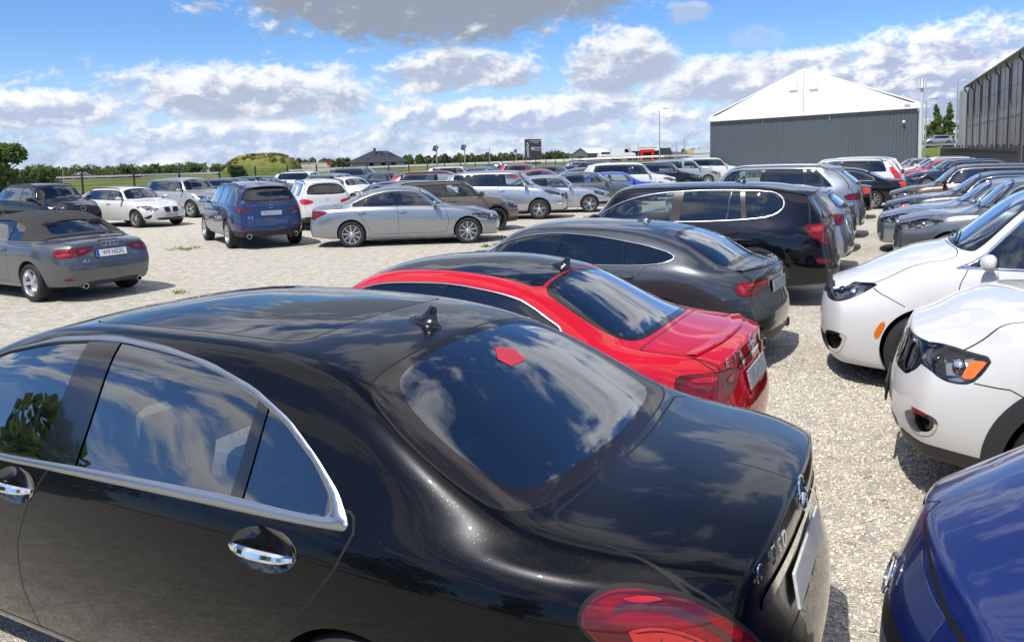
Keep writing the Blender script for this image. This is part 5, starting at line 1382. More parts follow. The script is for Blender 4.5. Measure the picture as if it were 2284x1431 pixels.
    # chrome strip over the plate, bumper seam
    sk.region('chromebar', ('body', 'trunk', 'gap'), 'r', [(0, .873), (.3, .868), (.53, .85), (.545, .872), (.53, .895), (.3, .905), (0, .908), (-.02, .89)], rnd=1)
    sk.half('rear_bumper', B, lambda V: np.where(V[:, 0] < .62, np.maximum(V[:, 2]-(.70+.05*np.clip(V[:, 0]/.5, 0, 1)), V[:, 0]-.62), .1))
    sk.region('lower', ('rear_bumper',), 'r', [(0, .1), (0, .36), (.6, .36), (.7, .30), (.75, .1)], rnd=1)
    # doors
    rd = [(2.752, 1.05), (2.79, .96), (2.875, .812), (2.95, .646), (2.974, .447), (2.95, .27), (2.0, .27), (1.72, .45), (1.56, .62), (1.40, .78), (1.305, .90), (1.262, 1.0), (1.28, 1.05)]
    fd = [(2.752, 1.05), (2.79, .96), (2.875, .812), (2.95, .646), (2.974, .447), (2.95, .27), (4.05, .27), (4.12, .6), (4.10, .9), (4.0, .98)]
    sk.region('rear_door', B, 's', rd, rnd=0, gap=.008)
    sk.region('front_door', B, 's', fd, rnd=0, gap=.008)
    for hu, hz in ((1.60, .899), (2.98, .877)):
        sk.region('hole', ('rear_door', 'front_door', 'body', 'gap'), 's', [(hu+.275*.52*math.cos(t), hz+.275*.24*math.sin(t)-.02*math.cos(t)*.275*.5) for t in np.linspace(0, 2*math.pi, 24, endpoint=False)], rnd=0)
    hd = [(5.4, -.1), (5.4, .6), (4.9, .66), (4.2, .73), (4.06, .66), (4.12, .3), (4.15, -.1)]
    sk.region('hood', B, 't', hd, rnd=0, gap=.006)
    sk.region('head', B, 's', [(5.3, .60), (5.3, .76), (4.85, .82), (4.6, .80), (4.9, .64)], rnd=2, ymin=.42)
    sk.region('grille', B, 'f', [(0, .42), (.4, .45), (.42, .74), (0, .76)], rnd=1)
    P['glass'] = dict(f=glass('saloon_side', (.5, .56, .55), 1.55), r=glass('saloon_side', (.5, .56, .55), 1.55), q=glass('saloon_side', (.5, .56, .55), 1.55), b=glass('saloon_back', (.22, .27, .32), 1.15), w=M['glass'])
    P['lining'] = M['cabin']
    P['track'] = .945-.255/2-.005
    finish(root, sk, P, pm)
    seat_set(root, P, 'seat_beige')
    b = MB(); b.rbox((1.18-L/2, 0, .985), (.75, 1.3, .03), .01); b.build('parcel_shelf', pbr('grey_shelf_fabric', (.10, .11, .12), .9), root)
    pz = lambda u, y: sk.top(u, y)[0]
    st = [(1.30, -.08), (1.25, -.155), (1.185, -.135), (1.19, -.02), (1.24, .0)]
    b = MB(); b.add([(u-L/2, y, pz(u, y)+.003) for u, y in st], [(0, 1, 2, 3, 4)]); b.build('red_sticker', pbr('sticker_red', (.50, .025, .045), .4), root)
    for sg in (1, -1):
        o = door_handle(root, sk, 1.60, .897, sg, M['chrome'], .275, -.02)
        door_handle(root, sk, 2.98, .875, sg, M['chrome'], .275, -.02)
        mirror(root, P, sk, pm, 3.86, .97, sg)
    fin_antenna(root, sk, 1.585, M['gloss_black'])
    badge(root, sk, 0, .43, .965, 'S 550', .068, M['chrome'], xs=1.25, shear=.1)
    disc_badge(root, sk, 0, 0, .985, .055, M['chrome'], star=True)
    plate(root, sk, 0, .78, M['plate'], w=.52)
    return root, P, sk
SROOT, SP, SSK = build_sclass()
SROOT.scale = (.968, 1, .992)
place(SROOT, dict(L=5.25*.968), (.992, 2.45, 2.652))
# ------------------------------------------------------------------ general cars from landmark measurements (metres, u counted from the rear bumper)
def mk(kind, L, W, H, ur, wb, wr, uRT, uWT, uCW, zd, zcw, zn, zb0, zb1, uC=0., yR=None, **o):
    yR = yR or W*.645; um = (uRT+uWT)/2; hatch = kind == 'hatch'
    P = dict(L=L, W=W, H=H, ur=ur, wb=wb, wr=wr, arch=wr+.035, kind=kind, uC=uC, uRT=uRT, uWT=uWT, uCW=uCW, zd=zd, zcw=zcw, zn=zn, zb0=zb0, zb1=zb1, yR=yR)
    fronts = [(um, H), (uWT-.25, H-.012), (uWT, H-.045), (uWT+.16, H-.105), (uCW-.10, zcw+.065), (uCW+.03, zcw), (uCW+.2, zcw-.03), ((uCW+L)/2+.1, (zcw+zn)/2+.03), (L-.28, zn+.05), (L-.08, zn), (L, zn-.02)]
    if hatch: P['zc'] = [(0, H-.10), (.25, H-.065), (.7, H-.025), (1.2, H-.006)]+fronts
    else: P['zc'] = [(0, zd-.055), (.1, zd-.022), (.3, zd-.008), (uC-.10, zd+.006), (uC, zd+.022), (uRT-.16*(uRT-uC), H-.125), (uRT, H-.075), (uRT+.28, H-.028)]+fronts
    if 'zc' in o: P['zc'] = o['zc']
    U = np.linspace(0, L, int(L/.04)); zc = lambda u: pchip(P['zc'], u)
    a = np.interp(U, [uWT-.3, uWT, uCW-.1, uCW+.4], [0, .05, .22, .0])
    b = np.zeros_like(U) if hatch else np.interp(U, [uC-.1, uC+.1, uRT, uRT+.4], [0., .10, .06, 0])
    crown = np.interp(U, [0, .3, uC+.05, uRT, um, uWT, uCW, L-.4, L], [.06 if hatch else .035, .055 if hatch else .035, .055 if hatch else .04, .055, .05, .05, .055, .05, .06] if not hatch else [.06, .055, .0551, .055, .05, .05, .055, .05, .06]) if not hatch else np.interp(U, [0, .5, um, uWT, uCW, L-.4, L], [.065, .055, .05, .05, .055, .05, .06])
    zbt = [(0, zb0-.03), (.3, zb0), (ur, zb0+(zb1-zb0)*.2), (uCW, zb1), ((uCW+L)/2, (zb1+zn)/2+.0), (L-.3, zn-.09), (L, zn-.14)]
    if not hatch: zbt[0] = (0, zd-.13); zbt[1] = (.3, zd-.085)
    P['zb'] = o.get('zb', zbt)
    zr = np.minimum(zc(U+a), zc(U-b))-crown; zr = np.maximum(zr, pchip(P['zb'], U)+.03)
    P['zr'] = o.get('zr', list(zip(U, zr)))
    if hatch: P['yr'] = [(0, yR-.07), (.3, yR-.03), (.9, yR)]
    else: P['yr'] = [(0, W*.64), (.15, W*.71), (.35, W*.75), (uC, W*.775), (uC+.2, W*.76), (uRT+.05, yR+.01)]
    P['yr'] += [(um, yR), (uWT, yR+.02), (uCW-.25, W*.765), (uCW+.1, W*.80), (L-.7, W*.74), (L-.25, W*.62), (L, W*.52)]
    if 'yr' in o: P['yr'] = o['yr']
    P['yb'] = o.get('yb', [(0, W*(.74 if hatch else .70)), (.15, W*(.81 if hatch else .785)), (.4, W*.87), (ur, W*.925), (um, W*.935), (uCW, W*.915), (L-.9, W*.90), (L-.5, W*.84), (L-.2, W*.755), (L, W*.65)])
    P['yw'] = o.get('yw', [(0, W*.78), (.12, W*.86), (.35, W*.94), (ur-.1, W*.99), (ur+.4, W*1.0), (L-.9, W), (L-.5, W*.955), (L-.22, W*.875), (L, W*.73)])
    zs = o.get('zsill', .21 if not hatch else .25)
    P['zw'] = o.get('zw', [(0, .60), (ur, .66), (um, .62), (L, .56)]); P['zs'] = o.get('zs', [(0, zs+.06), (.5, zs+.02), (ur, zs), (uCW, zs), (L, zs+.01)])
    P['rear'] = o.get('rear', (.17, 2.6, 1.0 if not hatch else 1.15, [(.2, .06), (.35, .025), (.5, 0), (.66, .02), (.78, .055), (zb0 if hatch else zd, .085 if not hatch else .09)]+([(zb0+.1, .13), (H-.12, o.get('tilt', .42)), (H, o.get('tilt', .42)+.02)] if hatch else [])))
    P['front'] = o.get('front', (.30, 2.6, .95, [(.2, .05), (.35, .015), (.5, 0), (zn-.12, .03), (zn-.02, .09), (zn+.1, .14)]))
    P['tilt'] = o.get('tilt', .42)
    P.update({k: v for k, v in o.items() if k not in P})
    P['track'] = P.get('track', W-.135-.0); P.setdefault('rcut', .5 if not hatch else .75)
    return P
def lin(p, z): return p[0]+(p[1]-p[0])*z
def auto(root, P, pm):
    sk = Skin(P); L, W, H = P['L'], P['W'], P['H']; B = ('body',); lod = P.get('lod', 0)
    g = P.get('gapw', .007) if lod == 0 else (.010 if lod == 1 else 0)
    hatch = P['kind'] == 'hatch'
    uRT, uWT, uCW, uC = P['uRT'], P['uWT'], P['uCW'], P['uC']
    zb = lambda u: float(pchip(P['zb'], u)); zr = lambda u: float(pchip(P['zr'], u)); yr = lambda u: float(pchip(P['yr'], u))
    sk.half('under', B, lambda V: np.where(V[:, 2] < pchip(P['zs'], V[:, 0])+.002, -.01, .01))
    for u in (P['ur'], P['ur']+P['wb']): sk.circle('hole', B, u, P['wr']+.01, P['arch'])
    if P.get('clad'):
        for u in (P['ur'], P['ur']+P['wb']): sk.circle('cladding', B, u, P['wr']+.01, P['arch']+P['clad'])
        sk.half('cladding', B, lambda V: np.maximum(V[:, 2]-pchip(P['zs'], V[:, 0])-P.get('cladh', .12), .5-np.abs(V[:, 1])))
    # side windows
    u0, u1 = P['uD'], P.get('uA', uCW-.05)
    if 'dlo' in P: dlo = P['dlo']
    else:
        rk = P.get('rk', 0.)                                     # lean of the rear edge
        us = np.linspace(u0, u1, 22); off = P.get('dtop', .05)
        bot = [(u, zb(u)+.03) for u in us]; top = []
        for u in us[::-1]:
            z = zr(u)-off; z = max(z, zb(u)+.035)
            top.append((u, z))
        if rk: top = [(max(u, u0+rk*min(1, (z-zb(u))/.35)), z) for u, z in top]
        dlo = bot+top
    tw = P.get('tw', .018)
    sk.trim_polys = (chaikin(dlo, 1), chaikin(P.get('dlo_in') or dlo, 1)); sk.trim_grow = 0. if P.get('dlo_in') else -tw
    sk.region('trim', B, 's', dlo, rnd=1)
    if P.get('dlo_in'): sk.region('win_f', ('trim',), 's', P['dlo_in'], rnd=1)
    else: sk.region('win_f', ('trim',), 's', dlo, rnd=1, grow=-tw)
    bps = P.get('bp', [])                                        # (u at belt, u at roof, half width, window behind)
    for ub, ut, hw, lab in bps:
        zl, zh = P['zb1']-.1, H
        f = lambda z: ub+(ut-ub)*(z-zl)/(zh-zl)
        big = [(-.5, zl), (-.5, zh), (f(zh), zh), (f(zl), zl)]
        sk.region(lab, tuple({'win_f', 'win_r', 'win_q'}-{lab}) if lab != 'win_q' else ('win_r', 'win_f'), 's', big, rnd=0)
        sk.region('pillar', ('win_f', 'win_r', 'win_q'), 's', [(f(zl)-hw, zl), (f(zh)-hw*.9, zh), (f(zh)+hw*.9, zh), (f(zl)+hw, zl)], rnd=0)
    # windshield
    us = np.linspace(uWT+.07, uCW-.20, 9)
    ws = [(u, yr(u)-P.get('wm', .03)) for u in us]+[(uCW-.10, yr(uCW-.15)-.16), (uCW-.045, .35), (uCW-.035, 0), (uCW-.035, -.1), (uWT+.03, -.1), (uWT+.03, .25), (uWT+.045, yr(uWT)-.16)]
    sk.region('frit', B, 't', ws[::-1], rnd=1, gap=g)
    sk.region('windshield', ('frit',), 't', ws[::-1], rnd=1, grow=-.035)
    # rear glass
    if hatch:
        z0, z1 = P.get('rgz', (P['zb0']+.07, H-.17)); y0, y1 = P.get('rgy', (W*.70, W*.53))
        sk.region('frit', B, 'r', [(-.1, z0), (y0*.6, z0+.004), (y0, z0+.03), (y1+(y0-y1)*.5, (z0+z1)/2), (y1, z1-.03), (y1*.6, z1), (-.1, z1+.01)], rnd=1, gap=g)
        sk.region('rear_glass', ('frit',), 'r', [(-.1, z0), (y0*.6, z0+.004), (y0, z0+.03), (y1+(y0-y1)*.5, (z0+z1)/2), (y1, z1-.03), (y1*.6, z1), (-.1, z1+.01)], rnd=1, grow=-.04)
    else:
        us = np.linspace(uC+.12, uRT-.10, 8)
        rg = P.get('rg') or [(uC+.0, -.1), (uC+.0, .3), (uC+.035, yr(uC)-.12)]+[(u, yr(u)-.06) for u in us]+[(uRT-.03, yr(uRT)-.14), (uRT, .25), (uRT, -.1)]
        sk.region('frit', B, 't', rg, rnd=1, gap=g)
        sk.region('rear_glass', ('frit',), 't', rg, rnd=1, grow=-P.get('frit_w', .04))
    for pol in P.get('roof_t', []): sk.region('roof', B, 't', pol, rnd=1, gap=g)
    for pol in P.get('roof_seams', []): sk.region('gap', ('roof', 'body'), 't', pol, rnd=0)
    allb = ('body', 'gap', 'frit')
    if lod < 2:
        # lids and doors
        if hatch:
            yt = P.get('tgy', W*.80); zt = P.get('tgz', .56)
            sk.region('tailgate', B, 'r', [(-.1, zt), (yt*.85, zt), (yt*.93, zt+.12), (yt, P['zb0']), (P.get('rgy', (W*.7, W*.53))[1]+.06, H-.12), (-.1, H-.10)], rnd=0, gap=g)
        else:
            us = np.linspace(.0, uC-.03, 7)
            sk.region('trunk', B, 't', [(-.3, -.1)]+[(-.3, yr(0)-.0)]+[(u, yr(u)-.035) for u in us]+[(uC-.06, .3), (uC-.065, -.1)], rnd=0, gap=g)
            zt = P.get('tkz', .60); sk.region('trunk', B, 'r', [(-.1, zt), (W*.52, zt), (W*.60, zt+.08), (W*.70, P['zd']-.12), (W*.72, P['zd']+.2), (-.1, P['zd']+.2)], rnd=0, gap=g)
        us = np.linspace(uCW+.02, L-.2, 8)
        hl = P.get('hood_front', L-.16)
        sk.region('hood', B, 't', [(uCW-.0, -.1), (uCW-.03, .4), (uCW-.12, yr(uCW)-.07)]+[(u, yr(u)-.01) for u in us if u < hl]+[(hl, yr(hl)-.04), (hl+.10, .3), (hl+.12, -.1)], rnd=2, gap=g)
        if P.get('doors', True):
            uB = P['doorB']; zl = P['zs'][2][1]+.10; uf = P.get('doorF', uCW+.02)
            ur_ = P['ur']; ar = P['arch']
            if P.get('doors', 4) == 4:
                ud = P.get('doorR', ur_+.06); ra = ur_+ar+.06
                sk.region('rear_door', B+('cladding',), 's', [(uB, zb(uB)+.03), (uB+.02, .7), (uB+.03, zl), (ra+.10, zl), (ra-.02, zl+.22), (ud+.16, .80), (ud+.02, zb(ud)-.02), (ud, zb(ud)+.04)], rnd=0, gap=g)
            else: uB = P['doorB']
            sk.region('front_door', B+('cladding',), 's', [(uB, zb(uB)+.03), (uB+.02, .7), (uB+.03, zl), (uf-.02, zl), (uf+.05, .6), (uf, zb1_(P)), (uf-.06, zb(uf)+.04)], rnd=0, gap=g)
    # lamps
    for lab, keys in (('tail', 'tail'), ('head', 'head')):
        for v in ('s', 'r', 'f', 'c', 'k'):
            for pol in P.get(keys+'_'+v, []): sk.region(lab, ('body', 'trunk', 'tailgate', 'gap', 'hood', 'front_bumper'), v, pol, rnd=P.get('lrnd', 1), gap=g*.7, tc=(.5 if v == 'r' else None), ymin=P.get("lymin", .42))
    for lab in ('tail_dark', 'tail_bright'):
        for v in ('s', 'r', 'k'):
            for pol in P.get(lab+'_'+v, []): sk.region(lab, ('tail',), v, pol, rnd=1, tc=.5 if v == 'r' else None, ymin=P.get("lymin", .42))
    for lab in ('reflector', 'amber', 'fogtrim', 'grille', 'lower', 'chromebar', 'flap'):
        for v in ('s', 'r', 'f', 'c'):
            for pol in P.get(lab+'_'+v, []): sk.region(lab, ('body', 'front_bumper', 'rear_bumper', 'trunk', 'tailgate', 'gap', 'hood')+(('head',) if lab == 'amber' else ()) if lab != 'lower' else ('body', 'cladding', 'gap'), v, pol, rnd=P.get(lab+'_rnd', 1), gap=g*.6 if lab == 'flap' else 0, tc=.4 if lab in ('reflector', 'chromebar') and v == 'r' else None, ymin=.42 if lab in ('reflector', 'amber', 'fogtrim') else None)
    for pol in P.get('fog_f', []): sk.region('fog', ('fogtrim', 'body'), 'f', pol, rnd=1)
    for pol in P.get('fog_c', []): sk.region('fog', ('fogtrim', 'body', 'front_bumper'), 'c', pol, rnd=1)
    for pol in P.get('fog_s', []): sk.region('fog', ('fogtrim', 'body'), 's', pol, rnd=1)
    if lod < 2:
        zfb = P.get('zfb', P['zn']-.16); zrb = P.get('zrb', .62)
        sk.half('front_bumper', B, lambda V: np.maximum(np.maximum(V[:, 2]-zfb-.1*np.clip((L-.1-V[:, 0])/.6, 0, 1), (P['ur']+P['wb']+P['arch']*.75)-V[:, 0]), -1))
        sk.half('rear_bumper', B, lambda V: np.maximum(np.maximum(V[:, 2]-zrb-.06*np.clip(V[:, 0]/.5, 0, 1), V[:, 0]-(P['ur']-P['arch']*.8)), -1))
    for ln in P.get('line_c', []): sk.line('c', ln, .0035, 'gap', ('body', 'front_bumper'))
    if P.get('extra_cuts'): P['extra_cuts'](sk)
    finish(root, sk, P, pm)
    if lod < 2 or P.get('seats'):
        seat_set(root, P, P.get('seat_m', 'seat'))
    ms = P.get('mirror_m', pm)
    if P.get('mirrors', True):
        um_ = P.get('u_mir', u1-.22)
        for sg in (1, -1): mirror(root, P, sk, ms, um_, zb(um_)+.03, sg, P.get('mir_s', 1.))
    if lod < 2 and P.get('handles', True):
        hm = P.get('handle_m', pm)
        for sg in (1, -1):
            door_handle(root, sk, P['doorB']+.13, zb(P['doorB'])-.09, sg, hm, .21, 0, recess=lod == 0 and pm)
            if P.get('doors', 4) == 4: door_handle(root, sk, P.get('doorR', P['ur']+.06)+.22, zb(P['ur']+.2)-.09, sg, hm, .21, 0, recess=lod == 0 and pm)
    if P.get('rails'):
        rm = M['satin'] if P['rails'] == 1 else M['black']
        for sg in (1, -1):
            pts = [(u, sg*(yr(u)-.015)) for u in np.linspace(P.get('tilt', .4)+.25, uWT-.1, 12)]
            pp = patch_on(sk, pts, 't', .035); pp[0] = (pp[0][0], pp[0][1], pp[0][2]-.03); pp[-1] = (pp[-1][0], pp[-1][1], pp[-1][2]-.03)
            b = MB(); b.tube(pp, .014, 8); b.build('roof_rail', rm, root, smooth=True)
    if P.get('spoiler'):                                          # roof lip over the rear window
        b = MB(); ys = np.linspace(-1, 1, 13); rows = []
        yy = yr(.1)-.0
        zt, _ = sk.top(P['tilt']+.12, 0)
        ln = P['spoiler']
        for t in ys:
            y = t*yy; z, n = sk.top(P['tilt']+.14, y*.98); x0 = P['tilt']+.16+abs(t)**3*.06
            z = z+.006
            rows.append([(x0+.02-L/2, y, z), (x0-ln*.6-L/2, y, z-.012), (x0-ln-L/2+abs(t)**3*.05, y, z-.030), (x0-ln-L/2+.01+abs(t)**3*.05, y, z-.048), (x0-ln*.5-L/2, y, z-.055), (x0-L/2, y, z-.07)])
        V = [p for r in rows for p in r]; F = [(i*6+k, i*6+k+1, (i+1)*6+k+1, (i+1)*6+k) for i in range(12) for k in range(5)]
        F += [(0, 1, 2, 3, 4, 5), tuple(12*6+k for k in range(5, -1, -1))]
        b.add(V, F); b.build('roof_spoiler', P.get('spoiler_m', pm), root, smooth=True)
    if P.get('antenna'): fin_antenna(root, sk, P['antenna'], P.get('ant_m', pm))
    if P.get('wiper') and lod < 2:
        for y0 in (.45, -.12):
            pts = patch_on(sk, [(uCW-.06-.05*abs(y0), y0), (uCW-.10-.03*abs(y0), y0-.25), (uCW-.13, y0-.52)], 't', .022)
            b = MB(); b.tube(pts, [.011, .009, .006], 6); b.build('wiper', M['black'], root, smooth=True)
    for y, z, r in P.get('exhaust', []):
        for sg in (1, -1):
            x, _ = sk.endx(sg*y, z+.06, 0)
            b = MB(); b.lathe([(r*.8, .12), (r*.84, .0), (r, -.002), (r, .14)], 20, 'x', (x-L/2-.012, sg*y, z)); b.cur = 1
            b.lathe([(.001, .05), (r*.85, .05)], 16, 'x', (x-L/2, sg*y, z))
            b.build('exhaust_tip', None, root, smooth=True, mats=[M['chrome'], M['gap']])
    return sk
def zb1_(P): return P['zb1']-.08
# ------------------------------------------------------------------ the near cars
def new_car(label, group=None, name='parked_car', cat='car'):
    r = empty(name); tag(r, label, cat, group); return r
GR_BACK, GR_FRONT, GR_MID = 'cars parked with their tails to the aisle', 'cars parked nose to the aisle', 'cars parked in the yard beyond the aisle'
def red_coupe():
    P = mk('notch', 4.70, .905, 1.40, 1.12, 2.76, .33, 1.26, 2.55, 3.2, 1.005, 1.01, .78, .93, .93, uC=.60, uD=1.02, uA=3.05, yR=.60,
           rg=[(.575, -.1), (.575, .25), (.60, .50), (.66, .585), (.85, .585), (1.1, .555), (1.24, .52), (1.265, .3), (1.27, -.1)], frit_w=.05,
           roof_t=[[(1.285, -.1), (1.285, .3), (1.27, .53), (1.5, .528), (2.0, .52), (2.3, .522), (2.53, .53), (2.57, .3), (2.58, -.1)]],
           roof_seams=[[(1.9, -.1), (1.9, .53), (1.91, .53), (1.91, -.1)]],
           bp=[(1.95, 1.85, .012, 'win_r')], doors=2, doorB=1.85, tw=.012, rcut=.4,
           tail_k=[[(1.10, .868), (.914, .875), (.765, .877), (.60, .868), (.483, .851), (.45, .80), (.60, .73), (.9, .69), (1.08, .73), (1.12, .80)]], tail_dark_k=[[(.69, .9), (.72, .9), (.69, .6), (.66, .6)], [(1.06, .80), (.75, .815), (.75, .795), (1.06, .78)]], tail_bright_k=[[(1.02, .85), (.76, .86), (.76, .83), (1.02, .83)], [(.64, .83), (.52, .83), (.53, .80), (.64, .79)]],
           chromebar_r=[[(-.1, .845), (.3, .843), (.36, .83), (.35, .855), (.25, .868), (-.1, .87)]],
           glass=dict(f=M['glass_mid'], r=M['glass_mid'], b=glass('coupe_back', (.05, .055, .065))), wheel=dict(rim=.23, w=.24, n=5, kind='fat'), trim=M['satin'], tkz=.6,
           lower_r=[[(-.1, .1), (-.1, .33), (.5, .34), (.6, .28), (.7, .1)]], zrb=.655)
    pm = paint('bright_red', (.52, .006, .018), 0., .3, dust=.25)
    r = new_car('bright red coupe with black glass roof panels, parked beside the black saloon', GR_BACK)
    sk = auto(r, P, pm)
    fin_antenna(r, sk, 1.34, M['gloss_black'])
    # lip spoiler on the boot
    line = [(.185+.10*abs(y/.62)**2.2, y) for y in np.linspace(-.62, .62, 17)]
    pts = patch_on(sk, line, 't', .004); b = MB()
    V = []; 
    for (x, y, z) in pts: V += [(x+.09, y, z-.004), (x+.03, y, z+.005), (x-.016, y, z+.010), (x-.026, y, z+.003), (x-.014, y, z-.02)]
    b.add(V, [(i*5+k, i*5+k+1, (i+1)*5+k+1, (i+1)*5+k) for i in range(16) for k in range(4)]); b.build('boot_spoiler', pm, r, smooth=True)
    badge(r, sk, 0, .40, .905, 'E 350', .072, M['chrome'], xs=1.15)
    disc_badge(r, sk, 0, 0, .93, .05, M['chrome'], star=True)
    plate(r, sk, 0, .745, M['plate_scribble'])
    place(r, P, (1.532, 4.781, 2.664)); return r
def grey_fastback():
    P = mk('notch', 4.73, .92, 1.386, 1.02, 2.82, .335, 1.05, 2.75, 3.35, 1.0, 1.0, .76, .93, .93, uC=.36, uD=.875, uA=3.25, yR=.60,
           zc=[(0, .955), (.08, .985), (.2, 1.0), (.30, 1.02), (.42, 1.07), (.7, 1.20), (1.0, 1.305), (1.3, 1.358), (1.7, 1.384), (2.1, 1.386), (2.5, 1.37), (2.75, 1.335), (2.95, 1.27), (3.25, 1.09), (3.4, 1.0), (3.6, .97), (4.1, .90), (4.5, .81), (4.73, .74)],
           zb=[(0, .87), (.2, .92), (.5, .97), (.9, 1.0), (1.4, .975), (2.3, .95), (3.3, .92), (4, .83), (4.5, .70), (4.73, .62)],
           yr=[(0, .60), (.1, .665), (.25, .70), (.5, .71), (.8, .675), (1.05, .63), (1.5, .60), (2.2, .595), (2.75, .615), (3.1, .69), (3.45, .74), (4, .68), (4.5, .58), (4.73, .48)],
           dlo=[(.875, 1.075), (.90, 1.115), (1.0, 1.15), (1.2, 1.195), (1.47, 1.235), (1.8, 1.275), (2.2, 1.292), (2.55, 1.265), (2.9, 1.17), (3.1, 1.06), (3.22, .97), (3.0, .955), (2.2, .97), (1.4, .985), (1.1, 1.005), (.95, 1.035)], tw=.012,
           bp=[(2.25, 2.17, .05, 'win_r'), (1.37, 1.47, .014, 'win_q')],
           rg=[(.375, -.1), (.375, .3), (.40, .56), (.47, .62), (.65, .60), (.85, .555), (.98, .50), (1.015, .3), (1.02, -.1)], frit_w=.05,
           roof_seams=[[(1.12, -.1), (1.10, .52), (1.112, .52), (1.132, -.1)]],
           doorB=2.25, doorR=1.15, rcut=.4, rear=(.20, 2.4, .9, [(.2, .06), (.35, .025), (.48, 0), (.62, .03), (.75, .07), (.9, .075), (1.0, .11)]),
           tail_k=[[(1.09, .848), (.927, .864), (.601, .871), (.36, .862), (.38, .80), (.60, .775), (.716, .745), (1.024, .736), (1.07, .788)]], tail_dark_k=[[(1.09, .9), (1.035, .9), (1.04, .73), (1.09, .73)], [(.90, .80), (.62, .81), (.62, .79), (.9, .77)]],
           tail_bright_k=[[(1.02, .845), (.955, .848), (.92, .765), (.985, .76)], [(.955, .848), (.42, .858), (.42, .838), (.945, .825)]],
           reflector_r=[[(.56, .40), (.58, .44), (.9, .46), (.9, .42)]], reflector_s=[[(.2, .42), (.2, .455), (-.2, .46), (-.2, .42)]],
           lower_r=[[(-.1, .1), (-.1, .36), (.45, .37), (.6, .33), (.8, .30), (.8, .1)]],
           glass=dict(f=M['glass'], r=M['glass_dark'], b=M['glass_dark'], w=M['glass']), trim=M['satin'], exhaust=[(.55, .27, .055)], wheel=dict(rim=.24, w=.245, n=5, kind='double'), tkz=.58, zrb=.60,
           pillar_m=M['gloss_black'])
    pm = paint('daytona_grey', (.050, .056, .064), .65, .32, dust=.3, flake=.2)
    r = new_car('dark grey fastback with slanting hatch between the red coupe and the black estate', GR_BACK)
    sk = auto(r, P, pm); fin_antenna(r, sk, 1.50, pm)
    line = [(.135+.16*abs(y/.64)**2.2, y) for y in np.linspace(-.64, .64, 17)]
    b = MB(); V = []
    for (x, y, z) in patch_on(sk, line, 't', .004): V += [(x+.10, y, z-.004), (x+.03, y, z+.006), (x-.02, y, z+.014), (x-.032, y, z+.005), (x-.015, y, z-.03)]
    b.add(V, [(i*5+k, i*5+k+1, (i+1)*5+k+1, (i+1)*5+k) for i in range(16) for k in range(4)]); b.build('boot_spoiler', pm, r, smooth=True)
    for k in range(4):
        e = disc_badge(r, sk, 0, (k-1.5)*.075, .895, .045, M['chrome'], name='ring_emblem')
    plate(r, sk, 0, .775, M['plate_scribble'])
    place(r, P, (2.735, 7.85, 2.60)); return r
def black_suv():
    P = mk('hatch', 4.66, .94, 1.665, 1.0, 2.81, .36, .5, 3.0, 3.55, 0, 1.13, .95, 1.10, 1.08, uD=.64, uA=3.45, yR=.64, tilt=.36, rk=.12,
           dlo=[(.66, 1.30), (.635, 1.385), (.655, 1.46), (.73, 1.53), (.85, 1.565), (1.245, 1.585), (1.7, 1.585), (2.11, 1.57), (2.5, 1.53), (2.83, 1.45), (3.1, 1.33), (3.3, 1.21), (3.38, 1.13), (3.2, 1.115), (2.2, 1.125), (1.6, 1.14), (1.1, 1.17), (.80, 1.21)], tw=.022,
           bp=[(2.12, 2.06, .075, 'win_r'), (1.40, 1.34, .012, 'win_r'), (1.13, 1.21, .035, 'win_q')], doorB=2.12, doorR=1.12, clad=.055, cladh=.13, clad_m=M['cladding'],
           tail_k=[[(1.205, 1.10), (.963, 1.126), (.74, 1.132), (.50, 1.13), (.48, 1.0), (.60, .83), (.724, .822), (.86, .86), (1.011, .916), (1.144, 1.006)]],
           tail_bright_k=[[(1.09, 1.075), (.96, 1.10), (.82, 1.10), (.84, 1.03), (1.02, 1.02)]], tail_dark_k=[[(.98, 1.0), (.84, 1.01), (.82, .90), (.86, .90)], [(.79, 1.12), (.80, .85), (.77, .85), (.76, 1.12)]],
           reflector_r=[[(.50, .60), (.50, .655), (.9, .68), (.9, .61)]], reflector_s=[[(.22, .615), (.22, .665), (-.2, .67), (-.2, .61)]],
           lower_r=[[(-.1, .1), (-.1, .50), (.5, .52), (.9, .44), (.9, .1)]], spoiler=.26, antenna=1.35, ant_m=M['gloss_black'],
           glass=dict(f=M['glass'], r=M['glass_mid'], q=M['glass_mid'], b=M['glass_dark']), trim=M['satin'], pillar_m=pbr('satin_black_pillar', (.02, .016, .015), .3), handle_m=M['gloss_black'], hx=0, wheel=dict(rim=.24, w=.25, n=5, kind='double'), zsill=.27, zrb=.70, rgz=(1.16, 1.52), sh=(.05, .08))
    pm = paint('carbon_black', (.006, .007, .012), .9, .32, dust=.5, coat_ior=1.5)
    r = new_car('glossy black sport utility car with chrome framed windows and large red corner lamps', GR_BACK)
    sk = auto(r, P, pm)
    place(r, P, (4.553, 10.899, 2.674)); return r
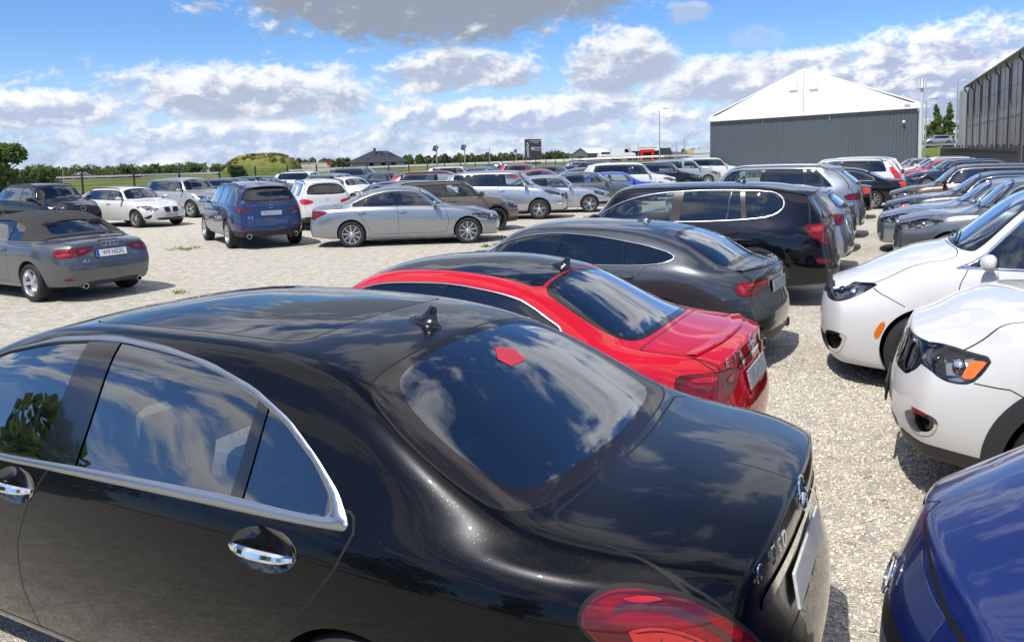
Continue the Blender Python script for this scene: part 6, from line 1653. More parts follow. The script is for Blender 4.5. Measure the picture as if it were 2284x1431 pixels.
def white_minivan():
    L = 5.176
    P = mk('hatch', L, 1.01, 1.777, 1.11, 3.089, .37, .6, 3.45, 4.13, 0, 1.20, .90, 1.12, 1.06, uD=.6, uA=4.05, yR=.67, tilt=.3, wr_=0,
           zc=[(0, 1.66), (.3, 1.71), (.9, 1.75), (1.9, 1.777), (3.0, 1.765), (3.4, 1.735), (3.6, 1.66), (3.9, 1.42), (4.08, 1.265), (4.16, 1.22), (4.3, 1.205), (4.6, 1.13), (4.85, 1.03), (5.03, .935), (5.176, .87)],
           zb=[(0, 1.08), (1, 1.10), (3.0, 1.06), (3.9, 1.07), (4.2, 1.05), (4.6, .98), (4.9, .88), (5.176, .74)],
           bp=[(3.05, 3.0, .05, 'win_r'), (1.75, 1.7, .05, 'win_q')], doorB=3.05, doorF=4.02,
           head_c=[[(.47, .80), (.56, .868), (.70, .888), (.912, .899), (1.29, .927), (1.22, .862), (1.094, .786), (.927, .738), (.677, .735), (.53, .76)]],
           grille_f=[[(-.1, .735), (.42, .78), (.50, .86), (-.1, .88)], [(-.1, .22), (.5, .23), (.58, .30), (.5, .42), (-.1, .44)]],
           fogtrim_c=[[(.60, .41), (.70, .455), (.95, .475), (1.13, .465), (1.10, .40), (1.03, .315), (.85, .27), (.66, .29)]], fog_c=[[(.65, .41), (.76, .44), (1.08, .447), (1.06, .40), (1.0, .335), (.85, .295), (.70, .31)]],
           amber_c=[[(1.43, .50), (1.51, .625), (1.58, .645), (1.52, .53), (1.47, .465)]], line_c=[[(1.26, .887), (1.553, .829), (1.743, .772)]],
           glass=dict(f=M['glass'], r=M['glass_dark'], b=M['glass_dark'], w=M['glass']), trim=M['chrome'], wheel=dict(rim=.25, w=.24, n=5, kind='fat', m='alloy'), wiper=1, zsill=.18, zfb=.62, fcut=.75,
           front=(.42, 2.3, 1.1, [(.16, .10), (.3, .02), (.5, 0), (.70, .02), (.8, .05), (.88, .10), (1., .16)]), yw=[(0, .80), (.12, .88), (.35, .95), (1, 1.0), (4.3, 1.01), (4.65, .985), (4.9, .93), (5.06, .88), (5.176, .79)],
           yb=[(0, .75), (.4, .88), (1.1, .94), (3.5, .94), (4.1, .93), (4.5, .92), (4.8, .87), (5.0, .80), (5.176, .70)], track=.865, u_mir=3.82, hood_front=5.02)
    pm = paint('clean_white', (.62, .62, .615), 0., .35)
    r = new_car('white minivan with amber side marker and round fog lamp beside the front wheel', GR_FRONT)
    sk = auto(r, P, pm)
    place(r, P, (7.608, 5.268, 2.656)); return r
def white_jeep():
    L = 4.82
    def cuts(sk):
        for k in range(7):
            y = (k-3)*.168
            pol = [(y-.068, .755), (y-.068, .955), (y+.068, .955), (y+.068, .755)]
            sk.region('slot_rim', ('body', 'hood', 'front_bumper', 'gap'), 'F', pol, rnd=2)
            sk.region('slot', ('slot_rim',), 'F', pol, rnd=2, grow=-.020)
        sk.region('band', ('body', 'hood', 'front_bumper', 'gap'), 'c', [(-.5, .735), (-.5, .975), (.60, .97), (.84, .962), (.87, .86), (.79, .80), (.66, .745)], rnd=0)
        sk.region('band', ('body', 'hood', 'front_bumper', 'gap'), 'c', [(.78, .962), (.998, .974), (1.207, .963), (1.40, .96), (1.37, .872), (1.305, .803), (1.188, .787), (1.075, .797), (.98, .829), (.80, .845)], rnd=1)
    P = mk('hatch', L, .955, 1.76, .89, 2.915, .385, .5, 3.0, 3.62, 0, 1.22, 1.04, 1.14, 1.13, uD=.6, uA=3.5, yR=.64, tilt=.35,
           zc=[(0, 1.65), (.3, 1.70), (.9, 1.745), (1.8, 1.76), (2.9, 1.735), (3.2, 1.64), (3.5, 1.38), (3.68, 1.235), (3.85, 1.215), (4.2, 1.20), (4.45, 1.17), (4.62, 1.115), (4.72, 1.06), (4.82, 1.01)],
           zb=[(0, 1.08), (1, 1.14), (3.5, 1.13), (4.0, 1.07), (4.3, 1.005), (4.55, .95), (4.82, .88)],
           yr=[(0, .57), (.9, .63), (3.0, .66), (3.4, .73), (3.75, .78), (4.2, .775), (4.5, .735), (4.7, .64), (4.82, .55)],
           yb=[(0, .70), (.4, .83), (1, .88), (3.6, .88), (4.1, .88), (4.4, .87), (4.62, .815), (4.75, .74), (4.82, .68)], yw=[(0, .75), (.12, .82), (.35, .9), (1, .945), (3.9, .955), (4.3, .945), (4.55, .915), (4.72, .85), (4.82, .78)],
           front=(.34, 2.5, .8, [(.2, .16), (.32, .06), (.45, .01), (.58, 0), (.70, .02), (.80, .06), (.95, .10), (1.05, .15)]),
           bp=[(2.2, 2.15, .05, 'win_r'), (1.1, 1.1, .05, 'win_q')], doorB=2.2, clad=.095, cladh=.10, clad_m=M['cladding'],
           head_c=[[(.80, .955), (.998, .966), (1.207, .955), (1.385, .953), (1.36, .877), (1.298, .813), (1.188, .797), (1.079, .806), (.985, .838), (.865, .855), (.80, .86)]],
           amber_c=[[(1.245, .922), (1.372, .934), (1.31, .832), (1.222, .822)]], amber_rnd=0,
           fogtrim_c=[[(.72, .585), (.949, .60), (1.11, .58), (1.12, .53), (1.06, .465), (.90, .45), (.78, .49)]], fog_c=[[(.88, .58), (1.085, .565), (1.095, .53), (1.04, .485), (.95, .478)]], line_c=[[(1.31, .812), (1.493, .812), (1.557, .814), (1.66, .77)]],
           grille_f=[[(-.1, .36), (-.1, .47), (.45, .47), (.5, .38)]], lower_f=[[(-.1, .1), (-.1, .335), (.55, .335), (.8, .31), (1, .31), (1, .1)]], lower_s=[[(4.2, .1), (4.3, .315), (4.5, .315), (4.5, .1)]],
           extra_cuts=cuts, glass=dict(f=M['glass'], r=M['glass_dark'], b=M['glass_dark'], w=M['glass']), trim=M['chrome'], wheel=dict(rim=.25, w=.265, n=5, kind='double'), wiper=1, zsill=.30, zfb=.60, fcut=.75, track=.82, hood_front=4.66, rails=1)
    pm = paint('bright_white', (.62, .615, .60), 0., .38)
    r = new_car('white off-roader with seven chrome grille slots and black wheel arch cladding', GR_FRONT)
    sk = auto(r, P, pm)
    sk.emit(r, 'slot_rim', 'grille_slot_rim', M['chrome'], .006)
    gm, t = mat('grille_mesh'); 
    tc = t.n('ShaderNodeTexCoord').outputs['Object']
    vo = t.n('ShaderNodeTexVoronoi', Vector=tc, Scale=55., Randomness=.15).outputs['Distance']
    bs = t.n('ShaderNodeBsdfPrincipled', Base__Color=t.ramp(vo, [(.20, (.02, .02, .022)), (.34, (.8, .8, .82))]), Metallic=.9, Roughness=.2)
    o_ = t.n('ShaderNodeOutputMaterial'); t.link(bs.outputs[0], o_.inputs[0])
    sk.emit(r, 'slot', 'grille_mesh', gm, -.012)
    sk.emit(r, 'band', 'grille_surround', M['gloss_black'], .001)
    x, _ = sk.endx(.16, .56, 1)
    p = plate(r, sk, 1, .55, M['black'], .53, .12, off=.008, tilt=0)
    place(r, P, (6.713, 2.817, 2.639)); return r
def blue_city_car():
    L = 4.25
    P = mk('hatch', L, .90, 1.64, .85, 2.6, .34, .4, 2.45, 3.05, 0, 1.23, .97, 1.08, 1.09, uD=.5, uA=2.95, tilt=.25,
           zc=[(0, 1.5), (.3, 1.58), (1.5, 1.64), (2.4, 1.60), (2.7, 1.47), (3.0, 1.28), (3.12, 1.235), (3.4, 1.215), (3.7, 1.175), (3.95, 1.10), (4.12, 1.02), (4.25, .95)],
           zb=[(0, 1.05), (1, 1.08), (2.9, 1.09), (3.3, 1.08), (3.7, 1.02), (4.0, .92), (4.25, .78)],
           front=(.52, 2.1, 1.2, [(.2, .05), (.4, .0), (.55, 0), (.7, .02), (.8, .06), (.95, .12)]),
           yr=[(0, .5), (.5, .57), (2.4, .6), (2.8, .69), (3.2, .72), (3.6, .69), (3.9, .62), (4.12, .54), (4.25, .47)],
           bp=[(1.9, 1.85, .05, 'win_r')], doorB=1.9, head_s=[[(3.5, .80), (3.7, .70), (4.3, .62), (4.3, .74), (3.8, .82)]],
           grille_f=[[(-.1, .60), (.42, .63), (.44, .68), (-.1, .70)], [(-.1, .28), (.5, .3), (.5, .42), (-.1, .45)]], wheel=dict(rim=.22, w=.22, n=5), hood_front=4.02)
    pm = paint('royal_blue', (.004, .014, .10), .25, .3, dust=.7, flake=.25)
    r = new_car('royal blue hatchback nose with round chrome emblem, cut off by the picture edge', GR_FRONT)
    sk = auto(r, P, pm); disc_badge(r, sk, 1, 0, .735, .062, M['chrome'], name='emblem')
    place(r, P, (4.91, .42, 2.675)); r.scale = (1, 1, 1.07); return r
def cabrio():
    L = 4.42
    P = mk('notch', L, .897, 1.40, .93, 2.595, .315, 1.35, 2.55, 3.1, .985, .99, .77, .93, .92, uC=.80, uD=1.25, uA=3.0, yR=.58,
           zc=[(0, .93), (.08, .965), (.2, .975), (.55, .985), (.66, .995), (.78, 1.055), (1.0, 1.175), (1.3, 1.315), (1.55, 1.375), (1.9, 1.40), (2.3, 1.39), (2.55, 1.35), (2.75, 1.27), (3.02, 1.06), (3.15, .985), (3.4, .95), (4.0, .86), (4.3, .78), (4.42, .74)],
           rg=[(.80, -.1), (.80, .3), (.82, .44), (.86, .50), (1.0, .485), (1.13, .44), (1.16, .3), (1.17, -.1)], frit_w=.012, doors=2, doorB=1.55, rcut=.4,
           bp=[(1.62, 1.62, .012, 'win_r')], tw=.012,
           tail_k=[[(1.15, .848), (.818, .869), (.40, .875), (.34, .868), (.417, .79), (.61, .729), (1.05, .72), (1.13, .76)]], tail_dark_k=[[(.655, .95), (.665, .95), (.675, .65), (.665, .65)], [(1.09, .80), (.7, .82), (.7, .812), (1.09, .79)]], tail_bright_k=[[(1.06, .785), (.72, .80), (.72, .76), (1.03, .745)], [(.62, .83), (.46, .835), (.5, .80), (.62, .795)]],
           reflector_r=[[(.60, .35), (.58, .375), (.9, .41), (.9, .38)]], reflector_s=[[(.2, .37), (.2, .405), (-.3, .41), (-.3, .375)]],
           lower_r=[[(-.1, .1), (-.1, .32), (.42, .33), (.55, .27), (.58, .1)]], exhaust=[(.46, .26, .043)],
           glass=dict(f=M['glass'], r=M['glass'], b=M['glass_dark']), trim=M['satin'], wheel=dict(rim=.222, w=.225, n=5, kind='fat'), spin=.45, tkz=.59, zrb=.60, pillar_m=M['black'], mirrors=True)
    soft = pbr('charcoal_canvas', (.035, .033, .034), .92, noise=(7, .3), bump=(420, .35, .002))
    def cuts(sk):
        # canvas hood covers everything of the roof that is not glass
        zb = lambda u: pchip(P['zb'], u)
        V = sk.V
        f = lambda V: np.maximum.reduce([zb(V[:, 0])+.045-V[:, 2], V[:, 0]-2.62, .70-V[:, 0]])
        sk.half('canvas', ('body', 'trim', 'gap'), f)
        sk.half('hood_bar', ('body',), lambda V: np.maximum.reduce([zb(V[:, 0])+.028-V[:, 2], V[:, 0]-2.7, .66-V[:, 0]]))
    P['extra_cuts'] = cuts
    pm = paint('monsoon_grey', (.10, .108, .122), .6, .33, dust=.2)
    r = new_car('grey convertible with closed charcoal canvas roof and a white number plate', GR_MID)
    sk = auto(r, P, pm)
    sk.emit(r, 'canvas', 'canvas_roof', soft, .012); sk.emit(r, 'hood_bar', 'roof_edge_strip', M['satin'], .006)
    for k in range(4): disc_badge(r, sk, 0, (k-1.5)*.066, .905, .041, M['chrome'], name='ring_emblem')
    b = MB(); b.rbox((0, 0, 0), (.012, .34, .022), .004)
    x, n = sk.endx(0, .955, 0); o = b.build('brake_light', M['red_lens'], r); o.location = (x-L/2-.004, 0, .955)
    pl = plate(r, sk, 0, .755, pbr('clean_white_plate', (.74, .75, .74), .3), .52, .114)
    fr = MB(); fr.box((.004, 0, 0), (.01, .545, .135)); fr.build('plate_frame', M['black'], pl)
    text_obj('plate_text', 'W9 NIDIS', .105, M['gloss_black'], pl, (-.007, -.022, .002), (math.pi/2, 0, -math.pi/2), .0005, xs=.80)
    eb = MB(); eb.box((-.0065, .238, 0), (.002, .044, .112)); eb.build('plate_band', pbr('euro_blue', (.01, .06, .42), .4), pl)
    badge(r, sk, 0, .42, .655, 'A3', .07, M['chrome'], xs=1.2)
    badge(r, sk, 0, -.42, .70, 'TDI', .045, M['chrome'])
    place(r, P, (-6.52, 12.858, 2.586)); return r
NEAR = [red_coupe(), grey_fastback(), black_suv(), white_minivan(), white_jeep(), blue_city_car(), cabrio()]
# ------------------------------------------------------------------ cars across the yard
def sedan_P(L=4.84, W=.925, H=1.47, **o):
    k = dict(ur=L*.23, wb=L*.597, wr=.325, uRT=L*.30, uWT=L*.585, uCW=L*.715, zd=1.03*H/1.47, zcw=1.0*H/1.47, zn=.76, zb0=.96*H/1.47, zb1=.93*H/1.47, uC=L*.135, uD=L*.225)
    k['bp'] = [(L*.47, L*.462, .05, 'win_r')]; k['doorB'] = L*.47
    k.update(o); return mk('notch', L, W, H, **k)
def suv_P(L=4.6, W=.935, H=1.68, **o):
    k = dict(ur=L*.205, wb=L*.605, wr=.36, uRT=L*.12, uWT=L*.63, uCW=L*.755, zd=0, zcw=1.12*H/1.68, zn=.93*H/1.68, zb0=1.12*H/1.68, zb1=1.06*H/1.68, uD=L*.125, rk=.16)
    k['bp'] = [(L*.475, L*.465, .05, 'win_r'), (L*.255, L*.275, .03, 'win_q')]; k['doorB'] = L*.475
    k.update(o); return mk('hatch', L, W, H, **k)
def wagon_P(L=4.7, W=.915, H=1.45, **o):
    k = dict(ur=L*.22, wb=L*.605, wr=.325, uRT=L*.12, uWT=L*.585, uCW=L*.715, zd=0, zcw=.99*H/1.45, zn=.77, zb0=.99*H/1.45, zb1=.93*H/1.45, uD=L*.10, rk=.26, tilt=.55)
    k['bp'] = [(L*.47, L*.462, .05, 'win_r'), (L*.27, L*.285, .03, 'win_q')]; k['doorB'] = L*.47
    k.update(o); return mk('hatch', L, W, H, **k)
def hatch_P(L=4.2, W=.89, H=1.49, **o):
    k = dict(ur=L*.19, wb=L*.615, wr=.32, uRT=L*.12, uWT=L*.60, uCW=L*.735, zd=0, zcw=1.02*H/1.49, zn=.80, zb0=1.02*H/1.49, zb1=.95*H/1.49, uD=L*.12, rk=.2)
    k['bp'] = [(L*.46, L*.452, .05, 'win_r'), (L*.24, L*.265, .03, 'win_q')]; k['doorB'] = L*.46
    k.update(o); return mk('hatch', L, W, H, **k)
def std_lamps(P, head=True, tail='wide'):
    """plain lamp outlines scaled to the body"""
    L, W, zn = P['L'], P['W'], P['zn']; zt = P['zb0'] if P['kind'] == 'hatch' else P['zd']-.07
    zh = zn-.03
    if 'tail_k' in P: P.setdefault('tail_s', []); P.setdefault('tail_r', [])
    P.setdefault('head_s', [[(L-.78, zh+.025), (L-.70, zh-.04), (L-.3, zh-.15), (L+.2, zh-.17), (L+.2, zh-.02), (L-.3, zh+.02)]])
    P.setdefault('head_f', [[(W*.52, zh-.13), (W*.52, zh-.03), (W*.8, zh), (W*1.1, zh+.02), (W*1.1, zh-.16), (W*.8, zh-.16)]])
    P.setdefault('tail_s', [[(.36, zt-.05), (.30, zt-.01), (0, zt), (-.3, zt), (-.3, zt-.19), (.1, zt-.19), (.3, zt-.12)]])
    P.setdefault('tail_r', [[(W*.52, zt-.04), (W*.56, zt-.01), (W*1.1, zt), (W*1.1, zt-.19), (W*.72, zt-.19), (W*.58, zt-.14)]])
    P.setdefault('grille_f', [[(-.1, zn-.30), (W*.40, zn-.29), (W*.46, zn-.06), (-.1, zn-.05)], [(-.1, .26), (W*.62, .27), (W*.66, .36), (-.1, .40)]])
    P.setdefault('lower_r', [[(-.1, .1), (-.1, .36), (W*.5, .37), (W*.7, .3), (W*.7, .1)]])
    return P
LIGHT = dict(f=M['glass'], r=M['glass_mid'], b=M['glass_mid'], w=M['glass'])
TINT = dict(f=M['glass'], r=M['glass_dark'], b=M['glass_dark'], w=M['glass'])
PAINT = dict(
    silver=paint('silver', (.42, .44, .47), .75, .30, flake=.2), silver_grey=paint('silver_grey', (.26, .285, .315), .75, .3, flake=.2), white=paint('white', (.62, .62, .615), 0, .35),
    black=paint('black', (.005, .005, .008), 0, .3), navy=paint('navy', (.006, .014, .055), .3, .3), dark_grey=paint('dark_grey', (.045, .05, .055), .6, .32),
    graphite=paint('graphite', (.10, .105, .11), .65, .32), red=paint('red', (.42, .01, .015), .1, .3), wine=paint('wine_red', (.22, .01, .016), .3, .3), blue=paint('bright_blue', (.008, .06, .55), .3, .3),
    azure=paint('azure', (.02, .14, .32), .4, .3), bronze=paint('matt_bronze', (.19, .145, .10), .6, .42), brown=paint('brown', (.10, .065, .045), .6, .33), sage=paint('sage_grey', (.36, .39, .38), .5, .33),
    champagne=paint('champagne', (.50, .48, .44), .6, .32), deep_blue=paint('deep_blue', (.016, .035, .12), .5, .3), mid_grey=paint('mid_grey', (.17, .18, .19), .65, .32))
def put(P, pm, label, group, pose, z=0., lod=1, post=None):
    P['lod'] = lod; P.setdefault('step', .12 if lod == 0 else (.14 if lod == 1 else .2)); P.setdefault('sub', 2 if lod < 2 else 1)
    std_lamps(P)
    r = new_car(label, group); sk = auto(r, P, PAINT.get(pm, pm))
    if post: post(r, sk, P)
    place(r, P, pose, z); return r, P, sk
GM = GR_MID
# silver saloon, side on
def post(r, sk, P):
    for sg in (1, -1): pass
put(sedan_P(4.84, .923, 1.468, ur=1.105, wb=2.888, wr=.328, uRT=1.55, uWT=2.75, uCW=3.45, uC=.66, uD=1.13, bp=[(2.25, 2.19, .05, 'win_r'), (1.46, 1.50, .018, 'win_q')], doorB=2.25, wheel=dict(rim=.235, w=.235, n=9, kind='single'), glass=LIGHT, trim=M['satin'], seat_m='seat_beige', spin=.1,
    tail_s=[[(.62, .915), (.1, .915), (-.3, .915), (-.3, .70), (.05, .70), (.25, .74)]], tail_r=[[(.50, .90), (.9, .915), (.9, .70), (.6, .73)]], tail_m=M['red_lens'], handle_m=M['satin'],
    flap_s=[[(.83, .76), (.83, .90), (1.0, .90), (1.0, .76)]], gapw=.008), 'silver_grey', 'silver grey saloon seen side on in the middle of the gravel with multi spoke rims', GM, (-5.134, 20.333, .073), lod=0)
# blue estate-bodied off-roader
def post_x3(r, sk, P):
    badge(r, sk, 0, .52, .80, 'X3', .10, M['chrome'], xs=1.1); disc_badge(r, sk, 0, 0, 1.06, .042, M['chrome']); plate(r, sk, 0, .90, M['plate_scribble'])
    b = MB(); b.ball((1.42-P['L']/2, 0, sk.top(1.42, 0)[0]), (.05, .025, .03)); b.build('roof_antenna', PAINT['silver'], r, smooth=True)
put(suv_P(4.71, .945, 1.676, ur=.98, wb=2.864, wr=.365, uD=.62, rk=.10, bp=[(2.15, 2.1, .06, 'win_r'), (1.25, 1.3, .04, 'win_q')], doorB=2.15, rails=2, spoiler=.24, spoiler_m=None or PAINT['deep_blue'], glass=TINT, trim=M['satin'], tilt=.38,
    tail_s=[], tail_r=[], tail_k=[[(1.25, 1.03), (1.09, 1.06), (.8, 1.05), (.478, 1.0), (.478, .945), (.784, .925), (1.2, .94)]], tail_m=M['dark_red_lens'], tail_bright_k=[[(1.15, 1.0), (1.0, 1.03), (.98, 1.01), (1.1, .98)], [(1.15, .97), (.55, .965), (.55, .95), (1.15, .95)], [(.95, 1.03), (.92, 1.03), (.92, .95), (.95, .95)]],
    reflector_r=[[(.55, .50), (.55, .535), (.80, .55), (.80, .51)]], lower_r=[[(-.1, .1), (-.1, .47), (.5, .49), (.75, .45), (.95, .5), (.95, .1)]], exhaust=[(.58, .34, .06)], wheel=dict(rim=.245, w=.245, n=5, kind='double'), clad=.035, cladh=.06, clad_m=PAINT['deep_blue'], zsill=.28, rgz=(1.19, 1.52), rgy=(.70, .56), mirror_m=PAINT['deep_blue']),
    'deep_blue', 'dark blue sport utility car with its tail to the viewer beside the silver saloon', GM, (-5.994, 19.855, 2.127), lod=0, post=post_x3)
# white estate, dark off-roader and silver estate on the left
def post_3(r, sk, P):
    for sg in (1, -1):
        b = MB()
        pts = patch_on(sk, [(sg*(.06+.20*a), .62+.085*b_) for a, b_ in ((0, -1), (.6, -1.05), (1, -.6), (1.05, .5), (.9, 1), (.1, 1))], 'f', .018)
        b.tube(pts, .012, 6, closed=True); b.build('kidney_frame', M['gloss_black'], r, smooth=True)
    plate(r, sk, 1, .42, M['plate_scribble'])
put(wagon_P(4.71, .915, 1.445, ur=.99, wb=2.851, uD=.50, rails=2, glass=TINT, trim=M['gloss_black'], grille_f=[[(.04, .545), (.06, .69), (.24, .71), (.27, .62), (.22, .54)], [(-.1, .26), (.50, .27), (.56, .33), (.45, .36), (-.1, .34)]], lower_f=[[(.70, .30), (.66, .45), (.72, .46), (.82, .33)]], wheel=dict(rim=.225, w=.225, n=5, kind='vee')), 'white', 'white estate car facing right with black kidney grille and smeared front plate', GM, (-16.219, 30.831, -.538), lod=0, post=post_3)
def post_r(r, sk, P):
    o = disc_badge(r, sk, 1, 0, .85, .075, M['chrome'])
put(suv_P(4.6, .93, 1.685, ur=.97, wb=2.69, zn=.98, glass=TINT, clad=.07, cladh=.16, trim=M['gloss_black'], rails=2, grille_f=[[(-.1, .62), (.62, .60), (.52, .90), (-.1, .93)], [(-.1, .3), (.6, .3), (.65, .45), (-.1, .47)]],
    head_s=[[(3.78, .985), (3.9, .93), (4.3, .86), (4.8, .84), (4.8, .93), (4.2, .97)]], head_f=[[(.48, .86), (.48, .91), (.8, .95), (1, .96), (1, .83)]], wheel=dict(rim=.23, w=.235, n=5, kind='double', m='alloy_dark')), 'black', 'black compact off-roader with mesh grille and slim lamps, left of the white estate', GM, (-17.938, 28.698, -.587), lod=0, post=post_r)
put(suv_P(4.69, .95, 1.655, ur=.95, wb=2.865, wr=.37, uD=.3, glass=TINT, trim=M['satin'], rails=1, wheel=dict(rim=.26, w=.24, n=5, kind='double'), tilt=.5), 'champagne', 'champagne silver tall estate with five double spoke rims behind the white estate', GM, (-16.063, 35.738, -.564))
put(suv_P(4.45, .93, 1.6, glass=TINT, zn=.86), 'navy', 'dark navy car of which only the nose and round lamp show at the left edge', GM, (-19.6, 24.6, -.55))
# white small off-roader, tail on
def post_x1(r, sk, P): disc_badge(r, sk, 0, 0, .98, .042, M['chrome'])
put(suv_P(4.45, .91, 1.60, ur=.86, wb=2.67, wr=.345, glass=LIGHT, rails=2, spoiler=.2, spoiler_m=PAINT['white'], tilt=.34, tail_s=[[(.42, .93), (.38, 1.0), (-.3, 1.02), (-.3, .84), (.1, .83), (.3, .86)]], tail_r=[[(.40, .90), (.46, .96), (.65, 1.0), (1.1, 1.02), (1.1, .84), (.66, .83), (.5, .85)]], tail_m=pbr('clear_red_lens', (.55, .012, .012), .12, coat=1., noise=(30, .3)), rgz=(1.13, 1.45), lower_r=[[(-.1, .1), (-.1, .45), (.9, .45), (.9, .1)]]),
    'white', 'white small sport utility car, tail on, with red lamps, behind the silver saloon', GM, (-5.729, 24.76, 1.96), lod=0, post=post_x1)
# the diagonal row facing right
put(suv_P(4.45, .92, 1.51, ur=.86, wb=2.68, wr=.35, zcw=1.05, zn=.83, zb0=1.06, zb1=1.0, uD=.35, rk=.35, tilt=.5, glass=TINT, trim=M['gloss_black'], clad=.06, cladh=.14, wheel=dict(rim=.25, w=.24, n=5, kind='double', m='alloy_dark'), rails=2, mirror_m=PAINT['brown']), 'bronze', 'matt bronze crossover with dark rims tucked behind the silver saloon', GM, (-4.05, 22.4, .378), lod=0)
put(suv_P(4.53, .92, 1.69, ur=.92, wb=2.69, wr=.345, uD=.55, rk=.05, glass=TINT, trim=M['satin'], clad=.03, cladh=.06, clad_m=M['cladding'], wheel=dict(rim=.225, w=.235, n=5, kind='double'), mirror_m=PAINT['silver'], handle_m=PAINT['silver'], bp=[(2.2, 2.15, .07, 'win_r'), (1.2, 1.28, .04, 'win_q')], doorB=2.2,
    head_s=[[(3.72, 1.0), (3.85, .93), (4.25, .80), (4.8, .78), (4.8, .89), (4.3, .95)]], fogtrim_s=[[(4.22, .50), (4.22, .62), (4.4, .62), (4.4, .5)]]), 'silver', 'silver white compact sport utility car with tinted rear windows and double spoke rims', GM, (-2.486, 28.264, -.144), lod=0)
put(sedan_P(4.63, .89, 1.432, ur=1.07, wb=2.7, wr=.325, uRT=1.3, uC=.5, uD=.85, zd=1.0, glass=LIGHT, trim=M['satin'], wheel=dict(rim=.235, w=.23, n=5, kind='double'), mirror_m=PAINT['silver'], head_s=[[(3.92, .80), (4.0, .70), (4.3, .60), (4.9, .58), (4.9, .74), (4.3, .79)]], lower_f=[[(.55, .28), (.6, .40), (.8, .42), (.82, .30)]]), 'silver', 'silver four door coupe with five spoke rims, nose right', GM, (-.79, 30.539, -.036), lod=0)
put(sedan_P(4.95, .93, 1.455, glass=TINT, trim=M['chrome']), 'graphite', 'graphite saloon with chrome window surround parked past the silver coupe', GM, (.75, 33.9, -.05))
put(sedan_P(4.55, .91, 1.36, glass=TINT, zd=.97, uRT=1.1, uC=.35, doors=2, bp=[(1.6, 1.7, .02, 'win_r')]), 'blue', 'vivid blue low coupe between the graphite saloon and a white car', GM, (2.6, 36.5, -.06))
put(suv_P(4.78, .96, 1.74, glass=TINT, trim=M['gloss_black'], amber_s=[[(4.02, .92), (4.06, .86), (4.15, .86), (4.1, .93)]]), 'white', 'silver white large sport utility car with tinted rear and amber side lamp, nose right', GM, (3.5, 39.8, -.08))
put(suv_P(4.6, .93, 1.66, glass=TINT), 'black', 'black sport utility car whose nose shows past the large white one', GM, (6.0, 44.2, -.1))
put(suv_P(4.85, .97, 1.72, zn=.90, glass=LIGHT, wheel=dict(rim=.24, w=.23, n=9)), 'sage', 'sage grey people carrier parked before the last white one', GM, (8.7, 51.5, -.1))
put(suv_P(5.1, .98, 1.76, zn=.92, glass=TINT, wheel=dict(rim=.24, w=.23, n=9)), 'white', 'cream white people carrier at the end of the row beside the dark hall wall', GM, (11.7, 57.0, -.1))
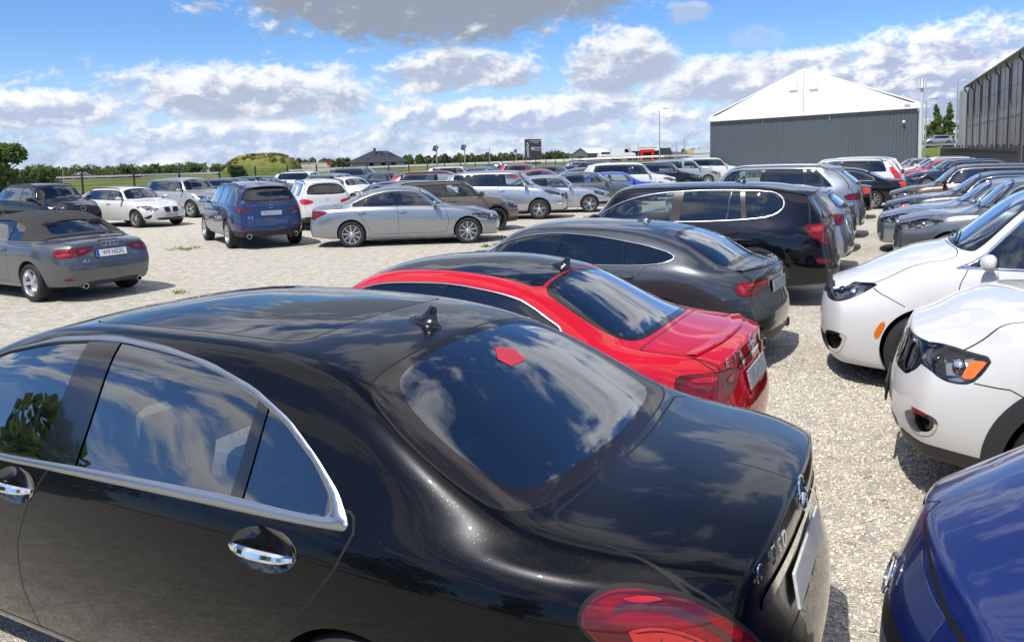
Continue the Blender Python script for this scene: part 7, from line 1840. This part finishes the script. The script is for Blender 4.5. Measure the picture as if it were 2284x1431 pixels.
# cars further back, left to right
FAR = [
 (suv_P, dict(L=4.7, H=1.64, glass=TINT, rails=1), 'white', 'white estate on the far line, left of the dark tall one', (-15.6, 53.0, -.35)),
 (wagon_P, dict(L=4.6, H=1.46, glass=TINT), 'navy', 'dark navy estate roof behind the champagne tall estate', (-17.4, 44.6, -.3)),
 (wagon_P, dict(L=4.7, H=1.45, glass=TINT), 'dark_grey', 'dark grey low estate roof left of the white far estate', (-17.2, 49.0, -.2)),
 (sedan_P, dict(L=4.6, H=1.43, glass=LIGHT), 'white', 'white saloon showing bonnet and windscreen behind the white tail-on car', (-9.6, 40.6, -.75)),
 (wagon_P, dict(L=4.75, H=1.56, glass=LIGHT, rails=1), 'silver', 'silver tall estate with grey bonnet facing the viewer at an angle', (-11.3, 44.5, -.6)),
 (suv_P, dict(L=4.9, H=1.76, glass=TINT, trim=M['chrome']), 'dark_grey', 'dark grey large off-roader below the tiled roof house', (-13.2, 58.0, -.2)),
 (hatch_P, dict(L=4.3, H=1.5, glass=TINT), 'navy', 'navy hatchback showing only its windscreen and roof', (-9.0, 50.5, -.7)),
 (wagon_P, dict(L=4.8, H=1.46, glass=TINT, trim=M['chrome']), 'dark_grey', 'dark estate with chrome window line behind the silver saloon', (-5.2, 26.2, .05)),
 (suv_P, dict(L=4.5, H=1.66, glass=LIGHT, rails=2), 'wine', 'wine red sport utility car with black roof rails', (-5.2, 33.0, .05)),
 (suv_P, dict(L=4.4, H=1.66, glass=TINT, rails=1), 'white', 'small white off-roader beyond the wine red one', (-6.0, 56.0, -.1)),
 (sedan_P, dict(L=4.7, H=1.44, glass=LIGHT), 'white', 'white saloon roof right of the wine red car', (-3.5, 46.0, -.3)),
 (hatch_P, dict(L=4.3, H=1.5, glass=LIGHT), 'azure', 'azure blue hatchback on the far line', (-3.6, 66.0, -.5)),
 (hatch_P, dict(L=4.2, H=1.5, glass=TINT), 'dark_grey', 'dark hatchback in front of the azure one', (-3.6, 56.5, -.4)),
 (suv_P, dict(L=4.4, H=1.63, glass=TINT), 'red', 'bright red tall hatchback on the far line', (-1.0, 64.5, -.15)),
 (sedan_P, dict(L=4.5, H=1.40, glass=TINT), 'red', 'red low saloon in front of the bright red tall hatchback', (-.2, 50.0, -.1)),
 (suv_P, dict(L=4.7, H=1.69, glass=TINT), 'black', 'black off-roader left of the bright red hatchback', (-2.4, 71.0, -.2)),
 (sedan_P, dict(L=4.7, H=1.46, glass=LIGHT), 'mid_grey', 'grey saloon roof behind the silver coupe', (2.1, 46.5, .05)),
 (suv_P, dict(L=4.75, H=1.76, glass=TINT, trim=M['satin'], spoiler=.2, tail_s=[[(.34, 1.5), (.1, 1.5), (-.3, 1.5), (-.3, .9), (.1, .9), (.22, 1.05), (.3, 1.3)]], tail_r=[[(.6, .9), (.6, 1.5), (1.1, 1.5), (1.1, .9)]]), 'black', 'black tall estate with upright red tail lamps', (7.8, 54.0, 2.75)),
 (wagon_P, dict(L=4.6, H=1.47, glass=TINT), 'dark_grey', 'dark grey estate roof left of the black tall estate', (1.2, 59.5, -.1)),
 (sedan_P, dict(L=4.7, H=1.45, glass=TINT), 'navy', 'navy saloon roof in the far line under the sign tower', (2.9, 63.0, -.1)),
 (suv_P, dict(L=4.6, H=1.67, glass=TINT), 'mid_grey', 'mid grey off-roader roof on the far line right of the sign tower', (4.5, 69.0, -.15)),
 (hatch_P, dict(L=4.2, H=1.5, glass=LIGHT), 'white', 'white hatchback roof right of the black tall estate', (8.7, 59.0, -.2)),
 (wagon_P, dict(L=4.7, H=1.5, glass=TINT), 'black', 'black estate roof over the silver white large car', (8.4, 62.0, -.1)),
 (sedan_P, dict(L=4.7, H=1.47, glass=TINT), 'silver_grey', 'silver grey saloon roof far behind the people carriers', (10.2, 69.0, -.1)),
 (suv_P, dict(L=4.8, H=1.75, glass=TINT), 'dark_grey', 'dark van-like car beside the hall corner', (13.6, 66.0, -.1)),
 (wagon_P, dict(L=4.6, H=1.48, glass=TINT), 'black', 'black estate roof left of the blue tail-on car', (-16.6, 47.3, -.5)),
]
for fn, o, pm, lab, pose in FAR: put(fn(**o), pm, lab, 'cars packed on the far side of the yard', pose, lod=2)
# ------------------------------------------------------------------ the aisle rows, right of the picture
TB = dict(tail_m=pbr('clear_red_lens', (.55, .012, .012), .12, coat=1., noise=(30, .3)))
put(hatch_P(4.4, .91, 1.51, glass=TINT, spoiler=.2, spoiler_m=PAINT['silver_grey'], tail_m=M['red_lens']), 'silver_grey', 'silver grey hatchback peeping out behind the black chrome-framed car', GR_BACK, (5.88, 13.5, 2.64), lod=1)
put(sedan_P(4.75, .92, 1.44, glass=TINT, tail_m=M['red_lens']), 'navy', 'navy saloon boot with black lip behind the silver grey hatchback', GR_BACK, (7.15, 16.3, 2.64), lod=1)
put(suv_P(4.85, .95, 1.77, uD=.62, rk=.42, tilt=.55, rails=1, glass=TINT, trim=M['chrome'], spoiler=.2, spoiler_m=PAINT['silver_grey'], tail_m=M['red_lens'], tail_s=[], tail_r=[], tail_k=[[(1.30, 1.0), (1.1, 1.06), (.5, 1.07), (.5, .93), (1.1, .90), (1.25, .93)]]), 'silver_grey', 'large silver grey off-roader with chrome window arc and roof rails', GR_BACK, (8.5, 18.9, 2.66), lod=0)
put(sedan_P(4.9, .93, 1.45, glass=TINT, **TB), 'black', 'black saloon with broad red lamps beside the large silver grey off-roader', GR_BACK, (11.0, 23.9, 2.68), lod=1)
put(sedan_P(4.9, .93, 1.45, glass=TINT, **TB), 'black', 'second black saloon boot, next to the white estate with tall lamps', GR_BACK, (13.9, 27.6, 2.70), lod=1)
put(suv_P(4.75, .94, 1.73, glass=TINT, rails=1, spoiler=.2, spoiler_m=PAINT['white'], tail_s=[[(.55, 1.36), (.40, 1.36), (.1, 1.0), (-.3, .95), (-.3, .80), (.3, .82), (.35, .98), (.5, 1.2)]], tail_r=[[(.62, 1.4), (.75, 1.0), (.6, .95), (.6, .8), (1.1, .8), (1.1, 1.4)]], **TB), 'white', 'white estate with tall red tail lamps and roof rails', GR_BACK, (15.4, 31.0, 2.71), lod=1)
put(suv_P(4.6, .93, 1.74, glass=TINT, rails=1), 'white', 'white tall car with roof rails, last of the back row before the hall', GR_BACK, (17.3, 34.6, 2.72), lod=1)
put(suv_P(4.75, .94, 1.60, zn=.93, glass=LIGHT, trim=M['chrome'], grille_m=M['gloss_black'], wiper=1, chromebar_f=[[(-.1, .70), (.6, .70), (.6, .715), (-.1, .715)], [(-.1, .77), (.62, .78), (.62, .795), (-.1, .785)]]), 'mid_grey', 'grey car with chrome barred grille behind the white minivan', GR_FRONT, (6.75+4.6*.89, 13.6-4.6*.46, 2.665), lod=0)
put(sedan_P(4.9, .93, 1.47, glass=LIGHT, zn=.80, trim=M['chrome'], grille_m=M['satin']), 'silver_grey', 'silver grey saloon with slatted grille and pale lamps', GR_FRONT, (7.6+4.9*.89, 16.4-4.9*.46, 2.67), lod=1)
put(wagon_P(4.9, .94, 1.52, glass=LIGHT, zn=.84, trim=M['chrome'], amber_s=[[(4.3, .80), (4.4, .72), (4.5, .72), (4.4, .80)]]), 'dark_grey', 'dark olive grey estate with amber marker lamp', GR_FRONT, (8.97+4.9*.89, 19.08-4.9*.46, 2.67), lod=1)
put(suv_P(4.7, .94, 1.60, glass=LIGHT, zn=.88, trim=M['satin'], mirror_m=PAINT['black']), 'brown', 'bronze brown tall car with black wing mirror', GR_FRONT, (10.95+4.6*.9, 22.8-4.6*.44, 2.69), lod=1)
put(wagon_P(4.95, .93, 1.475, glass=LIGHT, trim=M['chrome'], wheel=dict(rim=.235, w=.235, n=10)), 'navy', 'navy estate seen side on in front of the dark fence', GR_FRONT, (23.6, 37.2, 3.0), lod=1)
put(sedan_P(4.6, .91, 1.44, glass=LIGHT), 'red', 'red saloon behind the navy estate', GR_FRONT, (24.4, 40.6, 3.0), lod=2)
put(wagon_P(4.8, .93, 1.53, glass=LIGHT, rails=1), 'white', 'white estate with silver rails behind the red saloon', GR_FRONT, (26.2, 44.0, 3.0), lod=2)
put(sedan_P(4.7, .92, 1.46, glass=LIGHT), 'silver', 'silver saloon bonnet beyond the white estate near the hall', GR_FRONT, (26.8, 47.5, 3.0), lod=2)
# cars out on the main road
for fn, o, pm, lab, pose, z in ((suv_P, dict(L=4.5, H=1.62, glass=TINT), 'white', 'white off-roader driving on the main road before the grey hall', (wx(1398, 130)-4.5, 131, .0), 1.2), (suv_P, dict(L=4.5, H=1.62, glass=TINT), 'silver', 'pale silver car on the raised road under the poplars', (wx(2122, 122), 122, 3.1), 2.2),
    (sedan_P, dict(L=4.5, H=1.45, glass=TINT), 'black', 'black car on the far road left of the mound', (wx(505, 158), 163, .05), .35), (hatch_P, dict(L=4.1, H=1.5, glass=TINT), 'dark_grey', 'dark car on the far road behind the left fence', (wx(150, 168), 172, .1), .28)):
    put(fn(**o), pm, lab, None, pose, z, lod=2)
def van():
    D = 128.; root = empty('delivery_van', (wx(1393, D), D, 1.25), .05); tag(root, 'small white delivery van on the main road', 'van')
    b = MB(); b.prism([(-1.9, .35), (-1.9, 2.0), (.6, 2.05), (1.15, 1.35), (1.9, 1.1), (2.0, .35)], -.85, .85, 'y'); b.build('body', WHITE, root)
    b = MB(); b.prism([(.15, 1.3), (.15, 1.8), (.6, 1.85), (1.0, 1.32)], -.87, .87, 'y'); b.build('side_window', M['glass_black'], root)
    for x in (-1.2, 1.2):
        for y in (-.78, .78):
            q = MB(); q.lathe([(.01, -.1), (.32, -.1), (.32, .1), (.01, .1)], 18, 'y', (x, y, .32)); q.build('wheel', M['rubber'], root)
van()
